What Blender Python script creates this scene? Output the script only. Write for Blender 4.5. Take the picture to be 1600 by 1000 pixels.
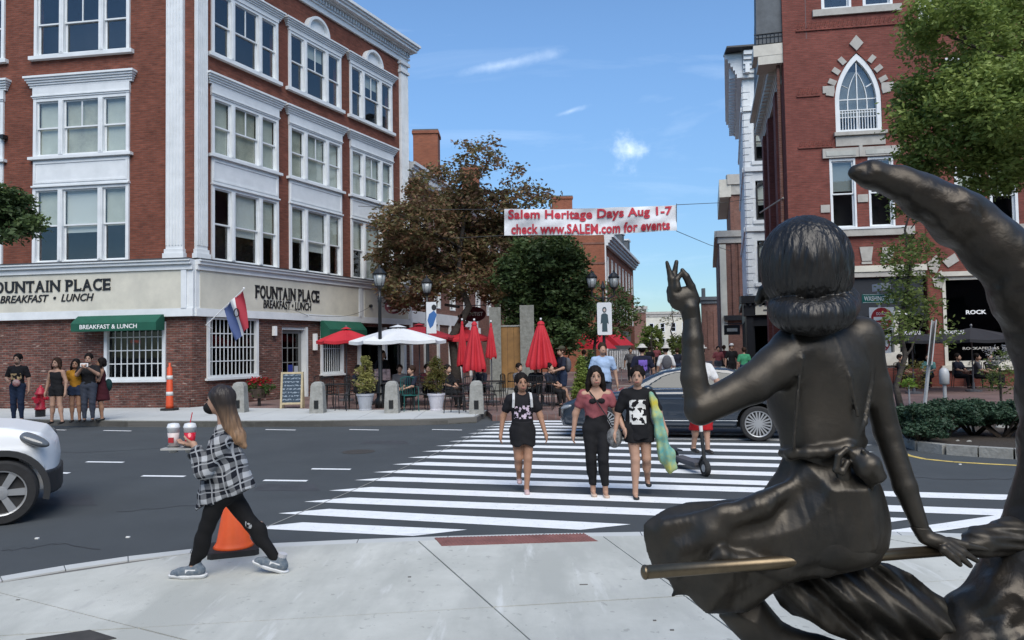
import bpy, math, random
import numpy as np
from mathutils import Matrix, Vector

# ------------------------------------------------------------------ camera, world, sun, exposure
scene = bpy.context.scene
for o in list(bpy.data.objects):
    bpy.data.objects.remove(o)
COL = scene.collection
FPX, CAMZ = 1156.0, 1.85
PITCH, ROLL = math.atan(46 / FPX), 0.0165
_cp, _sp = math.cos(PITCH), math.sin(PITCH)
FW = np.array([0, _cp, _sp]); _u0 = np.array([0, -_sp, _cp]); _r0 = np.array([1.0, 0, 0])
RT = _r0 * math.cos(ROLL) - _u0 * math.sin(ROLL)
UP = _u0 * math.cos(ROLL) + _r0 * math.sin(ROLL)
CAM = np.array([0, 0, CAMZ])
cam_data = bpy.data.cameras.new('camera')
cam_data.sensor_width = 36; cam_data.lens = 36 * FPX / 1600
cam_data.clip_start = 0.1; cam_data.clip_end = 3000
cam = bpy.data.objects.new('camera', cam_data); COL.objects.link(cam)
cam.matrix_world = Matrix(((RT[0], UP[0], -FW[0], 0), (RT[1], UP[1], -FW[1], 0), (RT[2], UP[2], -FW[2], CAMZ), (0, 0, 0, 1)))
scene.camera = cam

SUN_EL, SUN_AZ = math.radians(50), math.radians(170)      # azimuth clockwise from +Y: behind the camera, slightly to the right
world = bpy.data.worlds.new('World'); scene.world = world; world.use_nodes = True
wt = world.node_tree; wt.nodes.clear()
def wn(t, **k):
    n = wt.nodes.new(t)
    for a, b in k.items(): setattr(n, a, b)
    return n
w_out = wn('ShaderNodeOutputWorld'); w_bg = wn('ShaderNodeBackground')
w_sky = wn('ShaderNodeTexSky', sky_type='NISHITA', sun_disc=False, sun_elevation=SUN_EL, sun_rotation=SUN_AZ,
           altitude=0, air_density=1.0, dust_density=0.3, ozone_density=2.2)
w_tc = wn('ShaderNodeTexCoord')
w_map = wn('ShaderNodeMapping'); w_map.inputs['Scale'].default_value = (1.6, 1.6, 9.0); w_map.inputs['Rotation'].default_value = (0.10, 0.16, 0.0)
w_no = wn('ShaderNodeTexNoise'); w_no.inputs['Scale'].default_value = 1.5; w_no.inputs['Detail'].default_value = 9; w_no.inputs['Roughness'].default_value = 0.6; w_no.inputs['Distortion'].default_value = 0.6
w_rm = wn('ShaderNodeMapRange'); w_rm.inputs['From Min'].default_value = 0.54; w_rm.inputs['From Max'].default_value = 0.90; w_rm.inputs['To Max'].default_value = 0.22
w_mx = wn('ShaderNodeMix', data_type='RGBA'); w_mx.inputs['B'].default_value = (7.0, 7.8, 8.6, 1)
w_tint = wn('ShaderNodeMix', data_type='RGBA', blend_type='MULTIPLY'); w_tint.inputs['Factor'].default_value = 1.0; w_tint.inputs['B'].default_value = (0.77, 0.94, 1.05, 1)
# one small puffy cloud over the street
def px_dir(x, y):
    d = FW + RT * ((x - 800) / FPX) + UP * ((500 - y) / FPX)
    return d / np.linalg.norm(d)
def w_blob(cx, cy, rad, nscale, lo, hi, amount, stretch=(1, 1, 1), rot=0.0):
    d = px_dir(cx, cy)
    sub = wn('ShaderNodeVectorMath', operation='SUBTRACT'); sub.inputs[1].default_value = tuple(d)
    nz = wn('ShaderNodeTexNoise'); nz.inputs['Scale'].default_value = nscale; nz.inputs['Detail'].default_value = 8; nz.inputs['Roughness'].default_value = 0.62
    norm = wn('ShaderNodeVectorMath', operation='NORMALIZE')
    wt.links.new(w_tc.outputs['Generated'], norm.inputs[0]); wt.links.new(norm.outputs[0], sub.inputs[0]); wt.links.new(norm.outputs[0], nz.inputs['Vector'])
    mp = wn('ShaderNodeMapping'); mp.inputs['Scale'].default_value = stretch; rt = wn('ShaderNodeMapping'); rt.inputs['Rotation'].default_value = (0, rot, 0); wt.links.new(sub.outputs[0], rt.inputs['Vector'])
    wt.links.new(rt.outputs[0], mp.inputs['Vector'])
    ln = wn('ShaderNodeVectorMath', operation='LENGTH'); wt.links.new(mp.outputs[0], ln.inputs[0])
    fall = wn('ShaderNodeMapRange'); fall.inputs['From Min'].default_value = 0; fall.inputs['From Max'].default_value = rad; fall.inputs['To Min'].default_value = 0.42; fall.inputs['To Max'].default_value = -0.35
    wt.links.new(ln.outputs['Value'], fall.inputs['Value'])
    add = wn('ShaderNodeMath', operation='ADD'); wt.links.new(fall.outputs[0], add.inputs[0]); wt.links.new(nz.outputs['Fac'], add.inputs[1])
    rm = wn('ShaderNodeMapRange'); rm.interpolation_type = 'SMOOTHSTEP'; rm.inputs['From Min'].default_value = lo; rm.inputs['From Max'].default_value = hi; rm.inputs['To Max'].default_value = amount
    wt.links.new(add.outputs[0], rm.inputs['Value'])
    return rm.outputs[0]
b1 = w_blob(984, 236, 0.052, 34, 0.50, 1.12, 0.80)
b2 = w_blob(780, 102, 0.17, 12, 0.46, 1.1, 0.42, (1.0, 1, 9), 0.17)
b3 = w_blob(890, 174, 0.050, 20, 0.48, 1.1, 0.34, (1.0, 1, 6), 0.25)
wt.links.new(w_tc.outputs['Generated'], w_map.inputs['Vector']); wt.links.new(w_map.outputs[0], w_no.inputs['Vector']); wt.links.new(w_no.outputs['Fac'], w_rm.inputs['Value'])
mxa = wn('ShaderNodeMath', operation='MAXIMUM'); mxb = wn('ShaderNodeMath', operation='MAXIMUM'); mxc = wn('ShaderNodeMath', operation='MAXIMUM')
wt.links.new(b1, mxa.inputs[0]); wt.links.new(b2, mxa.inputs[1]); wt.links.new(mxa.outputs[0], mxb.inputs[0]); wt.links.new(b3, mxb.inputs[1])
wt.links.new(mxb.outputs[0], mxc.inputs[0]); wt.links.new(w_rm.outputs[0], mxc.inputs[1])
w_sz = wn('ShaderNodeSeparateXYZ'); w_el = wn('ShaderNodeMapRange'); w_el.interpolation_type = 'SMOOTHSTEP'; w_el.inputs['From Min'].default_value = -0.05; w_el.inputs['From Max'].default_value = 0.42; w_el.inputs['To Min'].default_value = 0.50; w_el.inputs['To Max'].default_value = 1.0
w_sc = wn('ShaderNodeVectorMath', operation='SCALE')
wt.links.new(w_tc.outputs['Generated'], w_sz.inputs[0]); wt.links.new(w_sz.outputs[2], w_el.inputs['Value']); wt.links.new(w_sky.outputs[0], w_sc.inputs[0]); wt.links.new(w_el.outputs[0], w_sc.inputs['Scale'])
wt.links.new(w_sc.outputs[0], w_tint.inputs['A']); wt.links.new(w_tint.outputs['Result'], w_mx.inputs['A']); wt.links.new(mxc.outputs[0], w_mx.inputs['Factor'])
wt.links.new(w_mx.outputs['Result'], w_bg.inputs['Color']); w_bg.inputs['Strength'].default_value = 0.115
wt.links.new(w_bg.outputs[0], w_out.inputs[0])

sun_d = bpy.data.lights.new('sun', 'SUN'); sun_d.energy = 2.3; sun_d.angle = math.radians(50); sun_d.color = (1.0, 0.94, 0.83)
sun = bpy.data.objects.new('sun', sun_d); COL.objects.link(sun)
_sd = Vector((math.sin(SUN_AZ) * math.cos(SUN_EL), math.cos(SUN_AZ) * math.cos(SUN_EL), math.sin(SUN_EL)))
sun.rotation_euler = _sd.to_track_quat('Z', 'Y').to_euler()
sun.location = (0, -5, 30)
scene.view_settings.view_transform = 'Standard'; scene.view_settings.look = 'None'
scene.view_settings.exposure = 0.75; scene.view_settings.gamma = 1; scene.view_settings.use_curve_mapping = False
scene.cycles.max_bounces = 6; scene.cycles.transparent_max_bounces = 12

# ------------------------------------------------------------------ pixel -> place helpers (photo measured at 1600x1000)
def ray(x, y): return FW + RT * ((x - 800) / FPX) + UP * ((500 - y) / FPX)
def P(x, y, Y):
    r = ray(x, y); return CAM + r * (Y / r[1])
def G(x, y, z=0.0):
    r = ray(x, y); return CAM + r * ((z - CAMZ) / r[2])
def frame(o, ang):
    """x runs right along a wall as seen from outside, y into the wall, z up"""
    return Matrix.Translation(Vector((float(o[0]), float(o[1]), float(o[2])))) @ Matrix.Rotation(ang, 4, 'Z')
def hit(o, ang, x, y):
    u = np.array([math.cos(ang), math.sin(ang), 0]); n = np.array([-u[1], u[0], 0]); r = ray(x, y)
    t = ((np.array(o) - CAM) @ n) / (r @ n); p = CAM + r * t
    return float((p - np.array(o)) @ u), float(p[2])

# ------------------------------------------------------------------ object helpers
WM = {}
def _link(o, parent, M):
    COL.objects.link(o)
    M = M or Matrix.Identity(4)
    WM[o.name] = M.copy()
    if parent is not None:
        o.parent = parent; o.matrix_basis = WM[parent.name].inverted() @ M
    else:
        o.matrix_basis = M
    return o
def tag(o, label=None, cat=None, group=None, kind=None):
    if label: o['label'] = label
    if cat: o['category'] = cat
    if group: o['group'] = group
    if kind: o['kind'] = kind
    return o
def thing(name, label, cat, M, group=None):
    if not isinstance(M, Matrix): M = Matrix.Translation(Vector([float(v) for v in M]))
    return tag(_link(bpy.data.objects.new(name, None), None, M), label, cat, group)
def mkmesh(name, V, Fc, mat, smooth=False):
    me = bpy.data.meshes.new(name)
    V = np.asarray(V, dtype=np.float32)
    if isinstance(Fc, np.ndarray) and len(Fc):
        n, k = Fc.shape
        me.vertices.add(len(V)); me.vertices.foreach_set('co', V.ravel())
        me.loops.add(n * k); me.loops.foreach_set('vertex_index', Fc.astype(np.int32).ravel())
        me.polygons.add(n); me.polygons.foreach_set('loop_start', np.arange(0, n * k, k, dtype=np.int32))
        me.update(calc_edges=True)
    else:
        me.from_pydata([tuple(map(float, v)) for v in V], [], [tuple(int(i) for i in f) for f in Fc]); me.update()
    for m in (mat if isinstance(mat, (list, tuple)) else [mat]): me.materials.append(m)
    if smooth: me.polygons.foreach_set('use_smooth', np.ones(len(me.polygons), dtype=bool))
    return me
def add_obj(name, me, parent=None, M=None, kind=None):
    o = _link(bpy.data.objects.new(name, me), parent, M if M is not None else (WM[parent.name] if parent is not None else None))
    if kind: o['kind'] = kind
    return o
def dup(root, M, label=None, parent=None):
    r = root.copy(); COL.objects.link(r)
    WM[r.name] = M.copy() if M is not None else WM[root.name].copy()
    if parent is not None:
        r.parent = parent; r.matrix_basis = WM[parent.name].inverted() @ WM[r.name]
    else: r.matrix_basis = WM[r.name]
    if label: r['label'] = label
    for c in list(root.children):
        rel = WM[root.name].inverted() @ WM[c.name]
        dup(c, WM[r.name] @ rel, None, r)
    return r
class MB:
    def __init__(s): s.v = []; s.f = []; s.m = []
    def add(s, vs, fs, m=0):
        b = len(s.v); s.v += [tuple(map(float, v)) for v in vs]; s.f += [tuple(b + i for i in f) for f in fs]; s.m += [m] * len(fs); return s
    def box(s, x0, x1, y0, y1, z0, z1, m=0):
        return s.add([(x0, y0, z0), (x1, y0, z0), (x1, y1, z0), (x0, y1, z0), (x0, y0, z1), (x1, y0, z1), (x1, y1, z1), (x0, y1, z1)],
                     [(0, 3, 2, 1), (4, 5, 6, 7), (0, 1, 5, 4), (1, 2, 6, 5), (2, 3, 7, 6), (3, 0, 4, 7)], m)
    def prism(s, poly, z0, z1, m=0):
        """poly in xy (counter-clockwise), extruded in z"""
        n = len(poly)
        return s.add([(p[0], p[1], z0) for p in poly] + [(p[0], p[1], z1) for p in poly],
                     [tuple(range(n - 1, -1, -1)), tuple(range(n, 2 * n))] + [(i, (i + 1) % n, n + (i + 1) % n, n + i) for i in range(n)], m)
    def xz(s, poly, y0, y1, m=0):
        """poly in xz (counter-clockwise seen from -y), from y0 (front) to y1"""
        n = len(poly)
        return s.add([(p[0], y0, p[1]) for p in poly] + [(p[0], y1, p[1]) for p in poly],
                     [tuple(range(n)), tuple(range(2 * n - 1, n - 1, -1))] + [(i, n + i, n + (i + 1) % n, (i + 1) % n) for i in range(n)], m)
    def yz(s, poly, x0, x1, m=0):
        n = len(poly)
        return s.add([(x0, p[0], p[1]) for p in poly] + [(x1, p[0], p[1]) for p in poly],
                     [tuple(range(n)), tuple(range(2 * n - 1, n - 1, -1))] + [(i, n + i, n + (i + 1) % n, (i + 1) % n) for i in range(n)], m)
    def tube(s, pts, r, n=8, m=0, cap=True):
        pts = [Vector([float(c) for c in p]) for p in pts]; rr = r if isinstance(r, (list, tuple)) else [r] * len(pts)
        vs = []; prev = None
        for i, p in enumerate(pts):
            d = (pts[min(i + 1, len(pts) - 1)] - pts[max(i - 1, 0)]).normalized()
            a = prev if prev is not None else (Vector((0, 0, 1)) if abs(d.z) < 0.9 else Vector((1, 0, 0)))
            x = (a - d * a.dot(d)).normalized(); y = d.cross(x); prev = x
            for k in range(n):
                t = 2 * math.pi * k / n
                vs.append(p + (x * math.cos(t) + y * math.sin(t)) * rr[i])
        fs = [(i * n + k, i * n + (k + 1) % n, (i + 1) * n + (k + 1) % n, (i + 1) * n + k) for i in range(len(pts) - 1) for k in range(n)]
        if cap: fs += [tuple(range(n - 1, -1, -1)), tuple(range((len(pts) - 1) * n, len(pts) * n))]
        return s.add(vs, fs, m)
    def lathe(s, prof, n=16, c=(0, 0, 0), m=0):
        vs = []; fs = []
        for (r, z) in prof:
            for k in range(n):
                t = 2 * math.pi * k / n; vs.append((c[0] + r * math.cos(t), c[1] + r * math.sin(t), c[2] + z))
        for i in range(len(prof) - 1):
            for k in range(n): fs.append((i * n + k, i * n + (k + 1) % n, (i + 1) * n + (k + 1) % n, (i + 1) * n + k))
        fs += [tuple(range(n - 1, -1, -1)), tuple(range((len(prof) - 1) * n, len(prof) * n))]
        return s.add(vs, fs, m)
    def quad(s, a, b, c, d, m=0): return s.add([a, b, c, d], [(0, 1, 2, 3)], m)
    def mesh(s, name, mat, smooth=False):
        me = mkmesh(name, s.v, s.f, mat, smooth)
        if any(s.m): me.polygons.foreach_set('material_index', s.m)
        return me
    def build(s, name, mat, parent=None, M=None, smooth=False, kind=None):
        return add_obj(name, s.mesh(name, mat, smooth), parent, M, kind)
    def xf(s, M, start=0):
        s.v[start:] = [tuple(M @ Vector(v)) for v in s.v[start:]]; return s
def wall(x0, x1, z0, z1, t, holes, y0=0.0):
    """wall slab in the frame plane with real openings"""
    xs = sorted({x0, x1, *[h[0] for h in holes], *[h[1] for h in holes]}); zs = sorted({z0, z1, *[h[2] for h in holes], *[h[3] for h in holes]})
    xs = [v for v in xs if x0 <= v <= x1]; zs = [v for v in zs if z0 <= v <= z1]
    mb = MB()
    def solid(i, j):
        if not (0 <= i < len(xs) - 1 and 0 <= j < len(zs) - 1): return False
        cx = (xs[i] + xs[i + 1]) / 2; cz = (zs[j] + zs[j + 1]) / 2
        return not any(h[0] < cx < h[1] and h[2] < cz < h[3] for h in holes)
    for i in range(len(xs) - 1):
        for j in range(len(zs) - 1):
            if not solid(i, j): continue
            a, b, c, d = xs[i], xs[i + 1], zs[j], zs[j + 1]
            mb.quad((a, y0, c), (b, y0, c), (b, y0, d), (a, y0, d)); mb.quad((a, y0 + t, d), (b, y0 + t, d), (b, y0 + t, c), (a, y0 + t, c))
            if not solid(i - 1, j): mb.quad((a, y0, d), (a, y0 + t, d), (a, y0 + t, c), (a, y0, c))
            if not solid(i + 1, j): mb.quad((b, y0, c), (b, y0 + t, c), (b, y0 + t, d), (b, y0, d))
            if not solid(i, j - 1): mb.quad((a, y0, c), (a, y0 + t, c), (b, y0 + t, c), (b, y0, c))
            if not solid(i, j + 1): mb.quad((a, y0, d), (b, y0, d), (b, y0 + t, d), (a, y0 + t, d))
    return mb

# ------------------------------------------------------------------ materials
def mat(name, col=(0.5, 0.5, 0.5), rough=0.6, metal=0.0, spec=0.5, noise=None, bump=0.0, bscale=40, emit=None, coat=0.0, trans=0.0, nd=6):
    m = bpy.data.materials.new(name); m.use_nodes = True; nt = m.node_tree; b = nt.nodes['Principled BSDF']
    b.inputs['Base Color'].default_value = (*col, 1); b.inputs['Roughness'].default_value = rough; b.inputs['Metallic'].default_value = metal
    b.inputs['Specular IOR Level'].default_value = spec; b.inputs['Coat Weight'].default_value = coat
    tc = nt.nodes.new('ShaderNodeTexCoord')
    if noise:
        sc, amt = noise[0], noise[1]; col2 = noise[2] if len(noise) > 2 else None
        n = nt.nodes.new('ShaderNodeTexNoise'); n.inputs['Scale'].default_value = sc; n.inputs['Detail'].default_value = nd; n.inputs['Roughness'].default_value = 0.65
        nt.links.new(tc.outputs['Object'], n.inputs['Vector'])
        r = nt.nodes.new('ShaderNodeMapRange'); r.inputs['From Min'].default_value = 0.3; r.inputs['From Max'].default_value = 0.7
        nt.links.new(n.outputs['Fac'], r.inputs['Value'])
        mx = nt.nodes.new('ShaderNodeMix'); mx.data_type = 'RGBA'
        c2 = col2 if col2 else tuple(c * (1 - amt) for c in col)
        mx.inputs['A'].default_value = (*(min(1, c * (1 + (amt * .5 if not col2 else 0))) for c in col), 1); mx.inputs['B'].default_value = (*c2, 1)
        nt.links.new(r.outputs[0], mx.inputs['Factor']); nt.links.new(mx.outputs['Result'], b.inputs['Base Color'])
    if bump:
        n2 = nt.nodes.new('ShaderNodeTexNoise'); n2.inputs['Scale'].default_value = bscale; n2.inputs['Detail'].default_value = 5
        nt.links.new(tc.outputs['Object'], n2.inputs['Vector'])
        bp = nt.nodes.new('ShaderNodeBump'); bp.inputs['Strength'].default_value = bump; bp.inputs['Distance'].default_value = 0.02
        nt.links.new(n2.outputs['Fac'], bp.inputs['Height']); nt.links.new(bp.outputs[0], b.inputs['Normal'])
    if emit:
        b.inputs['Emission Color'].default_value = (*emit[:3], 1); b.inputs['Emission Strength'].default_value = emit[3]
    return m
def nodes_of(m): return m.node_tree.nodes, m.node_tree.links, m.node_tree.nodes['Principled BSDF']
def math_n(nt, op, a, b=None, c=None):
    n = nt.nodes.new('ShaderNodeMath'); n.operation = op
    for i, v in enumerate((a, b, c)):
        if v is None: continue
        if isinstance(v, (int, float)): n.inputs[i].default_value = v
        else: nt.links.new(v, n.inputs[i])
    return n.outputs[0]
def brick_mat(name, c1, c2, mortar, bw=0.21, bh=0.072, mort=0.011, dirt=0.35, vary=0.5, odd=None):
    m = mat(name, c1, 0.85, spec=0.25); nt = m.node_tree; b = nt.nodes['Principled BSDF']
    tc = nt.nodes.new('ShaderNodeTexCoord'); sp = nt.nodes.new('ShaderNodeSeparateXYZ'); nt.links.new(tc.outputs['Object'], sp.inputs[0])
    cx = nt.nodes.new('ShaderNodeCombineXYZ'); nt.links.new(math_n(nt, 'ADD', sp.outputs[0], sp.outputs[1]), cx.inputs[0]); nt.links.new(sp.outputs[2], cx.inputs[1])
    bt = nt.nodes.new('ShaderNodeTexBrick'); bt.inputs['Scale'].default_value = 1.0; bt.inputs['Brick Width'].default_value = bw; bt.inputs['Row Height'].default_value = bh
    bt.inputs['Mortar Size'].default_value = mort; bt.inputs['Mortar Smooth'].default_value = 0.3; bt.inputs['Bias'].default_value = -0.1
    bt.inputs['Color1'].default_value = (*c1, 1); bt.inputs['Color2'].default_value = (*c2, 1); bt.inputs['Mortar'].default_value = (*mortar, 1)
    nt.links.new(cx.outputs[0], bt.inputs['Vector'])
    n = nt.nodes.new('ShaderNodeTexNoise'); n.inputs['Scale'].default_value = 0.9; n.inputs['Detail'].default_value = 9; n.inputs['Roughness'].default_value = 0.7
    nt.links.new(tc.outputs['Object'], n.inputs['Vector'])
    r = nt.nodes.new('ShaderNodeMapRange'); r.inputs['From Min'].default_value = 0.3; r.inputs['From Max'].default_value = 0.7; r.inputs['To Min'].default_value = 1 - dirt; r.inputs['To Max'].default_value = 1 + dirt * .6
    nt.links.new(n.outputs['Fac'], r.inputs['Value'])
    # course to course tone
    n3 = nt.nodes.new('ShaderNodeTexNoise'); n3.inputs['Scale'].default_value = 1.0; n3.inputs['Detail'].default_value = 2
    mp = nt.nodes.new('ShaderNodeMapping'); mp.inputs['Scale'].default_value = (3.1, 15, 1); nt.links.new(cx.outputs[0], mp.inputs['Vector']); nt.links.new(mp.outputs[0], n3.inputs['Vector'])
    r3 = nt.nodes.new('ShaderNodeMapRange'); r3.inputs['From Min'].default_value = 0.25; r3.inputs['From Max'].default_value = 0.75; r3.inputs['To Min'].default_value = 1 - vary * .5; r3.inputs['To Max'].default_value = 1 + vary * .5
    nt.links.new(n3.outputs['Fac'], r3.inputs['Value'])
    k = math_n(nt, 'MULTIPLY', r.outputs[0], r3.outputs[0])
    vm = nt.nodes.new('ShaderNodeVectorMath'); vm.operation = 'SCALE'; nt.links.new(bt.outputs['Color'], vm.inputs[0]); nt.links.new(k, vm.inputs['Scale'])
    out = vm.outputs[0]
    if odd:
        wn_ = nt.nodes.new('ShaderNodeTexNoise'); wn_.inputs['Scale'].default_value = 1.0; wn_.inputs['Detail'].default_value = 1
        mp2 = nt.nodes.new('ShaderNodeMapping'); mp2.inputs['Scale'].default_value = (2.6, 11, 1); mp2.inputs['Location'].default_value = (7.3, 2.1, 0)
        nt.links.new(cx.outputs[0], mp2.inputs['Vector']); nt.links.new(mp2.outputs[0], wn_.inputs['Vector'])
        rr = nt.nodes.new('ShaderNodeMapRange'); rr.inputs['From Min'].default_value = 0.68; rr.inputs['From Max'].default_value = 0.74
        nt.links.new(wn_.outputs['Fac'], rr.inputs['Value'])
        mx = nt.nodes.new('ShaderNodeMix'); mx.data_type = 'RGBA'; nt.links.new(rr.outputs[0], mx.inputs['Factor']); nt.links.new(out, mx.inputs['A']); mx.inputs['B'].default_value = (*odd, 1); out = mx.outputs['Result']
    nt.links.new(out, b.inputs['Base Color'])
    bp = nt.nodes.new('ShaderNodeBump'); bp.inputs['Strength'].default_value = 0.5; bp.inputs['Distance'].default_value = 0.01; bp.invert = True
    nt.links.new(bt.outputs['Fac'], bp.inputs['Height']); nt.links.new(bp.outputs[0], b.inputs['Normal'])
    return m
def glass_mat(name, tint=(0.5, 0.55, 0.55), refl=0.12):
    m = bpy.data.materials.new(name); m.use_nodes = True; nt = m.node_tree; nt.nodes.clear()
    o = nt.nodes.new('ShaderNodeOutputMaterial'); t = nt.nodes.new('ShaderNodeBsdfTransparent'); t.inputs[0].default_value = (*tint, 1)
    g = nt.nodes.new('ShaderNodeBsdfGlossy'); g.inputs['Roughness'].default_value = 0.02; g.inputs[0].default_value = (0.95, 0.97, 1, 1)
    geo = nt.nodes.new('ShaderNodeNewGeometry'); dt_ = nt.nodes.new('ShaderNodeVectorMath'); dt_.operation = 'DOT_PRODUCT'; nt.links.new(geo.outputs['Normal'], dt_.inputs[0]); nt.links.new(geo.outputs['Incoming'], dt_.inputs[1])
    frs = math_n(nt, 'MULTIPLY_ADD', math_n(nt, 'POWER', math_n(nt, 'SUBTRACT', 1.0, math_n(nt, 'ABSOLUTE', dt_.outputs['Value'])), 5.0), 0.96, 0.04)
    tc = nt.nodes.new('ShaderNodeTexCoord'); n = nt.nodes.new('ShaderNodeTexNoise'); n.inputs['Scale'].default_value = 1.1; n.inputs['Detail'].default_value = 1
    bp = nt.nodes.new('ShaderNodeBump'); bp.inputs['Strength'].default_value = 0.05; bp.inputs['Distance'].default_value = 0.05
    nt.links.new(tc.outputs['Object'], n.inputs['Vector']); nt.links.new(n.outputs['Fac'], bp.inputs['Height']); nt.links.new(bp.outputs[0], g.inputs['Normal'])
    a = math_n(nt, 'ADD', frs, refl); a = math_n(nt, 'MINIMUM', a, 1.0)
    mx = nt.nodes.new('ShaderNodeMixShader'); nt.links.new(a, mx.inputs[0]); nt.links.new(t.outputs[0], mx.inputs[1]); nt.links.new(g.outputs[0], mx.inputs[2]); nt.links.new(mx.outputs[0], o.inputs[0])
    return m
def leaf_mat(name, cols, rough=0.55, transl=0.35):
    m = bpy.data.materials.new(name); m.use_nodes = True; nt = m.node_tree; nt.nodes.clear()
    o = nt.nodes.new('ShaderNodeOutputMaterial'); geo = nt.nodes.new('ShaderNodeNewGeometry'); cr = nt.nodes.new('ShaderNodeValToRGB')
    cr.color_ramp.elements.remove(cr.color_ramp.elements[1])
    for i, c in enumerate(cols):
        e = cr.color_ramp.elements[0] if i == 0 else cr.color_ramp.elements.new(i / (len(cols) - 1))
        e.position = i / (len(cols) - 1); e.color = (*c, 1)
    tc = nt.nodes.new('ShaderNodeTexCoord'); n = nt.nodes.new('ShaderNodeTexNoise'); n.inputs['Scale'].default_value = 0.9; n.inputs['Detail'].default_value = 4
    nt.links.new(tc.outputs['Object'], n.inputs['Vector'])
    v = math_n(nt, 'ADD', math_n(nt, 'MULTIPLY', geo.outputs['Random Per Island'], 0.55), math_n(nt, 'MULTIPLY', math_n(nt, 'SUBTRACT', n.outputs['Fac'], 0.3), 1.1))
    nt.links.new(v, cr.inputs[0])
    d = nt.nodes.new('ShaderNodeBsdfPrincipled'); d.inputs['Roughness'].default_value = rough; d.inputs['Specular IOR Level'].default_value = 0.3; nt.links.new(cr.outputs[0], d.inputs['Base Color'])
    t = nt.nodes.new('ShaderNodeBsdfTranslucent'); nt.links.new(cr.outputs[0], t.inputs[0])
    mx = nt.nodes.new('ShaderNodeMixShader'); mx.inputs[0].default_value = transl
    nt.links.new(d.outputs[0], mx.inputs[1]); nt.links.new(t.outputs[0], mx.inputs[2]); nt.links.new(mx.outputs[0], o.inputs[0])
    return m

# ------------------------------------------------------------------ text
def text_mesh(name, txt, size, m, depth=0.01, offset=0.0, shear=0.0, xs=1.0, spacing=1.0, align='LEFT', line=1.0):
    cu = bpy.data.curves.new('text', 'FONT'); cu.body = txt; cu.size = size; cu.extrude = depth; cu.offset = offset; cu.shear = shear
    cu.space_character = spacing; cu.align_x = align; cu.space_line = line; cu.resolution_u = 3
    ob = bpy.data.objects.new('text', cu); COL.objects.link(ob)
    dg = bpy.context.evaluated_depsgraph_get(); me = bpy.data.meshes.new_from_object(ob.evaluated_get(dg))
    bpy.data.objects.remove(ob); me.name = name
    me.materials.clear(); me.materials.append(m)
    n = len(me.vertices); co = np.empty(n * 3); me.vertices.foreach_get('co', co); co = co.reshape(-1, 3)
    co = np.stack([co[:, 0] * xs, -co[:, 2], co[:, 1]], 1)      # stand the text up: x right, z up, facing -y
    me.vertices.foreach_set('co', co.ravel().astype(np.float32)); me.update()
    return me, co
def text_fit(name, txt, x0, x1, z0, z1, y, m, parent, M, depth=0.01, offset=0.0, shear=0.0, spacing=1.0):
    """text scaled to fill a rectangle of the wall frame (z0..z1 are the capitals' foot and head)"""
    me, co = text_mesh(name, txt, 1.0, m, 0.5, offset, shear, spacing=spacing)
    a = co.min(0); b = co.max(0)
    co[:, 0] = x0 + (co[:, 0] - a[0]) / (b[0] - a[0]) * (x1 - x0); co[:, 2] = z0 + (co[:, 2] - a[2]) / (b[2] - a[2]) * (z1 - z0); co[:, 1] = y + co[:, 1] * 2 * depth
    me.vertices.foreach_set('co', co.ravel().astype(np.float32)); me.update()
    return add_obj(name, me, parent, M, 'stuff')
SERIF = {'F': 'blT', 'O': '', 'U': 'tl tr', 'N': 'bl tl tr', 'T': 'bc vl vr', 'A': 'bl br', 'I': 'bc tc', 'P': 'bl tL', 'L': 'bl tl vR', 'C': 'vr', 'E': 'bL tL vr vR'}
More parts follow.
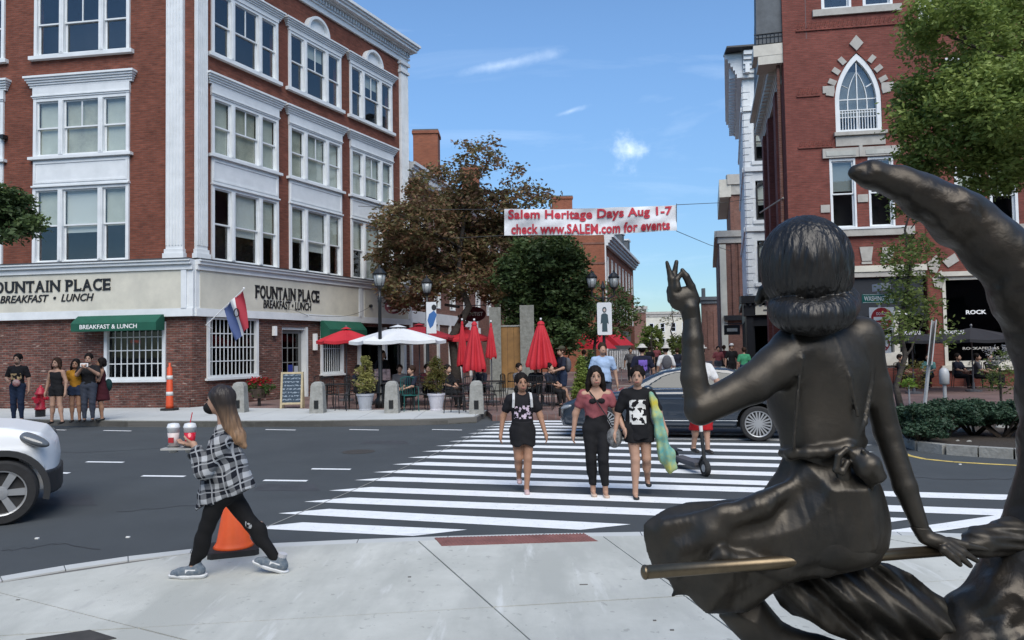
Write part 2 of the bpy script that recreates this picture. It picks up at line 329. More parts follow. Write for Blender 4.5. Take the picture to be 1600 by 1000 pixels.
def serif_text(txt, x0, x1, z0, z1, y, m, parent, M):
    """roman capitals, each letter its own piece: built-in letter forms plus slab serifs"""
    h = z1 - z0; wid = {'F': .78, 'O': 1.05, 'U': 1.0, 'N': 1.05, 'T': .86, 'A': .98, 'I': .42, 'P': .8, 'L': .76, 'C': .92, 'E': .8, ' ': .42}
    tot = sum(wid[c] for c in txt); k = (x1 - x0) / tot; x = x0
    for i, c in enumerate(txt):
        w = wid[c] * k
        if c != ' ':
            me, co = text_mesh('letter', c, 1.0, m, 0.5, 0.022)
            a = co.min(0); b = co.max(0); g = k * 0.07
            lw = w - 2 * g if c != 'I' else k * 0.17; lx = x + g if c != 'I' else x + w / 2 - lw / 2
            over = 0.02 * h if c in 'OCU' else 0
            co[:, 0] = lx + (co[:, 0] - a[0]) / (b[0] - a[0]) * lw; co[:, 2] = z0 - over + (co[:, 2] - a[2]) / (b[2] - a[2]) * (h + (2 if c != 'U' else 1) * over); co[:, 1] = y + co[:, 1] * 0.03
            mb = MB(); sw = k * 0.17; sh = h * 0.055; e = k * 0.055; yy = y - 0.018
            def foot(cx, z): mb.box(cx - sw / 2 - e, cx + sw / 2 + e, yy, y + 0.01, z, z + sh)
            L, R, C_ = lx + sw * .42, lx + lw - sw * .42, lx + lw / 2
            if c in 'FPEL': foot(L, z0)
            if c in 'FPE': foot(L - e * .6, z1 - sh)
            if c == 'L': foot(L, z1 - sh)
            if c in 'TI': foot(C_, z0)
            if c == 'I': foot(C_, z1 - sh)
            if c in 'NU': foot(L, z1 - sh); foot(R, z1 - sh)
            if c == 'N': foot(L, z0)
            if c == 'A': foot(L, z0); foot(R, z0)
            if c in 'TFEC': mb.box(lx + lw - e * .8, lx + lw + e * .3, yy, y + .01, z1 - h * .26, z1)
            if c == 'T': mb.box(lx - e * .3, lx + e * .8, yy, y + .01, z1 - h * .26, z1)
            if c in 'EL': mb.box(lx + lw - e * .8, lx + lw + e * .3, yy, y + .01, z0, z0 + h * .26)
            fs = [tuple(p.vertices) for p in me.polygons]; vs = [tuple(v) for v in co]
            b0 = len(vs); vs += mb.v; fs += [tuple(b0 + j for j in f) for f in mb.f]
            add_obj('letter', mkmesh('letter', vs, fs, m), parent, M)
        x += w

# ------------------------------------------------------------------ signed-distance modelling (smooth organic and moulded shapes)
def rotm(rx=0, ry=0, rz=0):
    return np.array((Matrix.Rotation(rz, 3, 'Z') @ Matrix.Rotation(ry, 3, 'Y') @ Matrix.Rotation(rx, 3, 'X')))
class Fld:
    def __init__(s, lo, hi, h):
        s.lo = np.array(lo, float); s.h = h; s.n = np.maximum(3, np.ceil((np.array(hi) - s.lo) / h).astype(int) + 1)
        s.D = np.full(s.n, 9.0, np.float32)
        s.ax = [s.lo[i] + h * np.arange(s.n[i]) for i in range(3)]
    def sub(s, lo, hi):
        a = np.clip(np.floor((np.array(lo) - s.lo) / s.h).astype(int), 0, s.n); b = np.clip(np.ceil((np.array(hi) - s.lo) / s.h).astype(int) + 1, 0, s.n)
        sl = tuple(slice(a[i], b[i]) for i in range(3))
        X = s.ax[0][sl[0]][:, None, None].astype(np.float32); Y = s.ax[1][sl[1]][None, :, None].astype(np.float32); Z = s.ax[2][sl[2]][None, None, :].astype(np.float32)
        return sl, X, Y, Z
    def put(s, sl, d, k, op='u'):
        A = s.D[sl]
        if op == 'u':
            if k > 0:
                h = np.maximum(k - np.abs(A - d), 0) / k; s.D[sl] = np.minimum(A, d) - h * h * k * 0.25
            else: s.D[sl] = np.minimum(A, d)
        elif op == 's':
            d = -d
            if k > 0:
                h = np.maximum(k - np.abs(A - d), 0) / k; s.D[sl] = np.maximum(A, d) + h * h * k * 0.25
            else: s.D[sl] = np.maximum(A, d)
    def cap(s, a, b, ra, rb=None, k=0.02, op='u'):
        rb = ra if rb is None else rb; a = np.array(a, float); b = np.array(b, float); m = max(ra, rb) + k + 2 * s.h
        sl, X, Y, Z = s.sub(np.minimum(a, b) - m, np.maximum(a, b) + m); ab = b - a; L = max(ab @ ab, 1e-9)
        t = np.clip(((X - a[0]) * ab[0] + (Y - a[1]) * ab[1] + (Z - a[2]) * ab[2]) / L, 0, 1)
        d = np.sqrt((X - a[0] - t * ab[0]) ** 2 + (Y - a[1] - t * ab[1]) ** 2 + (Z - a[2] - t * ab[2]) ** 2) - (ra + (rb - ra) * t)
        s.put(sl, d.astype(np.float32), k, op); return s
    def ell(s, c, r, k=0.02, R=None, op='u'):
        c = np.array(c, float); r = np.array(r, float); m = max(r) + k + 2 * s.h if R is not None else r + k + 2 * s.h
        sl, X, Y, Z = s.sub(c - m, c + m); X = X - c[0]; Y = Y - c[1]; Z = Z - c[2]
        if R is not None: X, Y, Z = (R[0, 0] * X + R[1, 0] * Y + R[2, 0] * Z, R[0, 1] * X + R[1, 1] * Y + R[2, 1] * Z, R[0, 2] * X + R[1, 2] * Y + R[2, 2] * Z)
        k0 = np.sqrt((X / r[0]) ** 2 + (Y / r[1]) ** 2 + (Z / r[2]) ** 2); k1 = np.sqrt((X / r[0] ** 2) ** 2 + (Y / r[1] ** 2) ** 2 + (Z / r[2] ** 2) ** 2)
        s.put(sl, (k0 * (k0 - 1) / np.maximum(k1, 1e-6)).astype(np.float32), k, op); return s
    def chain(s, pts, rs, k=0.02, op='u'):
        for i in range(len(pts) - 1): s.cap(pts[i], pts[i + 1], rs[i], rs[i + 1], k, op)
        return s
    def cut(s, fn):
        """intersect with fn(X,Y,Z) <= 0"""
        X = s.ax[0][:, None, None]; Y = s.ax[1][None, :, None]; Z = s.ax[2][None, None, :]
        s.D = np.maximum(s.D, (fn(X, Y, Z) + 0 * s.D).astype(np.float32)); return s
    def warp(s, fn):
        X = s.ax[0][:, None, None]; Y = s.ax[1][None, :, None]; Z = s.ax[2][None, None, :]
        s.D = s.D + np.asarray(fn(X, Y, Z), np.float32); return s
    def mesh(s, name, m, smooth=True):
        D = s.D.copy(); h = s.h
        for ax in range(3):
            i0 = [slice(None)] * 3; i0[ax] = 0; D[tuple(i0)] = 1; i0[ax] = -1; D[tuple(i0)] = 1
        S = D < 0; n = D.shape
        c = S[:-1, :-1, :-1].astype(np.int8)
        cnt = sum(S[i:n[0] - 1 + i, j:n[1] - 1 + j, k:n[2] - 1 + k].astype(np.int8) for i in (0, 1) for j in (0, 1) for k in (0, 1))
        act = (cnt > 0) & (cnt < 8); idx = np.full(act.shape, -1, np.int64); I = np.argwhere(act); idx[act] = np.arange(len(I))
        if not len(I): return mkmesh(name, np.zeros((3, 3)), np.array([[0, 1, 2]]), m)
        acc = np.zeros((len(I), 3)); w = np.zeros(len(I))
        for ax in range(3):
            o1, o2 = [a for a in range(3) if a != ax]
            for p in (0, 1):
                for q in (0, 1):
                    off = np.zeros(3, int); off[o1] = p; off[o2] = q; A = I + off; B = A.copy(); B[:, ax] += 1
                    da = D[A[:, 0], A[:, 1], A[:, 2]]; db = D[B[:, 0], B[:, 1], B[:, 2]]; x = (da < 0) != (db < 0)
                    t = np.where(x, da / np.where(x, da - db, 1), 0); pt = off[None, :].astype(float).repeat(len(I), 0); pt[:, ax] = t
                    acc[x] += pt[x]; w[x] += 1
        V = s.lo + (I + acc / w[:, None]) * h; Q = []
        for ax in range(3):
            o1, o2 = [(1, 2), (2, 0), (0, 1)][ax]
            a = [slice(None)] * 3; b = [slice(None)] * 3; a[ax] = slice(0, -1); b[ax] = slice(1, None)
            sa = S[tuple(a)]; sb = S[tuple(b)]; E = np.argwhere(sa != sb); E = E[(E[:, o1] > 0) & (E[:, o2] > 0) & (E[:, o1] < n[o1] - 1) & (E[:, o2] < n[o2] - 1)]
            if not len(E): continue
            def ci(d1, d2):
                C = E.copy(); C[:, o1] -= d1; C[:, o2] -= d2; return idx[C[:, 0], C[:, 1], C[:, 2]]
            q = np.stack([ci(1, 1), ci(0, 1), ci(0, 0), ci(1, 0)], 1); fl = ~sa[E[:, 0], E[:, 1], E[:, 2]]
            q[fl] = q[fl][:, ::-1]; Q.append(q)
        return mkmesh(name, V, np.concatenate(Q), m, smooth)
    def build(s, name, m, parent, M=None, kind=None): return add_obj(name, s.mesh(name, m), parent, M, kind)

# ------------------------------------------------------------------ foliage
def leaves(rng, blobs, size, flat=0.5, droop=0.0):
    """leaf quads in clumps through ellipsoid volumes; blob = (centre, radii, clumps, leaves per clump, clump spread)"""
    Cs = []
    for (c, r, nc, nl, sp) in blobs:
        d = rng.normal(size=(nc, 3)); d /= np.linalg.norm(d, axis=1)[:, None]; rad = rng.uniform(0.25, 1, (nc, 1)) ** 0.45
        cc = np.array(c) + d * rad * np.array(r)
        Cs.append(np.repeat(cc, nl, 0) + rng.normal(size=(nc * nl, 3)) * sp * np.array([1, 1, flat + .2]))
    C = np.concatenate(Cs); n = len(C)
    a = rng.normal(size=(n, 3)); a[:, 2] *= flat; a /= np.linalg.norm(a, axis=1)[:, None]; a[:, 2] -= droop
    b = rng.normal(size=(n, 3)); b -= a * np.sum(a * b, 1)[:, None] / np.sum(a * a, 1)[:, None]; b /= np.linalg.norm(b, axis=1)[:, None]
    L = size * rng.uniform(0.6, 1.3, (n, 1)); V = np.stack([C - a * L, C + b * L * .45, C + a * L, C - b * L * .45], 1).reshape(-1, 3)
    return V, np.arange(4 * n).reshape(-1, 4)
def limb_tree(rng, base, top, r0, n_limbs, reach, levels=3, up=0.5, first=0.35, ok=lambda p: True):
    """tapered trunk and limbs; returns MB and tips"""
    mb = MB(); tips = []
    base = np.array(base, float); top = np.array(top, float); H = np.linalg.norm(top - base)
    pts = [base + (top - base) * t + rng.normal(size=3) * 0.015 * H * (t > 0) * (t < 1) for t in np.linspace(0, 1, 8)]
    mb.tube(pts, [r0 * 1.35] + [r0 * (1 - .75 * t) for t in np.linspace(0.05, 1, 7)], 9)
    def grow(p, d, L, r, lev):
        q = [p]; dd = d.copy()
        for i in range(4):
            dd = dd + rng.normal(size=3) * 0.16 + np.array([0, 0, 0.05 * up]); dd /= np.linalg.norm(dd); q.append(q[-1] + dd * L / 4)
        n_ok = 5 if lev == levels else next((i for i in range(1, 5) if not ok(q[i])), 5)
        if lev == levels:
            while n_ok > 2 and not ok(q[n_ok - 1]): n_ok -= 1
        if n_ok < 2: return
        q = q[:n_ok]; mb.tube(q, [r * (1 - .18 * i) for i in range(n_ok)], 5, cap=False)
        if n_ok < 5: return
        if lev > 1:
            for j in range(3):
                a = rng.normal(size=3); e = dd + a * 0.75; e[2] += 0.15 * up; e /= np.linalg.norm(e); grow(q[2 + j % 3], e, L * rng.uniform(.5, .75), r * .45, lev - 1)
    for i in range(n_limbs):
        t = rng.uniform(first, 0.98); p = base + (top - base) * t; an = i * 2.4 + rng.uniform(-.4, .4)
        d = np.array([math.cos(an), math.sin(an), up * rng.uniform(.4, 1.3)]); d /= np.linalg.norm(d)
        grow(p, d, reach * rng.uniform(.6, 1) * (1 - .35 * abs(t - .6)), r0 * .42 * (1.15 - t * .7), levels)
    tips.append(top)
    return mb, tips
# ------------------------------------------------------------------ shared materials
rnd = random.Random(5); RNG = np.random.default_rng(11)
M_asphalt = mat('asphalt', (0.070, 0.078, 0.084), 0.9, spec=0.25, noise=(0.9, 0.22, (0.056, 0.063, 0.068)), bump=0.35, bscale=160, nd=12)
M_paint = mat('road_paint', (0.82, 0.83, 0.83), 0.7, noise=(7, 0.15, (0.70, 0.71, 0.71)), nd=10)
M_yellow = mat('yellow_paint', (0.62, 0.46, 0.13), 0.7, noise=(6, 0.4))
M_conc = mat('concrete', (0.55, 0.55, 0.505), 0.9, spec=0.25, noise=(1.1, 0.2, (0.40, 0.405, 0.37)), bump=0.15, bscale=90, nd=12)
M_conc2 = mat('concrete_far', (0.50, 0.51, 0.50), 0.9, spec=0.25, noise=(0.7, 0.2, (0.43, 0.44, 0.43)), nd=10)
M_joint = mat('joint_grit', (0.13, 0.125, 0.115), 0.95)
M_granite = mat('granite', (0.33, 0.33, 0.31), 0.85, noise=(9, 0.35, (0.20, 0.20, 0.185)), bump=0.5, bscale=25, nd=12)
M_granite_d = mat('granite_weathered', (0.25, 0.25, 0.225), 0.9, noise=(7, 0.4, (0.13, 0.13, 0.11)), bump=0.6, bscale=20, nd=12)
M_paver = brick_mat('brick_paving', (0.21, 0.125, 0.11), (0.16, 0.10, 0.09), (0.19, 0.17, 0.16), 0.22, 0.11, 0.01, 0.3)
# paving bricks run in x-y, not up a wall
_nt = M_paver.node_tree; _b = [n for n in _nt.nodes if n.type == 'TEX_BRICK'][0]; _t = [n for n in _nt.nodes if n.type == 'TEX_COORD'][0]
_nt.links.new(_t.outputs['Object'], _b.inputs['Vector'])
M_brick = brick_mat('red_brick', (0.200, 0.064, 0.040), (0.155, 0.050, 0.033), (0.15, 0.074, 0.055), dirt=0.32, vary=0.6)
M_brick_g = brick_mat('clinker_brick', (0.165, 0.062, 0.046), (0.088, 0.040, 0.036), (0.145, 0.11, 0.095), 0.22, 0.078, 0.014, dirt=0.4, vary=1.0, odd=(0.34, 0.25, 0.21))
M_brick_t = brick_mat('tower_brick', (0.215, 0.064, 0.049), (0.17, 0.051, 0.040), (0.16, 0.072, 0.058), dirt=0.25, vary=0.45)
M_brick_o = brick_mat('orange_brick', (0.31, 0.105, 0.058), (0.25, 0.085, 0.05), (0.25, 0.13, 0.09), dirt=0.2, vary=0.3)
M_brick_b = brick_mat('brown_brick', (0.21, 0.09, 0.065), (0.155, 0.07, 0.055), (0.21, 0.15, 0.125), dirt=0.3, vary=0.5)
M_white = mat('white_paint', (0.74, 0.76, 0.77), 0.55, noise=(2.2, 0.12, (0.62, 0.645, 0.655)), nd=9)
M_cream = mat('cream_panel', (0.66, 0.63, 0.53), 0.6, noise=(1.2, 0.1, (0.50, 0.48, 0.41)))
M_stone = mat('pale_stone', (0.46, 0.44, 0.40), 0.85, noise=(3, 0.25, (0.33, 0.31, 0.28)), nd=10)
M_creamp = mat('cream_paint', (0.55, 0.52, 0.45), 0.6, noise=(3, 0.15))
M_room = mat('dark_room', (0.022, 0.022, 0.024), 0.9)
M_blind = mat('blind', (0.55, 0.56, 0.50), 0.8, noise=(1.5, 0.15)); M_blindw = mat('white_blind', (0.62, 0.63, 0.61), 0.8)
M_glass = glass_mat('window_glass', (0.93, 0.95, 0.94), 0.02); M_glassd = glass_mat('shop_glass', (0.30, 0.33, 0.33), 0.0)
M_black = mat('black_letters', (0.012, 0.012, 0.014), 0.5)
M_blackp = mat('black_paint', (0.014, 0.015, 0.018), 0.45, noise=(4, 0.3))
M_blackm = mat('black_iron', (0.012, 0.013, 0.014), 0.4, metal=0.0)
M_gutter = mat('dark_gutter', (0.06, 0.06, 0.062), 0.6)
M_slate = mat('slate', (0.10, 0.11, 0.12), 0.7, noise=(3, 0.3))
M_green = mat('green_awning', (0.006, 0.085, 0.052), 0.8, noise=(3, 0.2))
M_navy = mat('navy_front', (0.014, 0.017, 0.024), 0.5, noise=(2, 0.2))
M_wlet = mat('white_letters', (0.8, 0.8, 0.8), 0.6)

def spots(m, scale, thr, col, amt, stretch=(1, 1, 1), seed=0.0, soft=.03):
    """worn or stained patches with a shape of their own laid over a material's colour"""
    nt, lk, b = m.node_tree, m.node_tree.links, m.node_tree.nodes['Principled BSDF']; tc = nt.nodes.new('ShaderNodeTexCoord'); mp = nt.nodes.new('ShaderNodeMapping'); mp.inputs['Scale'].default_value = stretch; mp.inputs['Location'].default_value = (seed, seed * 2, 0)
    n = nt.nodes.new('ShaderNodeTexNoise'); n.inputs['Scale'].default_value = scale; n.inputs['Detail'].default_value = 6; n.inputs['Roughness'].default_value = .6
    lk.new(tc.outputs['Object'], mp.inputs[0]); lk.new(mp.outputs[0], n.inputs['Vector']); r = nt.nodes.new('ShaderNodeMapRange'); r.inputs['From Min'].default_value = thr; r.inputs['From Max'].default_value = thr + soft; r.inputs['To Max'].default_value = amt; lk.new(n.outputs['Fac'], r.inputs['Value'])
    mx = nt.nodes.new('ShaderNodeMix'); mx.data_type = 'RGBA'; mx.inputs['B'].default_value = (*col, 1); lk.new(r.outputs[0], mx.inputs['Factor'])
    if b.inputs['Base Color'].links: lk.new(b.inputs['Base Color'].links[0].from_socket, mx.inputs['A'])
    else: mx.inputs['A'].default_value = b.inputs['Base Color'].default_value
    lk.new(mx.outputs['Result'], b.inputs['Base Color'])
spots(M_conc, 14, .64, (.24, .24, .22), .55); spots(M_conc, .8, .46, (.36, .365, .335), .8, (1.6, .5, 1), 3, .15); spots(M_conc, 2.2, .60, (.60, .605, .58), .8, (2.2, .3, 1), 5, .10); spots(M_conc, 5, .60, (.40, .40, .375), .6, (1.5, .4, 1), 9, .08); spots(M_conc, 60, .70, (.25, .25, .24), .5, seed=8)
spots(M_asphalt, .35, .48, (.052, .058, .064), .7, (1, .5, 1), 2, .2); spots(M_asphalt, 1.2, .60, (.10, .108, .112), .35, (.15, 1, 1), 4, .15); spots(M_asphalt, 70, .66, (.15, .155, .16), .5, seed=1); spots(M_asphalt, 3, .72, (.03, .032, .035), .6, seed=6, soft=.05)
spots(M_paint, 26, .62, (.22, .23, .24), .6, seed=2, soft=.06); spots(M_paint, 4, .60, (.50, .51, .52), .6, (.4, 1.6, 1), 7, .10)
spots(M_conc2, 1.0, .55, (.38, .39, .38), .6, soft=.2); spots(M_white, 1.1, .58, (.55, .57, .57), .55, (1, 1, 3), 2, .2); spots(M_brick, .45, .55, (.15, .045, .032), .6, (1, 1, .5), 3, .2); spots(M_brick, 2.5, .72, (.26, .12, .09), .4, seed=5, soft=.1)
spots(M_brick_t, .4, .56, (.11, .036, .032), .5, (1, 1, .4), 4, .2); spots(M_cream, .8, .56, (.47, .45, .39), .6, (1, 1, .5), 2, .2)
# ------------------------------------------------------------------ ground, road, pavements
road = MB().box(-420, 420, -420, 900, -0.3, 0.0).build('road', M_asphalt, kind='structure')
bars = [((430, 821), (688, 833)), ((475, 799), (947, 824)), ((512, 781), (1400, 815)), ((548, 764), (1592, 802)), ((585, 748), (1592, 778)), ((612, 736), (1345, 760)),
        ((640, 724), (1345, 745)), ((662, 713.5), (1345, 731)), ((683, 704), (1345, 719.5)), ((703, 695.5), (1345, 708)), ((722, 688.5), (1345, 697)),
        ((738, 682), (1330, 688)), ((750, 676.3), (1320, 680)), ((762, 671), (1000, 672.5)), ((775, 666.3), (980, 667.5)), ((786, 662), (960, 663)), ((797, 658), (940, 659))]
for i, (a, b) in enumerate(bars):
    A = G(*a); B = G(*b); d = (B - A); d /= np.linalg.norm(d); n = np.array([-d[1], d[0], 0]) * 0.172
    sk = 0.23 * d
    mb = MB(); mb.quad(A - n - sk, B - n - sk, B + n + sk, A + n + sk)
    mb.v = [(x, y, 0.004) for x, y, z in mb.v]; mb.build('crosswalk_bar', M_paint, road, Matrix.Identity(4))
for (x0, x1, y) in [(135, 193, 722), (222, 289, 744), (412, 480, 751), (487, 548, 733), (62, 103, 671.5), (162, 205, 673), (415, 462, 671.5), (546, 592, 671.5), (675, 722, 671.5), (88, 108, 739)]:
    A = G(x0, y - .2); B = G(x1, y + .6); w = 0.055 if y > 700 else 0.05
    MB().quad((A[0], A[1] - w, .004), (B[0], B[1] - w, .004), (B[0], B[1] + w, .004), (A[0], A[1] + w, .004)).build('lane_dash', M_paint, road, Matrix.Identity(4))
def strip(name, pts, w, m, z=0.004, parent=road):
    mb = MB(); L = [G(*p) for p in pts]
    for a, b in zip(L[:-1], L[1:]):
        d = b - a; d /= np.linalg.norm(d); n = np.array([-d[1], d[0], 0]) * w / 2
        mb.quad(*[(q[0], q[1], z) for q in (a - n, b - n, b + n, a + n)])
    return mb.build(name, m, parent, Matrix.Identity(4))
strip('stop_line', [(1375, 838), (1490, 822), (1700, 790)], 0.22, M_paint, 0.008)
strip('scribed_line', [(412, 826), (560, 763), (700, 700), (772, 664)], 0.02, M_granite, 0.006)
M_litter = mat('paper_litter', (0.7, 0.7, 0.68), 0.8)
for (x, y) in [(58, 842), (200, 840), (1500, 726)]:
    g = G(x, y); MB().box(g[0] - .018, g[0] + .018, g[1] - .012, g[1] + .012, 0.0, 0.012).build('paper_scrap', M_litter, road, Matrix.Identity(4), kind='stuff')
M_patch = mat('asphalt_patch', (0.05, 0.053, 0.06), 0.9, noise=(3, .3), bump=.4, bscale=120)
for (x0, x1, y0, y1) in [(395, 500, 756, 767), (20, 150, 772, 790), (560, 640, 688, 694)]:
    A = G(x0, y1); B = G(x1, y1); C_ = G(x1 - 8, y0); D_ = G(x0 + 12, y0)
    MB().quad(*[(q[0], q[1], .002) for q in (A, B, C_, D_)]).build('asphalt_patch', M_patch, road, Matrix.Identity(4))

# near pavement: kerb line from the photo, slabs cut by it
KZ = 0.10
kerb_px = [(-260, 942), (-100, 918), (0, 900), (100, 883), (200, 868.5), (300, 857), (420, 848.5), (560, 842), (700, 837), (850, 833), (1000, 830.5), (1200, 829), (1400, 830), (1535, 834), (1700, 842), (1900, 858)]
kerb_g = [G(x, y, KZ) for x, y in kerb_px]
def clip_poly(poly, a, b, c):
    """keep the side a*x+b*y <= c"""
    out = []
    for i in range(len(poly)):
        p, q = poly[i], poly[(i + 1) % len(poly)]; fp = a * p[0] + b * p[1] - c; fq = a * q[0] + b * q[1] - c
        if fp <= 0: out.append(p)
        if fp * fq < 0: t = fp / (fp - fq); out.append((p[0] + (q[0] - p[0]) * t, p[1] + (q[1] - p[1]) * t))
    return out
inner = []
for i, p in enumerate(kerb_g):
    a = kerb_g[max(i - 1, 0)]; b = kerb_g[min(i + 1, len(kerb_g) - 1)]; d = b - a; d /= np.linalg.norm(d); inner.append(p + np.array([d[1], -d[0], 0]) * 0.15)
plaza = MB()
edge = [(p[0], p[1]) for p in inner]
poly = [(edge[0][0], -14), (edge[-1][0], -14)] + edge[::-1]
plaza.prism(poly, -0.2, KZ - 0.015)
pavement = plaza.build('near_pavement', M_joint, kind='structure')
# joints measured in the photo define the slab grid
jA, jB = G(645, 838, KZ), G(828, 1000, KZ); jd = (jB - jA) / np.linalg.norm(jB - jA)
hA, hB = G(600, 958, KZ), G(1040, 933, KZ); hd = (hB - hA) / np.linalg.norm(hB - hA)
jn = np.array([-jd[1], jd[0], 0]); hn = np.array([-hd[1], hd[0], 0])
if jn[0] < 0: jn = -jn
if hn[1] < 0: hn = -hn
j2 = G(938, 832, KZ); jw = float((j2 - jA) @ jn); h2 = G(0, 925, KZ); hh0 = float(hA @ hn)
hw = 1.52
def seg_clip(poly, i):
    return poly
xs_e = [p[0] for p in edge]; ys_e = [p[1] for p in edge]
slab_n = 0
tact_px = [(679, 841), (690, 853.5), (934, 846), (912, 835)]
tact = [G(x, y, KZ) for x, y in tact_px]
def cut_line(pl, A, B, keep):
    nx, ny = -(B[1] - A[1]), (B[0] - A[0]); L = math.hypot(nx, ny); nx /= L; ny /= L; c = nx * A[0] + ny * A[1]
    return clip_poly(pl, keep * nx, keep * ny, keep * c - 0.006)
J = [(G(-60, 911, KZ), G(250, 990, KZ)), (G(645, 838, KZ), G(828, 1000, KZ)), (G(935, 833, KZ), G(1005, 884, KZ)), (G(1330, 832, KZ), G(1500, 862, KZ))]
HL = [(G(600, 958.6, KZ), G(1040, 933, KZ)), (G(600, 1085, KZ), G(1040, 1050, KZ))]
for j in range(len(J) + 1):
    for k in range(3):
        pl = [(-13, -5), (13, -5), (13, 12), (-13, 12)]
        if j > 0: pl = cut_line(pl, *J[j - 1], -1)
        if j < len(J): pl = cut_line(pl, *J[j], 1) if pl else pl
        if k < 2: pl = cut_line(pl, *HL[k], -1) if pl else pl
        if k > 0: pl = cut_line(pl, *HL[k - 1], 1) if pl else pl
        for q in range(len(edge) - 1):
            (x0, y0), (x1, y1) = edge[q], edge[q + 1]; nx, ny = -(y1 - y0), (x1 - x0); pl = clip_poly(pl, nx, ny, nx * x0 + ny * y0 - 0.004) if pl else pl
        if len(pl) < 3: continue
        MB().prism(pl, KZ - 0.05, KZ + (0.0 if (j + k) % 2 else 0.0015)).build('slab', M_conc, pavement, Matrix.Identity(4))
# kerb stones along the edge
for i in range(len(kerb_g) - 1):
    a, b, c, d = kerb_g[i], kerb_g[i + 1], inner[i + 1], inner[i]; e = (b - a) / np.linalg.norm(b - a) * 0.004
    MB().prism([(p[0], p[1]) for p in (d + e, c - e, b - e, a + e)], -0.1, KZ - 0.003).build('kerb_stone', M_conc2, pavement, Matrix.Identity(4))
# tactile plate with domes
M_tact = mat('tactile_red', (0.20, 0.085, 0.075), 0.8, noise=(5, .3))
tp = MB().prism([(p[0], p[1]) for p in (tact[1], tact[2], tact[3], tact[0])], KZ - .01, KZ + 0.006).build('tactile_plate', M_tact, pavement, Matrix.Identity(4))
dm = MB(); U = (tact[2] - tact[1]); Vv = (tact[0] - tact[1])
for i in range(44):
    for j in range(7):
        p = tact[1] + U * (i + .5) / 44 + Vv * (j + .5) / 7
        dm.lathe([(.011, 0), (.009, .004), (.004, .006)], 6, (p[0], p[1], KZ + .006))
dm.build('dome', M_tact, tp, Matrix.Identity(4), kind='stuff')
M_grate = mat('cast_iron', (0.05, 0.045, 0.04), 0.7, noise=(12, .4))
# meandering sealed cracks in the asphalt
M_seal = mat('crack_sealer', (.028, .030, .033), .6)
for pts in ([(20, 700), (120, 708), (260, 700), (400, 712)], [(180, 800), (300, 790), (380, 800)], [(900, 700), (980, 735), (1100, 752), (1230, 750)], [(1390, 742), (1480, 750), (1600, 748)], [(0, 862), (90, 850), (170, 858)]):
    L_ = [G(x, y) for x, y in pts]; q_ = []
    for a, b in zip(L_[:-1], L_[1:]):
        for k in range(8): q_.append(a + (b - a) * k / 8 + np.array([0, rnd.uniform(-.05, .05), 0]))
    mb = MB()
    for a, b in zip(q_[:-1], q_[1:]): w_ = .012; mb.quad((a[0], a[1] - w_, .0025), (b[0], b[1] - w_, .0025), (b[0], b[1] + w_, .0025), (a[0], a[1] + w_, .0025))
    mb.build('sealed_crack', M_seal, road, Matrix.Identity(4))
g = G(560, 706); MB().lathe([(.3, 0), (.3, .003)], 24, (g[0], g[1], 0.0015)).build('manhole_cover', M_grate, road, Matrix.Identity(4))
gp = [G(x, y, KZ) for x, y in [(40, 1000), (140, 985), (182, 998), (90, 1015)]]
MB().prism([(p[0], p[1]) for p in (gp[0], gp[3], gp[2], gp[1])], KZ - .01, KZ + 0.005).build('drain_cover', M_grate, pavement, Matrix.Identity(4))
for (x, y, s) in [(640, 902, .012), (1023, 970, .01), (912, 914, .03), (28, 938, .012), (1050, 985, .012)]:
    g = G(x, y, KZ); MB().box(g[0] - s, g[0] + s, g[1] - .006, g[1] + .006, KZ, KZ + .006).build('twig', M_joint, pavement, Matrix.Identity(4), kind='stuff')

# far pavement
FZ = 0.15
far_px = [(-900, 640), (-500, 652), (-200, 659), (0, 663), (100, 665.5), (200, 667), (300, 667.5), (500, 667), (640, 665), (700, 663), (745, 660.5)]
fk = [G(x, y, 0.0) for x, y in far_px]
back = [G(x, y, FZ) for x, y in [(745, 641.5), (600, 641.5), (420, 642)]]
CF = np.array([-10.368, 24.0, 0.0]); AL, AR = math.radians(351.67), math.radians(64.6)
uL = np.array([math.cos(AL), math.sin(AL), 0]); uR = np.array([math.cos(AR), math.sin(AR), 0])
fp = [(p[0], p[1]) for p in fk] + [(-0.75, 21.0), (-4.3, 21.9), (CF[0] + .6, CF[1] - .1), (CF[0], CF[1] + .5), tuple((CF - uL * 40)[:2] + np.array([0, 1.0]))]
far = MB().prism(fp, -0.1, FZ - 0.012).build('far_pavement', M_joint, kind='structure')
for i in range(len(fk) - 1):
    a, b = fk[i], fk[i + 1]; d = (b - a) / np.linalg.norm(b - a); n = np.array([-d[1], d[0], 0]) * 0.16; L = np.linalg.norm(b - a); k = max(1, int(round(L / 1.8)))
    for j in range(k):
        p = a + d * (L * j / k + .006); q = a + d * (L * (j + 1) / k - .006); zz = FZ - (0.0 if q[0] < -2.2 else min(.12, (q[0] + 2.2) * .1))
        MB().prism([(r[0], r[1]) for r in (p, q, q + n, p + n)], -0.05, zz).build('kerb_stone', M_granite_d, far, Matrix.Identity(4))
slabp = [(p[0], p[1]) for p in fp]
ins = []
for i in range(len(fk)):
    a = fk[max(i - 1, 0)]; b = fk[min(i + 1, len(fk) - 1)]; d = b - a; d /= np.linalg.norm(d); ins.append(fk[i] + np.array([-d[1], d[0], 0]) * .165)
full = [(p[0], p[1]) for p in ins] + fp[len(fk):]
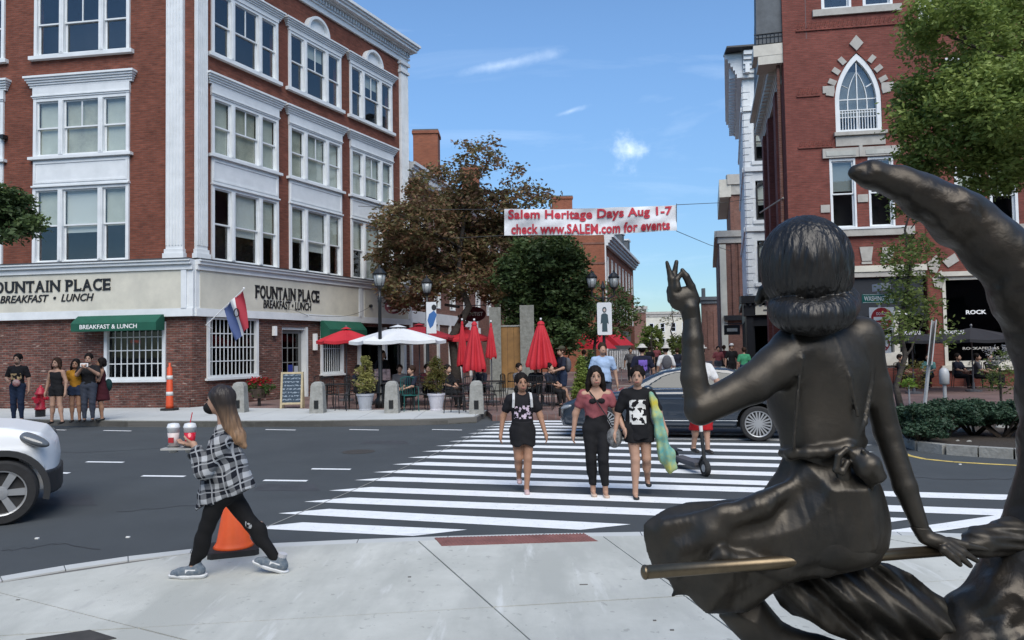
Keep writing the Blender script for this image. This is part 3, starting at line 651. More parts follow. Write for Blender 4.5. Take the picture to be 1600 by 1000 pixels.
for i in range(-26, 14):
    x0 = -1.0 + i * 1.5 + 0.006; x1 = x0 + 1.488
    pl = clip_poly(clip_poly(full, 1, 0, x1), -1, 0, -x0)
    if len(pl) >= 3: MB().prism(pl, FZ - .05, FZ).build('slab', M_conc2, far, Matrix.Identity(4))
# red brick paving of the corner plaza and the pedestrian street beyond
pv = [(-0.55, 19.3), (12.5, 19.6), (26, 19.0), (60, 30), (60, 300), (-60, 300), tuple((CF + uR * 14)[:2] + np.array([-3, 0])), tuple(CF[:2] + np.array([0.2, 0.3])), (CF[0] + .6, CF[1] - .1), (-4.3, 21.9), (-0.75, 21.0)]
pl2 = MB().prism(pv, -0.1, FZ - 0.004).build('brick_paving', M_paver, kind='structure')
M_paver2 = M_conc2
for k, y in enumerate([26.5, 33, 41, 52, 66, 85]):
    MB().box(-3.0 + k * .9, 7 + k * 3.2, y, y + .4, FZ - .02, FZ).build('paving_band', M_granite, pl2, Matrix.Identity(4))
land = MB().box(-420, 420, 120, 900, -0.1, 0.12).build('far_ground', M_conc2, kind='structure')

# ------------------------------------------------------------------ window units
_cache = {}
def sash_window(W, H, cols, upper_split, blinds, glass=None, frame_mat=None, casing=0.11):
    """triple or single sash window in its own frame: origin bottom-left at the wall face. returns list of (name, mesh, [children])"""
    key = (round(W, 2), round(H, 2), tuple(cols), tuple(upper_split), tuple(blinds), id(glass), id(frame_mat), casing)
    if key in _cache: return _cache[key]
    fm = frame_mat or M_white; g = glass or M_glass
    mb = MB(); d0, d1 = -0.07, 0.10; mw = 0.17 if len(cols) > 1 else 0
    iw = W - 2 * casing - mw * (len(cols) - 1); tot = sum(cols); kids = []
    mb.box(0, casing, d0, d1, 0, H); mb.box(W - casing, W, d0, d1, 0, H); mb.box(casing, W - casing, d0 + .01, d1, H - .10, H); mb.box(casing, W - casing, d0 + .01, d1, 0, .06)
    x = casing; sash = MB()
    for i, c in enumerate(cols):
        w = iw * c / tot; x1 = x + w
        if i < len(cols) - 1:
            mb.box(x1 + .004, x1 + mw - .004, d0 - .015, d1, 0.061, H - .101); mb.box(x1 + .05, x1 + mw - .05, d0 - .03, d0 - .014, 0.1, H - .15)
        z0, z1 = .061, H - .101; zm = (z0 + z1) / 2; s = .055
        # lower sash (set back), upper sash
        for (a, b, yy) in ((z0, zm + .02, .05), (zm - .02, z1, .0)):
            sash.box(x, x + s, yy, yy + .04, a, b); sash.box(x1 - s, x1, yy, yy + .04, a, b); sash.box(x + s, x1 - s, yy, yy + .039, a, a + s * .9); sash.box(x + s, x1 - s, yy, yy + .039, b - s * .8, b)
        if upper_split[i]: sash.box((x + x1) / 2 - .018, (x + x1) / 2 + .018, 0.002, .038, zm + .02, z1 - s)
        for (a, b, yy) in ((z0 + s * .9, zm - .02, .07), (zm + .03, z1 - s * .8, .02)):
            kids.append(('pane', MB().box(x + s, x1 - s, yy, yy + .006, a, b).mesh('pane', g)))
        if blinds[i]:
            frac, bm = blinds[i]; zb = z1 - (z1 - z0) * frac
            kids.append(('blind', MB().box(x + .03, x1 - .03, .13, .14, zb, z1).mesh('blind', bm)))
        x = x1 + mw
    out = (mb.mesh('window', fm), sash.mesh('sash', fm), kids); _cache[key] = out; return out
def put_window(parent, M, W, H, **k):
    fr, sa, kids = sash_window(W, H, k.get('cols', (1,)), k.get('split', (0,)), k.get('blinds', (None,)), k.get('glass'), k.get('fm'), k.get('casing', .11))
    w = add_obj('window', fr, parent, M); add_obj('sash', sa, w, M)
    for n, me in kids: add_obj(n, me, w, M)
    return w
def cornice(x0, x1, z0, z1, out, m, steps=4, y=0.0, ends=True):
    """stepped classical cornice, projecting further towards its top"""
    mb = MB()
    for i in range(steps):
        t0, t1 = i / steps, (i + 1) / steps; o = out * (0.25 + .75 * t1 ** 1.3); e = o * .8 if ends else 0
        mb.box(x0 - e, x1 + e, y - o, y + 0.02, z0 + (z1 - z0) * t0, z0 + (z1 - z0) * t1 - .004)
    return mb
def T(M, x=0, y=0, z=0): return M @ Matrix.Translation((x, y, z))

# ------------------------------------------------------------------ corner building with the restaurant
FB = thing('brick_building', 'four-storey red brick corner building with white trimmed windows and a cream restaurant sign band', 'building', CF)
ML, MR = frame(CF, AL), frame(CF, AR)
ZG, ZB0, ZB1, ZTOP = 0.15, 3.10, 4.97, 15.72
colsL = [(-5.80, 3.55), (-10.55, 3.6), (-15.3, 3.6)]; colsR = [(0.74, 3.14), (4.47, 3.14), (8.22, 3.14)]
LEN_L, LEN_R = 19.5, 12.66
def holes_for(cols): return [h for (x, w) in cols for h in ((x + .02, x + w - .02, 4.99, 7.56), (x + .02, x + w - .02, 8.56, 10.6), (x + .02, x + w - .02, 12.0, 14.28))]
wall(-LEN_L, -0.0, ZB1 - .15, ZTOP, .35, holes_for(colsL)).build('wall', M_brick, FB, ML)
wall(0.0, LEN_R, ZB1 - .15, ZTOP, .35, holes_for(colsR)).build('wall', M_brick, FB, MR)
# closing masses behind (rooms)
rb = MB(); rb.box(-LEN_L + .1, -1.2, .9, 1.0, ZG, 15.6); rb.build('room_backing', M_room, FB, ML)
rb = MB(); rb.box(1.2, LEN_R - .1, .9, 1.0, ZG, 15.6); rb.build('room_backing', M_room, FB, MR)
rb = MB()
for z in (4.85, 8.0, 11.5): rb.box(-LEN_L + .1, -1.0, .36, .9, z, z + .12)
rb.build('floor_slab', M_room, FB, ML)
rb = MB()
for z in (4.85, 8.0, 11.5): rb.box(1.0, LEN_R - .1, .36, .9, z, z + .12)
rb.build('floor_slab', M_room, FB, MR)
MB().prism([tuple((CF + np.array([0, 0, 0]))[:2] - CF[:2]), tuple((uR * LEN_R)[:2]), tuple((uR * LEN_R)[:2] + np.array([-26, 4])), tuple((-uL * LEN_L)[:2] + np.array([2, 10])), tuple((-uL * LEN_L)[:2])], 15.75, 15.95).build('roof', M_slate, FB, Matrix.Translation(Vector(CF)))
e1 = wall(0, 13, ZG, ZTOP, .3, []); e1.build('end_wall', M_brick_b, FB, frame(CF + uR * LEN_R, AR + math.pi / 2))
blG, blW, blY = M_blind, M_blindw, mat('aged_blind', (.47, .46, .38), .8, noise=(2, .3))
spots(M_blind, 1.4, .55, (.40, .41, .37), .6, (1, 1, .4), 2, .2)
brow = {0: [((1, blG), None, (1, blG)), ((.52, blG), (.60, blW), (.5, blG)), None],
        1: None}
def facade(M, cols, seedrow):
    for ci, (x, w) in enumerate(cols):
        b1 = ((round(.5 + .06 * ((ci * 7) % 3), 2), blG), (round(.60 + .09 * (ci % 2), 2), blW), (.52, blG if ci % 2 == 0 else blY)) if seedrow == 'L' else [(None, (.62, blW), (.56, blG)), ((.55, blG), (.66, blW), (.5, blG)), ((.5, blG), (1.0, blG), None)][ci]
        put_window(FB, T(M, x, 0, 4.99), w, 2.57, cols=(1, 1.55, 1), split=(0, 0, 0), blinds=b1)
        b2 = ((1, blG if ci != 1 else blY), (1 if ci != 2 else .93, blY if ci == 0 else blG), (1, blG))
        put_window(FB, T(M, x, 0, 8.60), w, 2.0, cols=(1, 1.55, 1), split=(0, 1, 0), blinds=b2)
        put_window(FB, T(M, x, 0, 12.06), w, 2.24, cols=(1, 1.55, 1), split=(0, 1, 0), blinds=(None, (.25, blG) if ci else None, None))
        # spandrel panel between first and second floor
        sp = MB(); sp.box(x, x + w, -.06, .3, 7.62, 8.50); 
        sp.box(x + .04, x + w - .04, -.085, -.058, 7.70, 7.76); sp.box(x + .04, x + w - .04, -.085, -.058, 8.36, 8.42); sp.box(x + .04, x + .11, -.085, -.058, 7.765, 8.355); sp.box(x + w - .11, x + w - .04, -.085, -.058, 7.765, 8.355)
        sp.build('spandrel_panel', M_white, FB, M)
        sl = MB(); sl.box(x - .12, x + w + .12, -.17, .02, 8.503, 8.597); sl.box(x - .02, x + w + .02, -.13, .02, 7.563, 7.617); sl.build('sill', M_white, FB, M)
        MB().box(x - .14, x + w + .14, -.16, .02, 11.93, 12.055).build('sill', M_white, FB, M)
        cn = cornice(x - .05, x + w + .05, 10.98, 11.34, .26, M_white, 5); cn.box(x - .02, x + w + .02, -.09, .03, 10.605, 10.975); cn.box(x - .05, x + w + .05, -.12, -.088, 10.66, 10.70)
        cn.build('window_cornice', M_white, FB, M)
        cn = cornice(x - .05, x + w + .05, 14.42, 14.74, .26, M_white, 5); cn.box(x - .02, x + w + .02, -.09, .03, 14.305, 14.415)
        cn.build('window_cornice', M_white, FB, M)
        # half-round pediment on the top cornice
        r = .66; cx = x + w / 2; ped = MB()
        arc = [(cx + r * math.cos(t), 14.745 + r * .95 * math.sin(t)) for t in np.linspace(0, math.pi, 17)]
        arc2 = [(cx + (r - .11) * math.cos(t), 14.745 + (r - .11) * .95 * math.sin(t)) for t in np.linspace(0, math.pi, 17)]
        ped.xz(arc2, -.10, .02)
        for i in range(16): ped.xz([arc[i], arc[i + 1], arc2[i + 1], arc2[i]], -.24, .02)
        ped.build('pediment', M_white, FB, M)
facade(ML, colsL, 'L'); facade(MR, colsR, 'R')
def pilaster(M, x0, x1, z0, z1):
    mb = MB(); mb.box(x0, x1, -.12, .02, z0 + .30, z1 - .55)
    mb.box(x0 - .07, x1 + .07, -.20, .02, z0, z0 + .16); mb.box(x0 - .035, x1 + .035, -.165, .02, z0 + .163, z0 + .297)
    mb.box(x0 - .06, x1 + .06, -.19, .02, z1 - .547, z1 - .42); mb.box(x0, x1, -.13, .02, z1 - .417, z1 - .15); mb.box(x0 - .08, x1 + .08, -.22, .02, z1 - .147, z1)
    w = x1 - x0; n = 5
    for i in range(n + 1):
        xx = x0 + .03 + (w - .06) * i / n; mb.box(xx - .018, xx + .018, -.145, -.119, z0 + .42, z1 - .62)
    return mb.build('pilaster', M_white, FB, M)
pilaster(ML, -.88, -.28, ZB1 + .03, ZTOP); pilaster(MR, 0.06, .50, ZB1 + .03, ZTOP); pilaster(MR, 12.0, 12.60, ZB1 + .03, ZTOP)
# roof cornice with dentils
for (M, a, b) in ((ML, -LEN_L, 0.15), (MR, -0.15, LEN_R)):
    c = MB(); c.box(a, b, -.10, .3, ZTOP, ZTOP + .22); c.box(a, b + (.0 if a < -1 else .1), -.16, .3, ZTOP + .223, ZTOP + .30)
    c.box(a, b, -.14, .3, ZTOP + .303, ZTOP + .50); c.box(a - .0, b + .1, -.34, .3, ZTOP + .503, ZTOP + .57); c.box(a, b + .2, -.52, .3, ZTOP + .573, ZTOP + .70); c.box(a, b + .25, -.60, .3, ZTOP + .703, ZTOP + .80); c.box(a, b + .3, -.68, .3, ZTOP + .803, ZTOP + .92)
    c.build('roof_cornice', M_white, FB, M)
    d = MB(); x = a + .1
    while x < b - .08: d.box(x, x + .09, -.24, -.14, ZTOP + .32, ZTOP + .48); x += .18
    d.build('dentils', M_white, FB, M, kind='stuff')
# sign band
for (M, segs, a, b) in ((ML, [(-7.9, -.30), (-15.6, -8.1)], -LEN_L, .12), (MR, [(.14, 8.50), (8.92, 12.3)], -.02, LEN_R)):
    c = MB(); c.box(a, b, -.16, .30, ZB0, ZB1 - .19); c.box(a, b + .0, -.34, .30, ZB1 - .187, ZB1 - .09); c.box(a, b, -.40, .30, ZB1 - .087, ZB1 - .03)
    c.box(a, b, -.24, -.158, ZB1 - .36, ZB1 - .19); c.box(a, b, -.20, -.158, ZB0, ZB0 + .26)
    for (s0, s1) in segs: c.box(s1 + .02, s1 + .20, -.22, -.158, ZB0 + .262, ZB1 - .362)
    c.build('fascia', M_white, FB, M)
    MB().box(a, b, -.42, .30, ZB1 - .027, ZB1 + .0).build('gutter', M_gutter, FB, M)
    for (s0, s1) in segs: MB().box(s0, s1, -.185, -.161, ZB0 + .262, ZB1 - .362).build('sign_panel', M_cream, FB, M)
ybl = -.20
serif_text('FOUNTAIN PLACE', -7.42, -2.77, 4.02, 4.40, ybl, M_black, FB, ML)
text_fit('lettering', 'BREAKFAST  \u2022  LUNCH', -6.86, -3.39, 3.68, 3.93, ybl, M_black, FB, ML, .01, .012, .28)
serif_text('FOUNTAIN PLACE', 2.53, 5.97, 3.83, 4.29, ybl, M_black, FB, MR)
text_fit('lettering', 'BREAKFAST \u2022 LUNCH', 2.93, 5.48, 3.49, 3.79, ybl, M_black, FB, MR, .01, .012, .12)
# ground floor
wall(-LEN_L, 0.0, ZG - .1, ZB0, .35, [(-3.11, -.92, 1.06, 2.95)], -.02).build('ground_floor_wall', M_brick_g, FB, ML)
hR = [(.54, 2.83, 1.06, 3.09), (4.06, 5.47, ZG - .05, 2.85), (6.21, 7.63, .98, 3.0), (8.60, 12.3, ZG - .05, 2.95)]
wall(0.0, LEN_R, ZG - .1, ZB0, .35, hR, -.02).build('ground_floor_wall', M_brick_g, FB, MR)
mb = MB(); mb.box(-LEN_L, -.05, -.10, -.021, ZG - .1, .42); mb.build('plinth', M_brick_g, FB, ML)
def grid_window(M, x0, x1, z0, z1, nx, nz, bars_only=False):
    w = MB(); w.box(x0, x1, -.08, .16, z0, z0 + .09); w.box(x0, x0 + .11, -.08, .16, z0 + .09, z1); w.box(x1 - .11, x1, -.08, .16, z0 + .09, z1); w.box(x0 + .11, x1 - .11, -.08, .16, z1 - .06, z1)
    w.box(x0 - .06, x1 + .06, -.14, .02, z0 - .075, z0 - .003)
    o = w.build('window', M_white, FB, M); b = MB()
    for i in range(1, nx): x = x0 + .11 + (x1 - x0 - .22) * i / nx; b.box(x - .014, x + .014, .03, .05, z0 + .09, z1 - .06)
    for j in range(1, nz): z = z0 + .09 + (z1 - z0 - .15) * j / nz; b.box(x0 + .11, x1 - .11, .025, .045, z - .016, z + .016)
    b.build('glazing_bars', M_white, o, M); MB().box(x0 + .11, x1 - .11, .052, .058, z0 + .09, z1 - .06).build('pane', M_glassd, o, M)
    return o
wL = grid_window(ML, -3.11, -.92, 1.06, 2.95, 9, 4)
M_redneon = mat('red_neon', (0.5, 0.02, 0.02), 0.5, emit=(1, .05, .04, .7))
text_fit('open_sign', 'OPEN', -2.25, -1.9, 2.27, 2.36, .07, M_redneon, FB, ML, .01, .02)
MB().box(-2.22, -1.95, .07, .08, 1.75, 2.2).build('posted_notice', mat('notice', (.30, .31, .33), .8, noise=(30, .5)), FB, ML)
grid_window(MR, .54, 2.83, 1.06, 3.08, 12, 4)
grid_window(MR, 6.21, 7.63, .98, 3.0, 9, 2)
M_greyp = mat('grey_paint', (0.20, 0.205, 0.20), 0.6)
dr = MB(); dr.box(4.06, 4.15, .05, .35, ZG, 2.85); dr.box(5.36, 5.47, -.04, .35, ZG, 2.85); dr.box(4.15, 5.36, .05, .35, 2.74, 2.85)
door = dr.build('door', M_white, FB, MR)
lf = MB(); lf.box(4.16, 5.35, .20, .245, ZG, .95); lf.box(4.16, 4.30, .20, .25, .95, 2.73); lf.box(5.20, 5.35, .20, .25, .95, 2.73); lf.box(4.30, 5.20, .20, .25, 2.6, 2.73)
for i in (1, 2): lf.box(4.3 + .3 * i - .015, 4.3 + .3 * i + .015, .205, .24, .95, 2.6)
for j in (1, 2): lf.box(4.3, 5.2, .206, .239, .95 + .55 * j - .015, .95 + .55 * j + .015)
lf.build('door_leaf', M_greyp, door, MR); MB().box(4.3, 5.2, .222, .228, .95, 2.6).build('pane', M_glassd, door, MR)
MB().box(4.2, 5.3, .16, .19, .92, .98).build('push_bar', M_blackm, door, MR)
st = MB(); st.box(4.62, 4.86, .19, .20, 1.05, 1.4); st.build('door_sticker', mat('blue_sticker', (.02, .04, .25), .5), door, MR)
st = MB(); st.box(4.95, 5.15, .19, .20, 1.05, 1.35); st.build('door_sticker', mat('pale_sticker', (.4, .42, .45), .5), door, MR)
# storefront bay at the far end
sf = MB(); sf.box(8.60, 8.78, -.10, .3, ZG, 2.95)
for x in (10.55, 12.1): sf.box(x, x + .2, -.08, .3, ZG, 2.95)
sf.box(8.78, 10.55, 0, .1, ZG, .55); sf.build('storefront_frame', M_white, FB, MR)
MB().box(8.78, 12.1, .12, .126, .55, 2.95).build('pane', M_glassd, FB, MR)
# green awnings
def awning(M, x0, x1, z0, z1, out, txt=None):
    a = MB(); a.yz([(-out, z0), (-.17, z0), (-.17, z1), (-.30, z1), (-out + .06, z0 + (z1 - z0) * .62), (-out, z0 + (z1 - z0) * .5)], x0, x1)
    o = a.build('awning', M_green, FB, M)
    if txt: text_fit('awning_lettering', txt, x0 + .32, x1 - .66, z0 + .07, z0 + .21, -out - .006, M_wlet, o, M, .002, .01)
awning(ML, -3.88, -.88, 2.66, 3.17, .62, 'BREAKFAST & LUNCH'); awning(MR, 6.05, 8.5, 2.42, 3.12, .62)
# wall fittings
lm = MB(); lm.box(-7.0, -6.8, -.22, -.02, 9.30, 9.42); lm.tube([(-7.5, -.1, 9.5), (-6.95, -.12, 9.4)], .012, 6); lm.build('wall_lamp', M_blackm, FB, ML)
lt = MB(); lt.box(5.72, 5.84, -.2, -.06, 1.95, 2.6); lt.build('wall_lantern', M_wlet, FB, MR)
lt = MB(); lt.box(3.5, 3.62, -.2, -.06, 2.5, 2.85); lt.build('wall_lantern', M_wlet, FB, MR)
for (x, m_) in ((1.35, M_brick_b),): pass
cb = MB(); cb.tube([(5.3, -.2, 3.28), (4.2, -.5, 3.45), (4.05, -.2, 3.5)], .008, 5)
n = 14; cb.tube([(5.3 + 4.0 * i / n, -.25 - .3 * math.sin(math.pi * i / n), 3.3 + .55 * (i / n) - .45 * math.sin(math.pi * i / n) * .5) for i in range(n + 1)], .008, 5); cb.build('string_wire', M_blackm, FB, MR)
MB().tube([(9.3, -.3, 3.85), (9.3, -.17, 3.85)], .07, 8).build('wire_bracket', M_blackm, FB, MR)
# flag on its staff
M_fl_r = mat('flag_red', (0.30, 0.02, 0.035), .8); M_fl_w = mat('flag_white', (.70, .70, .70), .8); M_fl_b = mat('flag_blue', (.05, .08, .20), .8)
fb0 = P(322, 508, 24.0); ft0 = P(381, 452, 23.2)
FL = thing('flag', 'blue white and red OPEN flag hanging from an angled white staff on the corner wall', 'flag', fb0)
MB().tube([fb0 + np.array([0, .5, -.1]), fb0, ft0], .018, 8).build('staff', M_wlet, FL, Matrix.Identity(4)); MB().lathe([(.02, 0), (.035, .03), (.02, .06)], 8, tuple(ft0)).build('finial', M_wlet, FL, Matrix.Identity(4))
def flag_pt(u, v):                     # u along the staff from its top, v down the cloth
    a = ft0 + (fb0 - ft0) * (0.03 + u * 0.50); d = np.array([.05 + .10 * (1 - u), 0, -1.0]); x = a + d * v * 1.18 * (1 - .1 * u) 
    x = x + np.array([.36 * v * u, .10 * math.sin(u * 9 + v * 3) , 0])
    return x
NU, NV = 18, 10
for (a0, a1, m_, nm) in ((0, 7, M_fl_r, 'flag_stripe'), (7, 11, M_fl_w, 'flag_stripe'), (11, 18, M_fl_b, 'flag_stripe')):
    q = MB(); vs = [flag_pt(u / NU, v / NV) for u in range(a0, a1 + 1) for v in range(NV + 1)]
    q.add(vs + [p + np.array([0, .006, 0]) for p in vs], [(i * (NV + 1) + j, i * (NV + 1) + j + 1, (i + 1) * (NV + 1) + j + 1, (i + 1) * (NV + 1) + j) for i in range(a1 - a0) for j in range(NV)]); q.build(nm, m_, FL, Matrix.Identity(4), smooth=True)
o_ring = MB(); 
for k, ch in enumerate('O'):
    c = flag_pt(.42, .42) + np.array([0, -.06, 0])
    pts = [c + np.array([.075 * math.cos(t), 0, .13 * math.sin(t)]) for t in np.linspace(0, 2 * math.pi, 17)]; o_ring.tube(pts, .018, 6)
o_ring.build('flag_letter', M_black, FL, Matrix.Identity(4))
# ------------------------------------------------------------------ red brick tower building on the right
T0 = np.array([10.963, 29.0, 0.0]); MT = frame(T0, AL); uT = uL
TB = thing('tower_building', 'dark red brick building with a pointed arch window over paired sash windows', 'building', T0)
ASD = math.radians(75.2) + math.pi; uS = np.array([math.cos(ASD), math.sin(ASD), 0]); MS = frame(T0, ASD)     # side wall: x runs from the far end (negative) to the corner
WZ0, WZ1, WX0, WX1 = 10.12, 13.18, 1.93, 3.57; WC = (WX0 + WX1) / 2; WH = (WX1 - WX0) / 2
holes = [(1.60, 2.56, 6.35, 9.12), (3.02, 3.95, 6.35, 9.12), (1.50, 2.62, 15.08, 17.4), (3.05, 4.15, 15.08, 17.4), (WX0 - .04, WX1 + .04, WZ0, 13.3)]
holes += [(0.9, 5.0, .9, 4.4)]
wall(0.0, 5.05, 0.1, 19, .4, holes).build('wall', M_brick_t, TB, MT)
wall(5.05, 24, 0.1, 15.4, .4, [(5.75, 9.0, .95, 4.4), (10.2, 13.6, .95, 4.4), (6.35, 7.3, 6.35, 8.7), (7.6, 8.6, 6.35, 8.7), (10.6, 13, 6.35, 8.7), (6.2, 7.2, 10.3, 13.0), (10.6, 13, 10.3, 13.0)], .55).build('wall', M_brick_t, TB, MT)
MB().box(5.0, 5.049, .0, .6, .1, 19).build('return_wall', M_brick_t, TB, MT)
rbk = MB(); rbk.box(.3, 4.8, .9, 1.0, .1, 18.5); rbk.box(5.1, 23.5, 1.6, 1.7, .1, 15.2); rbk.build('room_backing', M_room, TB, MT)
# spandrels closing the pointed arch
def arch_pts(cx, hw, zs, zt, n=12):
    """pointed arch outline from the left springing over the apex to the right springing"""
    r = (hw * hw + (zt - zs) ** 2) / (2 * hw); L = []
    a1 = math.atan2(zt - zs, (r - hw))
    for i in range(n + 1):
        t = a1 * i / n; L.append((cx - hw + r - r * math.cos(t), zs + r * math.sin(t)))
    return L + [(2 * cx - x, z) for x, z in reversed(L[:-1])]
ZS = 11.35
A_out = arch_pts(WC, WH + .04, ZS, 13.28); mb = MB(); n = len(A_out)
for i in range(n - 1):
    (x0, z0), (x1, z1) = A_out[i], A_out[i + 1]
    mb.xz([(x0, z0), (x1, z1), (x1, 13.301), (x0, 13.301)], 0.0, .38)
mb.build('arch_infill', M_brick_t, TB, MT)
fr = MB(); o1 = arch_pts(WC, WH + .03, ZS, 13.24); o2 = arch_pts(WC, WH - .13, ZS, 12.98)
for i in range(len(o1) - 1): fr.xz([o1[i + 1], o1[i], o2[i], o2[i + 1]], .03, .20)
for s in (-1, 1): x = WC + s * (WH - .05); fr.box(x - .08, x + .08, .03, .20, WZ0, ZS)
fr.box(WX0 + .1, WX1 - .1, .031, .20, WZ0, WZ0 + .12)
gw = fr.build('gothic_window', M_white, TB, MT)
bars_ = MB()
for x in (WC, WC - .36, WC + .36): bars_.box(x - .018, x + .018, .10, .13, WZ0 + .12, 12.9 if x == WC else ZS + .02)
for z in (ZS + .1, 11.05 - .12, 10.75): bars_.box(WX0 + .1, WX1 - .1, .105, .135, z - .018, z + .018)
ia = arch_pts(WC, .37, ZS, 12.55)
for i in range(len(ia) - 1): bars_.xz([ia[i + 1], ia[i], (ia[i][0] * .92 + WC * .08, ia[i][1] - .02), (ia[i + 1][0] * .92 + WC * .08, ia[i + 1][1] - .02)], .10, .13)
for s in (-1, 1): bars_.xz([(WC + s * .34 - .015, 11.93), (WC + s * .34 + .015, 11.90), (WC + s * .60 + .015, 12.05), (WC + s * .60 - .015, 12.08)][::1 if s > 0 else -1], .102, .13)
bars_.build('glazing_bars', M_white, gw, MT)
pg = MB(); pp = arch_pts(WC, WH - .1, ZS, 13.0); pg.xz([(WX0 + .08, WZ0), (WX1 - .08, WZ0)] + pp[::-1], .14, .146); pg.build('pane', M_glass, gw, MT)
rl = MB()
for i in range(14): x = WX0 + .14 + (WX1 - WX0 - .28) * i / 13; rl.box(x - .012, x + .012, .07, .09, WZ0 + .12, 11.0)
rl.box(WX0 + .1, WX1 - .1, .065, .095, 11.0, 11.03); rl.build('window_guard', M_white, gw, MT)
MB().box(WX0 + .12, WX1 - .12, .3, .31, WZ0 + .7, 12.6).build('blind', mat('dull_blind', (.16, .17, .17), .9), gw, MT)
# stone voussoirs spaced round the arch
A2 = arch_pts(WC, WH + .24, ZS, 13.55, 12)
for k in (0.14, 0.32, 0.50, 0.68):
    for s in (-1, 1):
        i = k * 12; x, z = A2[int(i)][0] + (A2[int(i) + 1][0] - A2[int(i)][0]) * (i % 1), A2[int(i)][1] + (A2[int(i) + 1][1] - A2[int(i)][1]) * (i % 1)
        dx, dz = (x - (WC + .9), z - (ZS - .1)); L = math.hypot(dx, dz); dx /= L; dz /= L; hx, hz = dx * .15, dz * .15; px_, pz_ = -dz * .10, dx * .10
        q = [(x - hx - px_, z - hz - pz_), (x - hx + px_, z - hz + pz_), (x + hx + px_, z + hz + pz_), (x + hx - px_, z + hz - pz_)]
        if s > 0: q = [(2 * WC - a, b) for a, b in q]
        MB().xz(q[::-1], -.05, .02).build('arch_stone', M_stone, TB, MT)
MB().xz([(WC, 13.33), (WC + .26, 13.62), (WC, 13.95), (WC - .26, 13.62)], -.06, .02).build('keystone', M_stone, TB, MT)
for s in (-1, 1): x = WC + s * (WH + .27); MB().box(x - .22, x + .22, -.045, .02, 11.72, 12.0).build('arch_stone', M_stone, TB, MT)
MB().box(1.80, 3.75, -.16, .03, 9.98, 10.117).build('sill', M_stone, TB, MT); MB().box(1.86, 3.69, -.06, .03, 9.58, 9.976).build('apron', M_stone, TB, MT)
for (a, b) in ((1.35, 2.70), (2.82, 4.2)): MB().box(a, b, -.09, .02, 9.13, 9.50).build('lintel', M_stone, TB, MT); MB().box(a + .12, b - .12, -.11, -.088, 9.20, 9.38).build('lintel_panel', M_conc, TB, MT)
MB().box(2.70, 2.82, -.12, .02, 9.13, 9.56).build('lintel_block', M_stone, TB, MT)
for (a, b, z0, z1) in ((1.60, 2.56, 6.36, 9.11), (3.02, 3.95, 6.36, 9.11)): put_window(TB, T(MT, a, .06, z0), b - a, z1 - z0, cols=(1,), split=(0,), blinds=((.45, mat('grey_blind', (.22, .24, .24), .8)),), casing=.07)
for (a, b) in ((1.50, 2.62), (3.05, 4.15)): put_window(TB, T(MT, a, .06, 15.09), b - a, 2.3, cols=(1,), split=(1,), blinds=((.7, M_blind),), casing=.09)
MB().box(1.15, 4.45, -.10, .02, 14.80, 15.06).build('sill', M_stone, TB, MT)
MB().box(1.0, 4.6, -.16, .02, 6.02, 6.34).build('sill_course', M_stone, TB, MT); MB().box(1.3, 4.3, -.19, .02, 6.34 - .06, 6.34 + .02).build('sill', M_white, TB, MT)
MB().box(2.60, 2.98, -.05, .02, 7.35, 7.65).build('pier_block', M_stone, TB, MT); MB().box(1.22, 1.56, -.05, .02, 7.0, 7.3).build('pier_block', M_stone, TB, MT)
# recessed dog-tooth courses
for (x0, x1, z0, z1) in ((.55, 4.9, 14.35, 14.62), (.5, 1.7, 9.66, 9.88), (.5, 1.3, 11.72, 12.0)):
    d = MB(); x = x0
    while x < x1: d.xz([(x, z0), (x + .06, z0), (x + .15, z1), (x + .09, z1)], -.045, .01); x += .17
    d.build('brick_dentils', M_brick_t, TB, MT, kind='stuff'); MB().box(x0 - .05, x1 + .05, -.05, .01, z0 - .09, z0 - .02).build('string_course', M_brick_t, TB, MT)
# ground floor: shop front under a flat brick arch
MB().box(.7, 5.0, -.10, .02, 4.62, 4.86).build('cornice', M_cream, TB, MT); MB().box(.75, 4.95, -.06, .02, 4.42, 4.60).build('fascia', M_stone, TB, MT)
MB().box(.8, 4.9, .10, .16, 2.9, 4.41).build('shop_sign_board', M_navy, TB, MT)
sf = MB(); sf.box(.9, 1.02, .05, .3, .9, 2.9); sf.box(3.75, 3.95, -.02, .3, 1.5, 2.9); sf.box(1.02, 3.75, .05, .3, .9, 1.2); sf.box(2.6, 4.2, -.06, .3, 1.0, 1.5); sf.build('shop_window_frame', M_creamp, TB, MT)
MB().box(1.0, 4.95, .2, .206, .9, 2.9).build('pane', M_glassd, TB, MT)
for i, (a, dz) in enumerate(((-.55, -.1), (0, 0), (.55, -.1))):
    x = 2.85 + a * 1.25; t = a * .55; q = [(x - .17 - t * .1, 5.05 + dz), (x + .17 - t * .1, 5.05 + dz), (x + .25 + t * .5, 5.60 + dz * .4), (x - .25 + t * .5, 5.60 + dz * .4)]
    MB().xz(q, -.05, .02).build('arch_stone', M_stone, TB, MT)
MB().box(2.66, 3.04, -.05, .02, 4.93, 5.02 + .0).build('arch_stone', M_stone, TB, MT)
MB().box(2.62, 3.08, -.04, .02, 4.98, 5.0).build('arch_joint', M_brick_t, TB, MT)
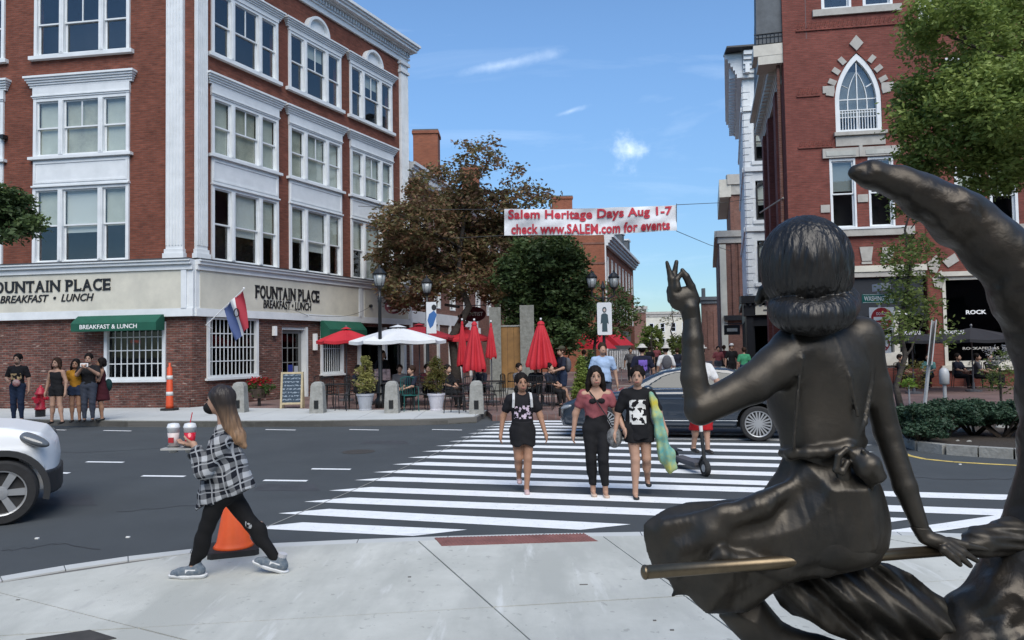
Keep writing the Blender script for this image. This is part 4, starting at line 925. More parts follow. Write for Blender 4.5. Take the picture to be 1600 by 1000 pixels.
# set-back wing shop front with sign lettering
M_W = T(MT, 0, .55, 0)
for k, (a, b) in enumerate(((5.75, 9.0), (10.2, 13.6))):
    f = MB(); f.box(a, a + .12, -.05, .3, .95, 4.4); f.box(b - .12, b, -.05, .3, .95, 4.4); f.box(a + .12, b - .12, -.05, .3, 4.26, 4.4); f.box(a + .12, b - .12, -.05, .3, .95, 1.12)
    f.box(a - .15, b + .15, -.16, .02, 4.404, 4.58); f.box(a - .15, b + .15, -.16, .02, .76, .945)
    f.build('shop_window_frame', M_creamp, TB, M_W); MB().box(a + .12, b - .12, .1, .106, 1.12, 4.26).build('pane', M_glassd, TB, M_W)
    MB().box(a + .12, b - .12, .25, .26, 2.75, 4.26).build('shop_sign_board', M_navy, TB, M_W)
text_fit('lettering', 'ROCK', 6.62, 7.35, 2.92, 3.08, .08, M_wlet, TB, M_W, .004, .03)
text_fit('lettering', 'ROCKAFELLAS', 6.45, 7.75, 1.55, 1.65, .08, M_stone, TB, M_W, .004, .02)
text_fit('lettering', 'ROCK', 3.2, 4.35, 2.94, 3.10, .09, M_wlet, TB, MT, .004, .03)
for (x, z) in ((5.45, 4.95), (5.6, 4.35)):
    MB().xz([(x - .12, z - .35), (x + .12, z - .4), (x + .28, z - .05), (x + .14, z + .30), (x - .2, z - .0)], -.05, .02).build('arch_stone', M_stone, TB, M_W)
MB().xz([(6.0, 4.75), (6.4, 5.0), (6.25, 5.3), (5.8, 5.0)], -.05, .02).build('arch_stone', M_stone, TB, M_W)
for (a, b, z0, z1) in ((6.35, 7.3, 6.35, 8.7), (7.6, 8.6, 6.35, 8.7), (6.2, 7.2, 10.3, 13.0)): put_window(TB, T(M_W, a, .05, z0), b - a, z1 - z0, cols=(1,), split=(0,), blinds=((.5, M_blind),), casing=.1)
for (a, b, z0, z1) in ((10.6, 13, 6.35, 8.7), (10.6, 13, 10.3, 13.0)): put_window(TB, T(M_W, a, .05, z0), b - a, z1 - z0, cols=(1, 1), split=(0, 0), blinds=((.5, M_blind), (.4, M_blind)), casing=.1)
MB().box(6.0, 8.9, -.12, .02, 6.0, 6.34).build('sill', M_stone, TB, M_W); MB().box(5.06, 6.6, -.16, .02, 14.4, 15.6).build('eaves', M_white, TB, M_W)
# side wall along the pedestrian street
SL = 10.4
sh = []
wall(-SL, -.05, .1, 12.7, .4, [(-x, -x + .55, a, b) for x in (4.2, 7.2) for (a, b) in ((6.2, 8.6), (9.4, 11.9))]).build('side_wall', M_brick_t, TB, MS)
MB().box(-SL + .2, -.6, .8, .9, .1, 12.5).build('room_backing', M_room, TB, MS)
for x in (1.9, 5.6, 8.6): MB().box(-x - .45, -x + .45, -.24, .02, .1, 12.4).build('side_pilaster', M_brick_t, TB, MS)
for x in (4.2, 7.2):
    for (a, b) in ((6.2, 8.6), (9.4, 11.9)): put_window(TB, T(MS, -x, .1, a), .55, b - a, cols=(1,), split=(0,), blinds=(None,), casing=.06)
sc = cornice(-SL, -1.0, 12.5, 13.75, .48, M_creamp, 9); sc.build('side_cornice', M_creamp, TB, MS)
dt = MB(); x = -SL + .2
while x < -1.2: dt.box(x, x + .22, -.50, -.2, 13.0, 13.3); x += .5
dt.build('cornice_brackets', M_creamp, TB, MS, kind='stuff')
gt = MB(); gt.box(-SL, -.9, -.72, .2, 13.754, 13.95); gt.box(-1.3, -.05, -1.12, .2, 13.45, 13.9); gt.box(-1.2, -.06, -.95, .2, 13.1, 13.446); gt.build('gutter_cornice', M_creamp, TB, MS)
rf = MB(); rf.yz([(-.5, 13.96), (-.35, 19), (.9, 19), (.9, 13.96)], -SL, -1.25); rf.yz([(-1.0, 13.96), (-.9, 19), (.9, 19), (.9, 13.96)], -1.248, -.1); rf.build('mansard_roof', M_slate, TB, MS)
dp = MB(); 
for k in range(4): dp.box(-2.4 + k * .02, -2.0 + k * .02, -.75, -.5, 13.96 + k * .01, 13.97 + k * .01)
rail = MB(); rail.tube([(-.08, -1.08, 14.35), (-.08, .3, 14.35)], .02, 6); rail.tube([(-.08, -1.08, 14.2), (-.08, .3, 14.2)], .012, 6)
for k in range(9): rail.tube([(-.08, -1.05 + k * .15, 13.9), (-.08, -1.05 + k * .15, 14.35)], .012, 5)
rail.build('roof_railing', M_blackm, TB, MS)
ds = MB(); ds.tube([(-.35, -.18, .2), (-.35, -.18, 13.2)], .07, 8); ds.build('downpipe', M_brick_b, TB, MS)
for (z) in (7.2, 7.9, 8.4): pass
pf = MB(); pf.tube([(-.2, -.15, 7.7), (-2.2, -.9, 7.5)], .035, 6); pf.build('wall_bracket', M_stone, TB, MS)
MB().box(-2.4, -.3, .39, 1.2, .2, 12.0).build('recess', M_room, TB, MS)

# ------------------------------------------------------------------ white painted building beyond it
W0 = P(1172, 541, 44.0); W0[2] = 0; MWf = frame(W0, AL); MWs = frame(W0, ASD - math.radians(1.5))
WB = thing('white_building', 'tall white painted building with arched black-framed windows and a black shop front', 'building', W0)
hl = [(.58, 1.95, a, b) for (a, b) in ((5.6, 8.1), (9.35, 11.7), (12.9, 15.2))]
wall(0, 9, 4.8, 19.0, .4, hl).build('wall', M_white, WB, MWf); wall(-13.5, -.01, 4.8, 19.0, .4, []).build('side_wall', M_white, WB, MWs)
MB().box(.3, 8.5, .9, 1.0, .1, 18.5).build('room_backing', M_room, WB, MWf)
for (x0, x1, a, b) in hl:
    f = MB(); n_ = 8; W_ = x1 - x0; top = [(x0 + W_ * i / n_, b - .35 * (2 * i / n_ - 1) ** 2) for i in range(n_ + 1)]; ins = [(x0 + .1 + (W_ - .2) * i / n_, b - .1 - .3 * (2 * i / n_ - 1) ** 2) for i in range(n_ + 1)]
    for i in range(n_): f.xz([top[i + 1], top[i], ins[i], ins[i + 1]], -.04, .1)
    f.box(x0, x0 + .1, -.04, .1, a, top[0][1]); f.box(x1 - .1, x1, -.04, .1, a, top[-1][1]); f.box(x0 + .1, x1 - .1, -.04, .1, a, a + .1); f.box(x0 + .1, x1 - .1, .02, .08, (a + b) / 2 - .04, (a + b) / 2 + .04)
    w = f.build('window', M_blackp, WB, MWf); MB().box(x0 + .08, x1 - .08, .06, .066, a + .05, b - .1).build('pane', M_glass, w, MWf); MB().box(x0 + .15, x1 - .15, .2, .21, a + .9, b - .05).build('blind', M_blindw, w, MWf)
    cr_ = MB()
    for i in range(n_): cr_.xz([(top[i + 1][0], top[i + 1][1] + .03), (top[i][0], top[i][1] + .03), (top[i][0], top[i][1] - .25), (top[i + 1][0], top[i + 1][1] - .25)][::-1], .001, .1)
    MB().box(x0 - .2, x1 + .2, -.14, .02, a - .25, a - .05).build('sill', M_white, WB, MWf)
for z in (8.65, 12.25, 15.9): MB().box(-.05, 9, -.16, .02, z, z + .28).build('string_course', M_white, WB, MWf); MB().box(-13.5, .0, -.16, .02, z, z + .28).build('string_course', M_white, WB, MWs)
z = 4.9; k = 0
while z < 17.4:
    w_ = .42 if k % 2 else .28; MB().box(0, w_, -.06, .02, z, z + .36).build('quoin', M_white, WB, MWf); MB().box(-w_ - .15, -.0, -.07, .02, z, z + .36).build('quoin', M_white, WB, MWs); z += .42; k += 1
for k in range(7):
    MB().box(-1.9 - k * 1.7, -1.5 - k * 1.7, -.09, .02, 5.2, 17.3).build('side_pilaster', M_white, WB, MWs)
c = cornice(0, 9, 17.9, 19.35, .8, M_white, 6, ends=False); c.build('cornice', M_white, WB, MWf)
c = cornice(-13.5, .3, 17.9, 19.35, .95, M_white, 6, ends=False); c.box(-13.5, .1, -1.0, 0, 19.354, 19.5); c.build('cornice', M_white, WB, MWs)
b_ = MB()
for k in range(22): b_.box(-.5 - k * .6, -.25 - k * .6, -.75, -.2, 18.1, 18.7)
f_ = MB()
for k in range(8): f_.box(.1 + k * .6, .35 + k * .6, -.6, -.1, 18.1, 18.6)
f_.build('cornice_brackets', M_white, WB, MWf, kind='stuff')
b_.build('cornice_brackets', M_white, WB, MWs, kind='stuff')
MB().box(-1.0, 9, -1.0, .5, 19.504, 19.6).build('roof_edge', M_gutter, WB, MWf)
sf = MB(); sf.box(-.5, 9, -.45, .3, 4.35, 4.79); sf.box(-.35, 9, -.30, .3, 3.6, 4.345); sf.box(-.2, .2, -.2, .3, .1, 3.6); sf.box(.2, 9, .1, .3, .1, .8); sf.box(2.2, 2.5, -.15, .3, .8, 3.6); sf.box(.2, 9, -.1, .3, 3.0, 3.6)
sf.build('shop_front', M_blackp, WB, MWf)
sf = MB(); sf.box(-13, -.0, -.4, .3, 4.35, 4.79); sf.box(-13, 0, -.2, .3, 3.4, 4.345)
for k in range(8): sf.box(-.5 - k * 1.7, -.1 - k * 1.7, -.2, .3, .1, 3.4)
sf.build('side_shop_front', M_blackp, WB, MWs); MB().box(-13, 0, .1, .12, .1, 3.4).build('pane', M_glassd, WB, MWs)
for k in range(10): MB().box(-.35 + k * .3, -.22 + k * .3, -.42, -.3, 4.2, 4.345).build('bracket', M_blackp, WB, MWf)
MB().box(.3, 1.75, -.36, -.31, 3.2 + .45, 3.2 + 1.0).build('shop_sign', M_cream, WB, MWf); MB().box(.75, 1.4, -.372, -.361, 3.86, 3.96).build('sign_print', M_gutter, WB, MWf)
MB().box(.2, 9, .2, .22, .8, 3.6).build('pane', M_glassd, WB, MWf)

# ------------------------------------------------------------------ further brick rows, right side
def box_building(label, px0, px1, Y, ztop, m, depth, cat='building', dirn=None, win=True, corn=M_stone, side='L', trim=.5, name='brick_building'):
    o = P(px0, 541, Y); o[2] = 0; e = P(px1, 541, Y); w = float(np.linalg.norm((e - o)[:2])); a = dirn if dirn is not None else math.radians(-4)
    M = frame(o, a); B = thing(name, label, cat, o)
    hs = []
    if win:
        nw = max(1, int(w / 2.2)); nz = max(1, int((ztop - 1.5) / 3.0))
        for i in range(nw):
            for j in range(nz): cx = w * (i + .5) / nw; hs.append((cx - .5, cx + .5, 1.4 + j * 3.1 + .4, min(1.4 + j * 3.1 + 2.2, ztop - .7)))
    wall(0, w, .1, ztop, .4, hs).build('wall', m, B, M)
    for h in hs:
        put_window(B, T(M, h[0], .05, h[2]), h[1] - h[0], h[3] - h[2], cols=(1,), split=(0,), blinds=(None,), casing=.09)
    if hs: MB().box(.1, w - .1, .8, .9, .1, ztop - .3).build('room_backing', M_room, B, M)
    c = MB(); c.box(-.25, w + .25, -.3, .3, ztop, ztop + trim); c.box(-.1, w + .1, -.15, .3, ztop - trim, ztop - .004); c.build('cornice', corn, B, M)
    return B, M, w
BR, MBR, wbr = box_building('brown brick row building beyond the white one with a bracketed grey cornice', 1128, 1166, 60, 10.7, M_brick_b, 10, win=False)
MSr = frame(WM[BR.name].translation, ASD); MB().box(-24, -.01, .0, .3, .1, 10.7).build('side_wall', M_brick_b, BR, MSr); MB().box(-24, .2, -.35, .2, 10.7, 11.2).build('side_cornice', M_creamp, BR, MSr)
MB().box(.0, .5, -.12, .02, .2, 10.1).build('corner_pier', M_cream, BR, MBR)
for x in (.95, 1.5): MB().box(x, x + .28, -.1, .02, 4.3, 10.1).build('pier', M_brick_b, BR, MBR)
MB().box(.2, wbr, -.5, .02, 3.9, 4.3).build('shop_cornice', M_blackp, BR, MBR)
B2, M2, w2 = box_building('tall narrow building with an overhanging grey bracketed cornice behind the white building', 1147, 1175, 66, 16.3, M_brick_b, 10, win=False, trim=.9)
MS2 = frame(WM[B2.name].translation, ASD); MB().box(-12, .2, -.9, .1, 15.2, 16.8).build('side_cornice', M_creamp, B2, MS2); MB().box(-12, -.01, .0, .3, .1, 16).build('side_wall', M_brick_b, B2, MS2)
B3, M3, w3 = box_building('low brown brick building at the far end of the pedestrian street', 1098, 1142, 86, 7.2, M_brick_b, 10, win=False, trim=.4, corn=M_slate)
for x in (.6, 1.3, 2.0, 2.7): MB().xz([(x, 1.5), (x + .25, 1.5), (x + .25, 6), (x, 6)], -.08, .02).build('pier', M_brick_b, B3, M3)
MB().box(.1, .45, -.1, .5, 7.6, 8.6).build('chimney', M_slate, B3, M3)
pts = [P(1155, 541, 57)];
SG = thing('hanging_sign', 'black rectangular sign hanging over the pedestrian street on the right', 'sign', P(1150, 523, 57))
q = P(1150, 523, 57); MB().box(q[0] - .9, q[0] + .3, q[1] - .06, q[1] + .06, q[2] + .0, q[2] + .75).build('board', M_blackp, SG, Matrix.Identity(4)); MB().tube([(q[0] - .9, q[1], q[2] + .85), (q[0] + 1.4, q[1], q[2] + .85)], .03, 6).build('bracket', M_blackm, SG, Matrix.Identity(4))
MB().box(q[0] - .7, q[0] + .1, q[1] - .075, q[1] - .062, q[2] + .25, q[2] + .5).build('sign_text_panel', M_conc, SG, Matrix.Identity(4))
UM = P(1132, 512, 50)

# ------------------------------------------------------------------ left side of the pedestrian street
# long brown brick row behind the corner building, its eave running down towards the street's vanishing point
R0 = P(636, 541, 37.0); R0[2] = 0; ARo = math.atan2(1156, 293); MRo = frame(R0, ARo)
RB = thing('brick_row_house', 'long brown brick house behind the reddish tree with tall chimneys and white eaves', 'building', R0)
RL = 44.0; hs = [(1.4 + i * 2.6, 2.4 + i * 2.6, a, b) for i in range(15) for (a, b) in ((4.2, 6.1), (7.4, 9.3))]
wall(0, RL, .1, 10.6, .4, hs).build('wall', M_brick_b, RB, MRo); MB().box(.2, RL - .2, .9, 1.0, .1, 10.4).build('room_backing', M_room, RB, MRo)
for h in hs:
    if h[0] < 22: put_window(RB, T(MRo, h[0], .04, h[2]), 1.0, h[3] - h[2], cols=(1,), split=(1,), blinds=(None,), casing=.11)
c = cornice(0, RL, 10.6, 11.4, .55, M_white, 5, ends=False); k = .2
while k < 20: c.box(k, k + .18, -.42, -.1, 10.75, 10.95); k += .4
c.build('eaves', M_white, RB, MRo)
rf = MB(); rf.yz([(-.3, 11.404), (4.6, 14.2), (9.5, 11.404)], 0, RL); rf.build('roof', M_slate, RB, MRo)
def chimney(parent, M, x, y, w, d, z0, z1, m):
    c = MB(); c.box(x, x + w, y, y + d, z0, z1 - .25); c.box(x - .06, x + w + .06, y - .06, y + d + .06, z1 - .245, z1 - .08); o = c.build('chimney', m, parent, M)
    MB().box(x - .03, x + w + .03, y - .03, y + d + .03, z1 - .077, z1).build('chimney_cap', M_slate, o, M)
for (xa, xb, yt, Yc) in ((649, 688, 202, 41.0), (725, 752, 260, 50.0)):
    qa, qb = P(xa, 541, Yc), P(xb, 541, Yc); zt = float(P(xa, yt, Yc)[2]); chimney(RB, Matrix.Translation((float(qa[0]), Yc, 0)), 0, 0, float(qb[0] - qa[0]), 1.3, 8, zt, M_brick_o)
MB().box(-.3, -.001, .0, 9, .1, 12.0).build('gable_wall', M_brick_b, RB, MRo)
sf = MB(); sf.box(0, 12, -.1, .2, 3.3, 3.9)
for k in range(7): sf.box(.3 + k * 2, .5 + k * 2, -.12, .2, .1, 3.3)
sf.build('shop_front', M_white, RB, MRo)
# orange brick house end with a chimney, mansard and dormers
O0 = P(868, 541, 55.0); O0[2] = 0; O1 = P(948, 541, 55.0); O1[2] = 0; MO = frame(O0, 0.0); wo = float(O1[0] - O0[0])
OB = thing('orange_brick_house', 'orange brick house end wall rising behind the street banner with a square chimney', 'building', O0)
MB().xz([(-1.2, .1), (wo, .1), (wo, 9.9), (wo - .2, 12.3), (-1.2, 12.3)], 0, .4).build('wall', M_brick_o, OB, MO)
for z in (6.4, 8.1, 9.6): MB().box(-1.2, wo, -.04, .02, z, z + .14).build('string_course', M_brick_b, OB, MO)
chimney(OB, MO, .0, .5, 1.5, 1.2, 12.0, 13.4, M_brick_o)
AO = math.atan2(1156, 323); MOs = frame(O1, AO); OLn = 19
hs = [(1.0 + i * 2.3, 1.9 + i * 2.3, a, b) for i in range(8) for (a, b) in ((3.9, 5.6), (6.9, 8.8))]
wall(0, OLn, .1, 9.9, .4, hs).build('side_wall', M_brick_o, OB, MOs); MB().box(.2, OLn, .8, .9, .1, 9.8).build('room_backing', M_room, OB, MOs)
for h in hs: put_window(OB, T(MOs, h[0], .04, h[2]), .9, h[3] - h[2], cols=(1,), split=(0,), blinds=(None,), casing=.12)
c = cornice(0, OLn, 9.5, 10.3, .7, M_white, 4, ends=False); c.box(0, .16, -.1, .3, .1, 9.5); c.build('cornice', M_white, OB, MOs)
MB().yz([(-.1, 10.304), (2.0, 12.4), (6, 12.4), (6, 10.304)], .1, OLn).build('mansard_roof', M_slate, OB, MOs)
for k in range(4):
    d = MB(); d.box(1.5 + k * 4.4, 2.9 + k * 4.4, -.05, 2.2, 10.31, 11.9); dd = d.build('dormer', M_slate, OB, MOs); MB().box(1.4 + k * 4.4, 3.0 + k * 4.4, -.15, 2.3, 11.904, 12.05).build('dormer_roof', M_white, dd, MOs)
sf = MB(); sf.box(.2, 15, -.08, .2, .1, 3.3); sf.build('shop_front', M_greyp, OB, MOs)
B4, M4, w4 = box_building('pale grey house at the far end of the street above the green trees', 1010, 1078, 150, 8.5, M_cream, 10, win=True, name='grey_house')
B5, M5, w5 = box_building('distant brown brick house left of the pale grey house', 975, 1010, 120, 8.0, M_brick_b, 10, win=False, name='brick_house')
# low red awnings of cafes on the pedestrian street
M_red = mat('red_canvas', (0.46, 0.014, 0.026), 0.75, noise=(3, .12)); M_redd = mat('dark_red_canvas', (0.30, 0.016, 0.03), 0.75, noise=(3, .12))
for (px, py, Y, w, lb) in ((930, 545, 46, 2.2, 'red slanted cafe awning behind the conifer on the street'), (962, 540, 50, 1.8, 'smaller red cafe awning further along the left shops')):
    q = P(px, py, Y); A = MB(); A.yz([(-.9, 0), (.6, 0.0), (.6, 1.2)], -w / 2, w / 2); o = A.build('cafe_awning', M_red, None, Matrix.Translation(Vector(q)) @ Matrix.Rotation(math.radians(50), 4, 'Z')); tag(o, lb, 'awning')
# street banner
BN0 = [P(788, 327, 26), P(1057, 320, 26), P(1057, 361, 26), P(788, 368, 26)]
M_ban = mat('banner_cloth', (0.66, 0.67, 0.69), 0.8, noise=(1.6, .2), bump=1.0, bscale=2.5); M_banr = mat('banner_red', (0.42, 0.025, 0.045), .8)
BT = thing('street_banner', 'white banner with red lettering strung on wires across the street', 'banner', BN0[3])
def ban_pt(u, v):
    a = BN0[3] + (BN0[2] - BN0[3]) * u; b = BN0[0] + (BN0[1] - BN0[0]) * u; p = a + (b - a) * v
    return p + np.array([0, (.05) * math.sin(u * 11 + v * 4) + .02 * math.sin(u * 31 - v * 9), .02 * math.sin(u * 9) * (1 - v) - .05 * math.sin(math.pi * u)])
nu, nv = 150, 14; q = MB(); q.add([ban_pt(i / nu, j / nv) for i in range(nu + 1) for j in range(nv + 1)], [(i * (nv + 1) + j, (i + 1) * (nv + 1) + j, (i + 1) * (nv + 1) + j + 1, i * (nv + 1) + j + 1) for i in range(nu) for j in range(nv)])
q.build('cloth', M_ban, BT, Matrix.Identity(4), smooth=True)
for (s, u0, u1, v0, v1) in (('Salem Heritage Days Aug 1-7', .022, .975, .60 - .08, .97), ('check www.SALEM.com for events', .04, .96, .04, .43)):
    me, co = text_mesh('banner_lettering', s, 1.0, M_banr, .5, .032, spacing=1.04)
    a = co.min(0); b = co.max(0); cc = np.array([ban_pt(u0 + (c[0] - a[0]) / (b[0] - a[0]) * (u1 - u0), v0 + (c[2] - a[2]) / (b[2] - a[2]) * (v1 - v0)) + np.array([0, -.030 + (c[1]) * .004, 0]) for c in co])
    me.vertices.foreach_set('co', cc.ravel().astype(np.float32)); me.update(); add_obj('banner_lettering', me, BT, Matrix.Identity(4), 'stuff')
wr = MB()
for (a, b) in ((P(560, 322, 31), BN0[0]), (BN0[1], P(1185, 309, 36)), (P(612, 371, 32), BN0[3]), (BN0[2], P(1142, 392, 40)), (P(1057, 361, 26), P(1057, 318, 26))):
    m_ = (a + b) / 2 - np.array([0, 0, .08]); wr.tube([a, m_, b], .012, 5)
wr.build('wire', M_gutter, BT, Matrix.Identity(4))
# ------------------------------------------------------------------ street furniture
def Mz(p, a=0.0, s=1.0): return Matrix.Translation(Vector([float(v) for v in p])) @ Matrix.Rotation(a, 4, 'Z') @ Matrix.Scale(s, 4)
I4 = Matrix.Identity(4)
# granite bollards
def bollard(p, label):
    M = Mz(p); t = thing('granite_bollard', label, 'bollard', M, 'granite bollards along the far kerb')
    b = MB(); w0, w1 = .20, .165
    vs = []
    for (w, z) in ((w0, 0), (w1, .76), (w1 * .82, .84), (w1 * .45, .88)): vs += [(-w, -w, z), (w, -w, z), (w, w, z), (-w, w, z)]
    fs = [(i * 4 + k, i * 4 + (k + 1) % 4, i * 4 + 4 + (k + 1) % 4, i * 4 + 4 + k) for i in range(3) for k in range(4)] + [(0, 3, 2, 1), (12, 13, 14, 15)]
    b.add(vs, fs); b.build('post', M_granite, t, M); MB().box(-.06, .06, -.212, -.15, .13, .36).build('plaque', M_blackm, t, M); return t
for (x, y, lb) in ((375, 644, 'granite bollard partly hidden behind the walking woman in the plaid shirt'), (497, 645, 'granite bollard just right of the chalkboard sign'), (613, 645, 'granite bollard between the yellow-green shrub and the teal chair'), (745, 646, 'granite bollard right of the browning shrub by the closed umbrella')):
    bollard(G(x, y, FZ), lb)
# traffic cone
M_org = mat('cone_orange', (0.95, 0.12, 0.018), .5, noise=(4, .15)); M_orgd = mat('channelizer_orange', (0.62, 0.075, 0.02), .55)
M_rub = mat('black_rubber', (0.018, 0.018, 0.018), .8, noise=(8, .4)); M_refl = mat('reflective_white', (.6, .6, .58), .5)
p = G(365, 866, 0.0); p[2] = 0.0; M = Mz(G(366, 864, KZ + .0) if False else (G(365, 862, KZ)), .35) @ Matrix.Diagonal((1.05, 1.05, 1.42, 1))
CN = thing('traffic_cone', 'bright orange traffic cone with a black base behind the walking woman', 'cone', M)
MB().prism([(-.20, -.17), (-.17, -.20), (.17, -.20), (.20, -.17), (.20, .17), (.17, .20), (-.17, .20), (-.20, .17)], 0, .035).build('base', M_rub, CN, M)
MB().lathe([(.165, .036), (.15, .05), (.135, .07), (.028, .50), (.022, .505), (.018, .49)], 28).build('cone', M_org, CN, M, smooth=True)
# channelizer by the corner building
M = Mz(G(265, 641, FZ)); t = thing('delineator_post', 'tall slim orange delineator post with white bands by the corner building', 'delineator', M)
MB().prism([(.28 * math.cos(a), .28 * math.sin(a)) for a in np.linspace(0, 2 * math.pi, 9)[:-1]], 0, .06).build('base', M_rub, t, M)
MB().lathe([(.12, .061), (.11, .15), (.075, 1.3), (.03, 1.36), (.03, 1.46)], 14).build('post', M_orgd, t, M, smooth=True)
for (z, r) in ((.45, .104), (.95, .09)): MB().lathe([(r, z), (r - .003, z + .12)], 14).build('band', M_refl, t, M, smooth=True)
# fire hydrant
M_hyd = mat('hydrant_red', (.42, .012, .03), .45, noise=(9, .25)); M = Mz(G(63, 651, FZ))
t = thing('fire_hydrant', 'red fire hydrant on the far pavement between the people by the brick wall', 'hydrant', M)
MB().lathe([(.13, 0), (.13, .18), (.11, .20)], 14).build('foot', M_blackm, t, M)
h = MB(); h.lathe([(.15, .20), (.15, .25), (.115, .26), (.115, .62), (.15, .63), (.15, .67), (.12, .70), (.10, .78), (.05, .84), (.03, .85), (.03, .90)], 16); h.build('barrel', M_hyd, t, M, smooth=True)
for s in (-1, 1): h = MB(); h.tube([(s * .1, 0, .52), (s * .20, 0, .52)], .055, 10); h.tube([(s * .2, 0, .52), (s * .235, 0, .52)], .04, 6); h.build('nozzle', M_hyd, t, M)
h = MB(); h.tube([(0, -.1, .46), (0, -.19, .46)], .075, 12); h.build('pumper_nozzle', M_hyd, t, M)
# chalkboard A-frame
M = Mz(G(457, 637.5, FZ), .05); t = thing('chalkboard_sign', 'A-frame chalkboard menu with a pale wooden frame beside the restaurant door', 'sign', M)
M_wood = mat('pale_wood', (.46, .38, .24), .7, noise=(6, .3)); M_chalk = mat('chalkboard', (.028, .045, .065), .8)
nt_, lk_, bs_ = nodes_of(M_chalk)
_tc = nt_.new('ShaderNodeTexCoord'); _mp = nt_.new('ShaderNodeMapping'); _mp.inputs['Scale'].default_value = (14, 1, 26); _n = nt_.new('ShaderNodeTexNoise'); _n.inputs['Scale'].default_value = 1.0; _n.inputs['Detail'].default_value = 3
_w = nt_.new('ShaderNodeTexWave'); _w.bands_direction = 'Z'; _w.inputs['Scale'].default_value = 2.9
lk_.new(_tc.outputs['Object'], _mp.inputs[0]); lk_.new(_mp.outputs[0], _n.inputs['Vector']); lk_.new(_tc.outputs['Object'], _w.inputs['Vector'])
_a = math_n(M_chalk.node_tree, 'GREATER_THAN', _n.outputs['Fac'], .50); _b2 = math_n(M_chalk.node_tree, 'GREATER_THAN', _w.outputs['Fac'], .62); _m3 = math_n(M_chalk.node_tree, 'MULTIPLY', math_n(M_chalk.node_tree, 'MULTIPLY', _a, _b2), .8)
_mx = nt_.new('ShaderNodeMix'); _mx.data_type = 'RGBA'; _mx.inputs['A'].default_value = (.03, .05, .075, 1); _mx.inputs['B'].default_value = (.28, .34, .40, 1); lk_.new(_m3, _mx.inputs['Factor']); lk_.new(_mx.outputs['Result'], bs_.inputs['Base Color'])
tl = Matrix.Rotation(-.14, 4, 'X')
for s, nm in ((1, 'front_board'), (-1, 'back_board')):
    Mb = M @ Matrix.Translation((0, .16 * -s, 0)) @ Matrix.Rotation(-.13 * s, 4, 'X'); f = MB()
    f.box(-.34, -.28, -.02, .02, 0, 1.12); f.box(.28, .34, -.02, .02, 0, 1.12); f.box(-.28, .28, -.02, .02, 1.06, 1.12); f.box(-.28, .28, -.02, .02, .12, .18); o = f.build('frame', M_wood, t, Mb); MB().box(-.28, .28, -.008, .008, .18, 1.06).build('board', M_chalk, o, Mb)
# parasols
M_whc = mat('white_canvas', (.66, .67, .68), .8, noise=(2, .08)); M_pole = mat('pole_metal', (.10, .10, .11), .4); M_polew = mat('pole_white', (.5, .5, .5), .5)
M_grpole = mat('galvanised', (.34, .35, .36), .45, noise=(7, .2))
def open_parasol(label, px, py_edge, py_top, Y, half, m, group='parasols over the cafe tables', vent=True, pole=M_pole, rot=.2):
    c = P(px, py_edge, Y); top = P(px, py_top, Y)[2]; ze = c[2]; M = Mz((c[0], c[1], FZ), rot); t = thing('parasol', label, 'umbrella', M, group)
    n = 8; h0 = ze - FZ; h1 = top - FZ; cn = MB(); ring = []; steps = 6; vs = []
    for j in range(steps + 1):
        f = j / steps; r = half * f; z = h1 - (h1 - h0) * (f ** 1.12)
        for k in range(n * 4):
            a = 2 * math.pi * k / (n * 4); seg = (k % 4) / 4; sc = 1 - .055 * math.sin(math.pi * seg) * f; polyr = math.cos(math.pi / n) / math.cos((seg - .5) * 2 * math.pi / n)
            vs.append((r * polyr / math.cos(math.pi / n) * sc * math.cos(a), r * polyr / math.cos(math.pi / n) * sc * math.sin(a), z - .04 * f * math.sin(math.pi * seg)))
    N = n * 4; cn.add(vs, [(j * N + k, j * N + (k + 1) % N, (j + 1) * N + (k + 1) % N, (j + 1) * N + k) for j in range(steps) for k in range(N)])
    edge = [(v[0], v[1], v[2] - .10) for v in vs[steps * N:]]; b = len(cn.v); cn.v += edge; cn.f += [(steps * N + k, steps * N + (k + 1) % N, b + (k + 1) % N, b + k) for k in range(N)]; cn.m += [0] * N
    cn.build('canopy', m, t, M)
    if vent: MB().lathe([(half * .20, h1 - (h1 - h0) * .12 + .045), (.03, h1 + .07)], 16).build('vent', m, t, M)
    MB().tube([(0, 0, 0), (0, 0, h1 + .05)], .024, 8).build('pole', pole, t, M); MB().lathe([(.03, h1 + .04), (.045, h1 + .08), (.02, h1 + .13)], 8).build('finial', pole, t, M)
    rb_ = MB()
    for k in range(n): a = 2 * math.pi * k / n; rb_.tube([(0, 0, h1 - .05), (half * .97 * math.cos(a), half * .97 * math.sin(a), h0 - .02)], .009, 4, cap=False)
    for k in range(n): a = 2 * math.pi * k / n; rb_.tube([(0, 0, h0 - .12), (half * .5 * math.cos(a), half * .5 * math.sin(a), h1 - (h1 - h0) * .5)], .007, 4, cap=False)
    rb_.build('ribs', pole, t, M, kind='stuff'); MB().lathe([(.26, 0), (.26, .05), (.05, .08), (.04, .3)], 14).build('base', M_pole, t, M); return t
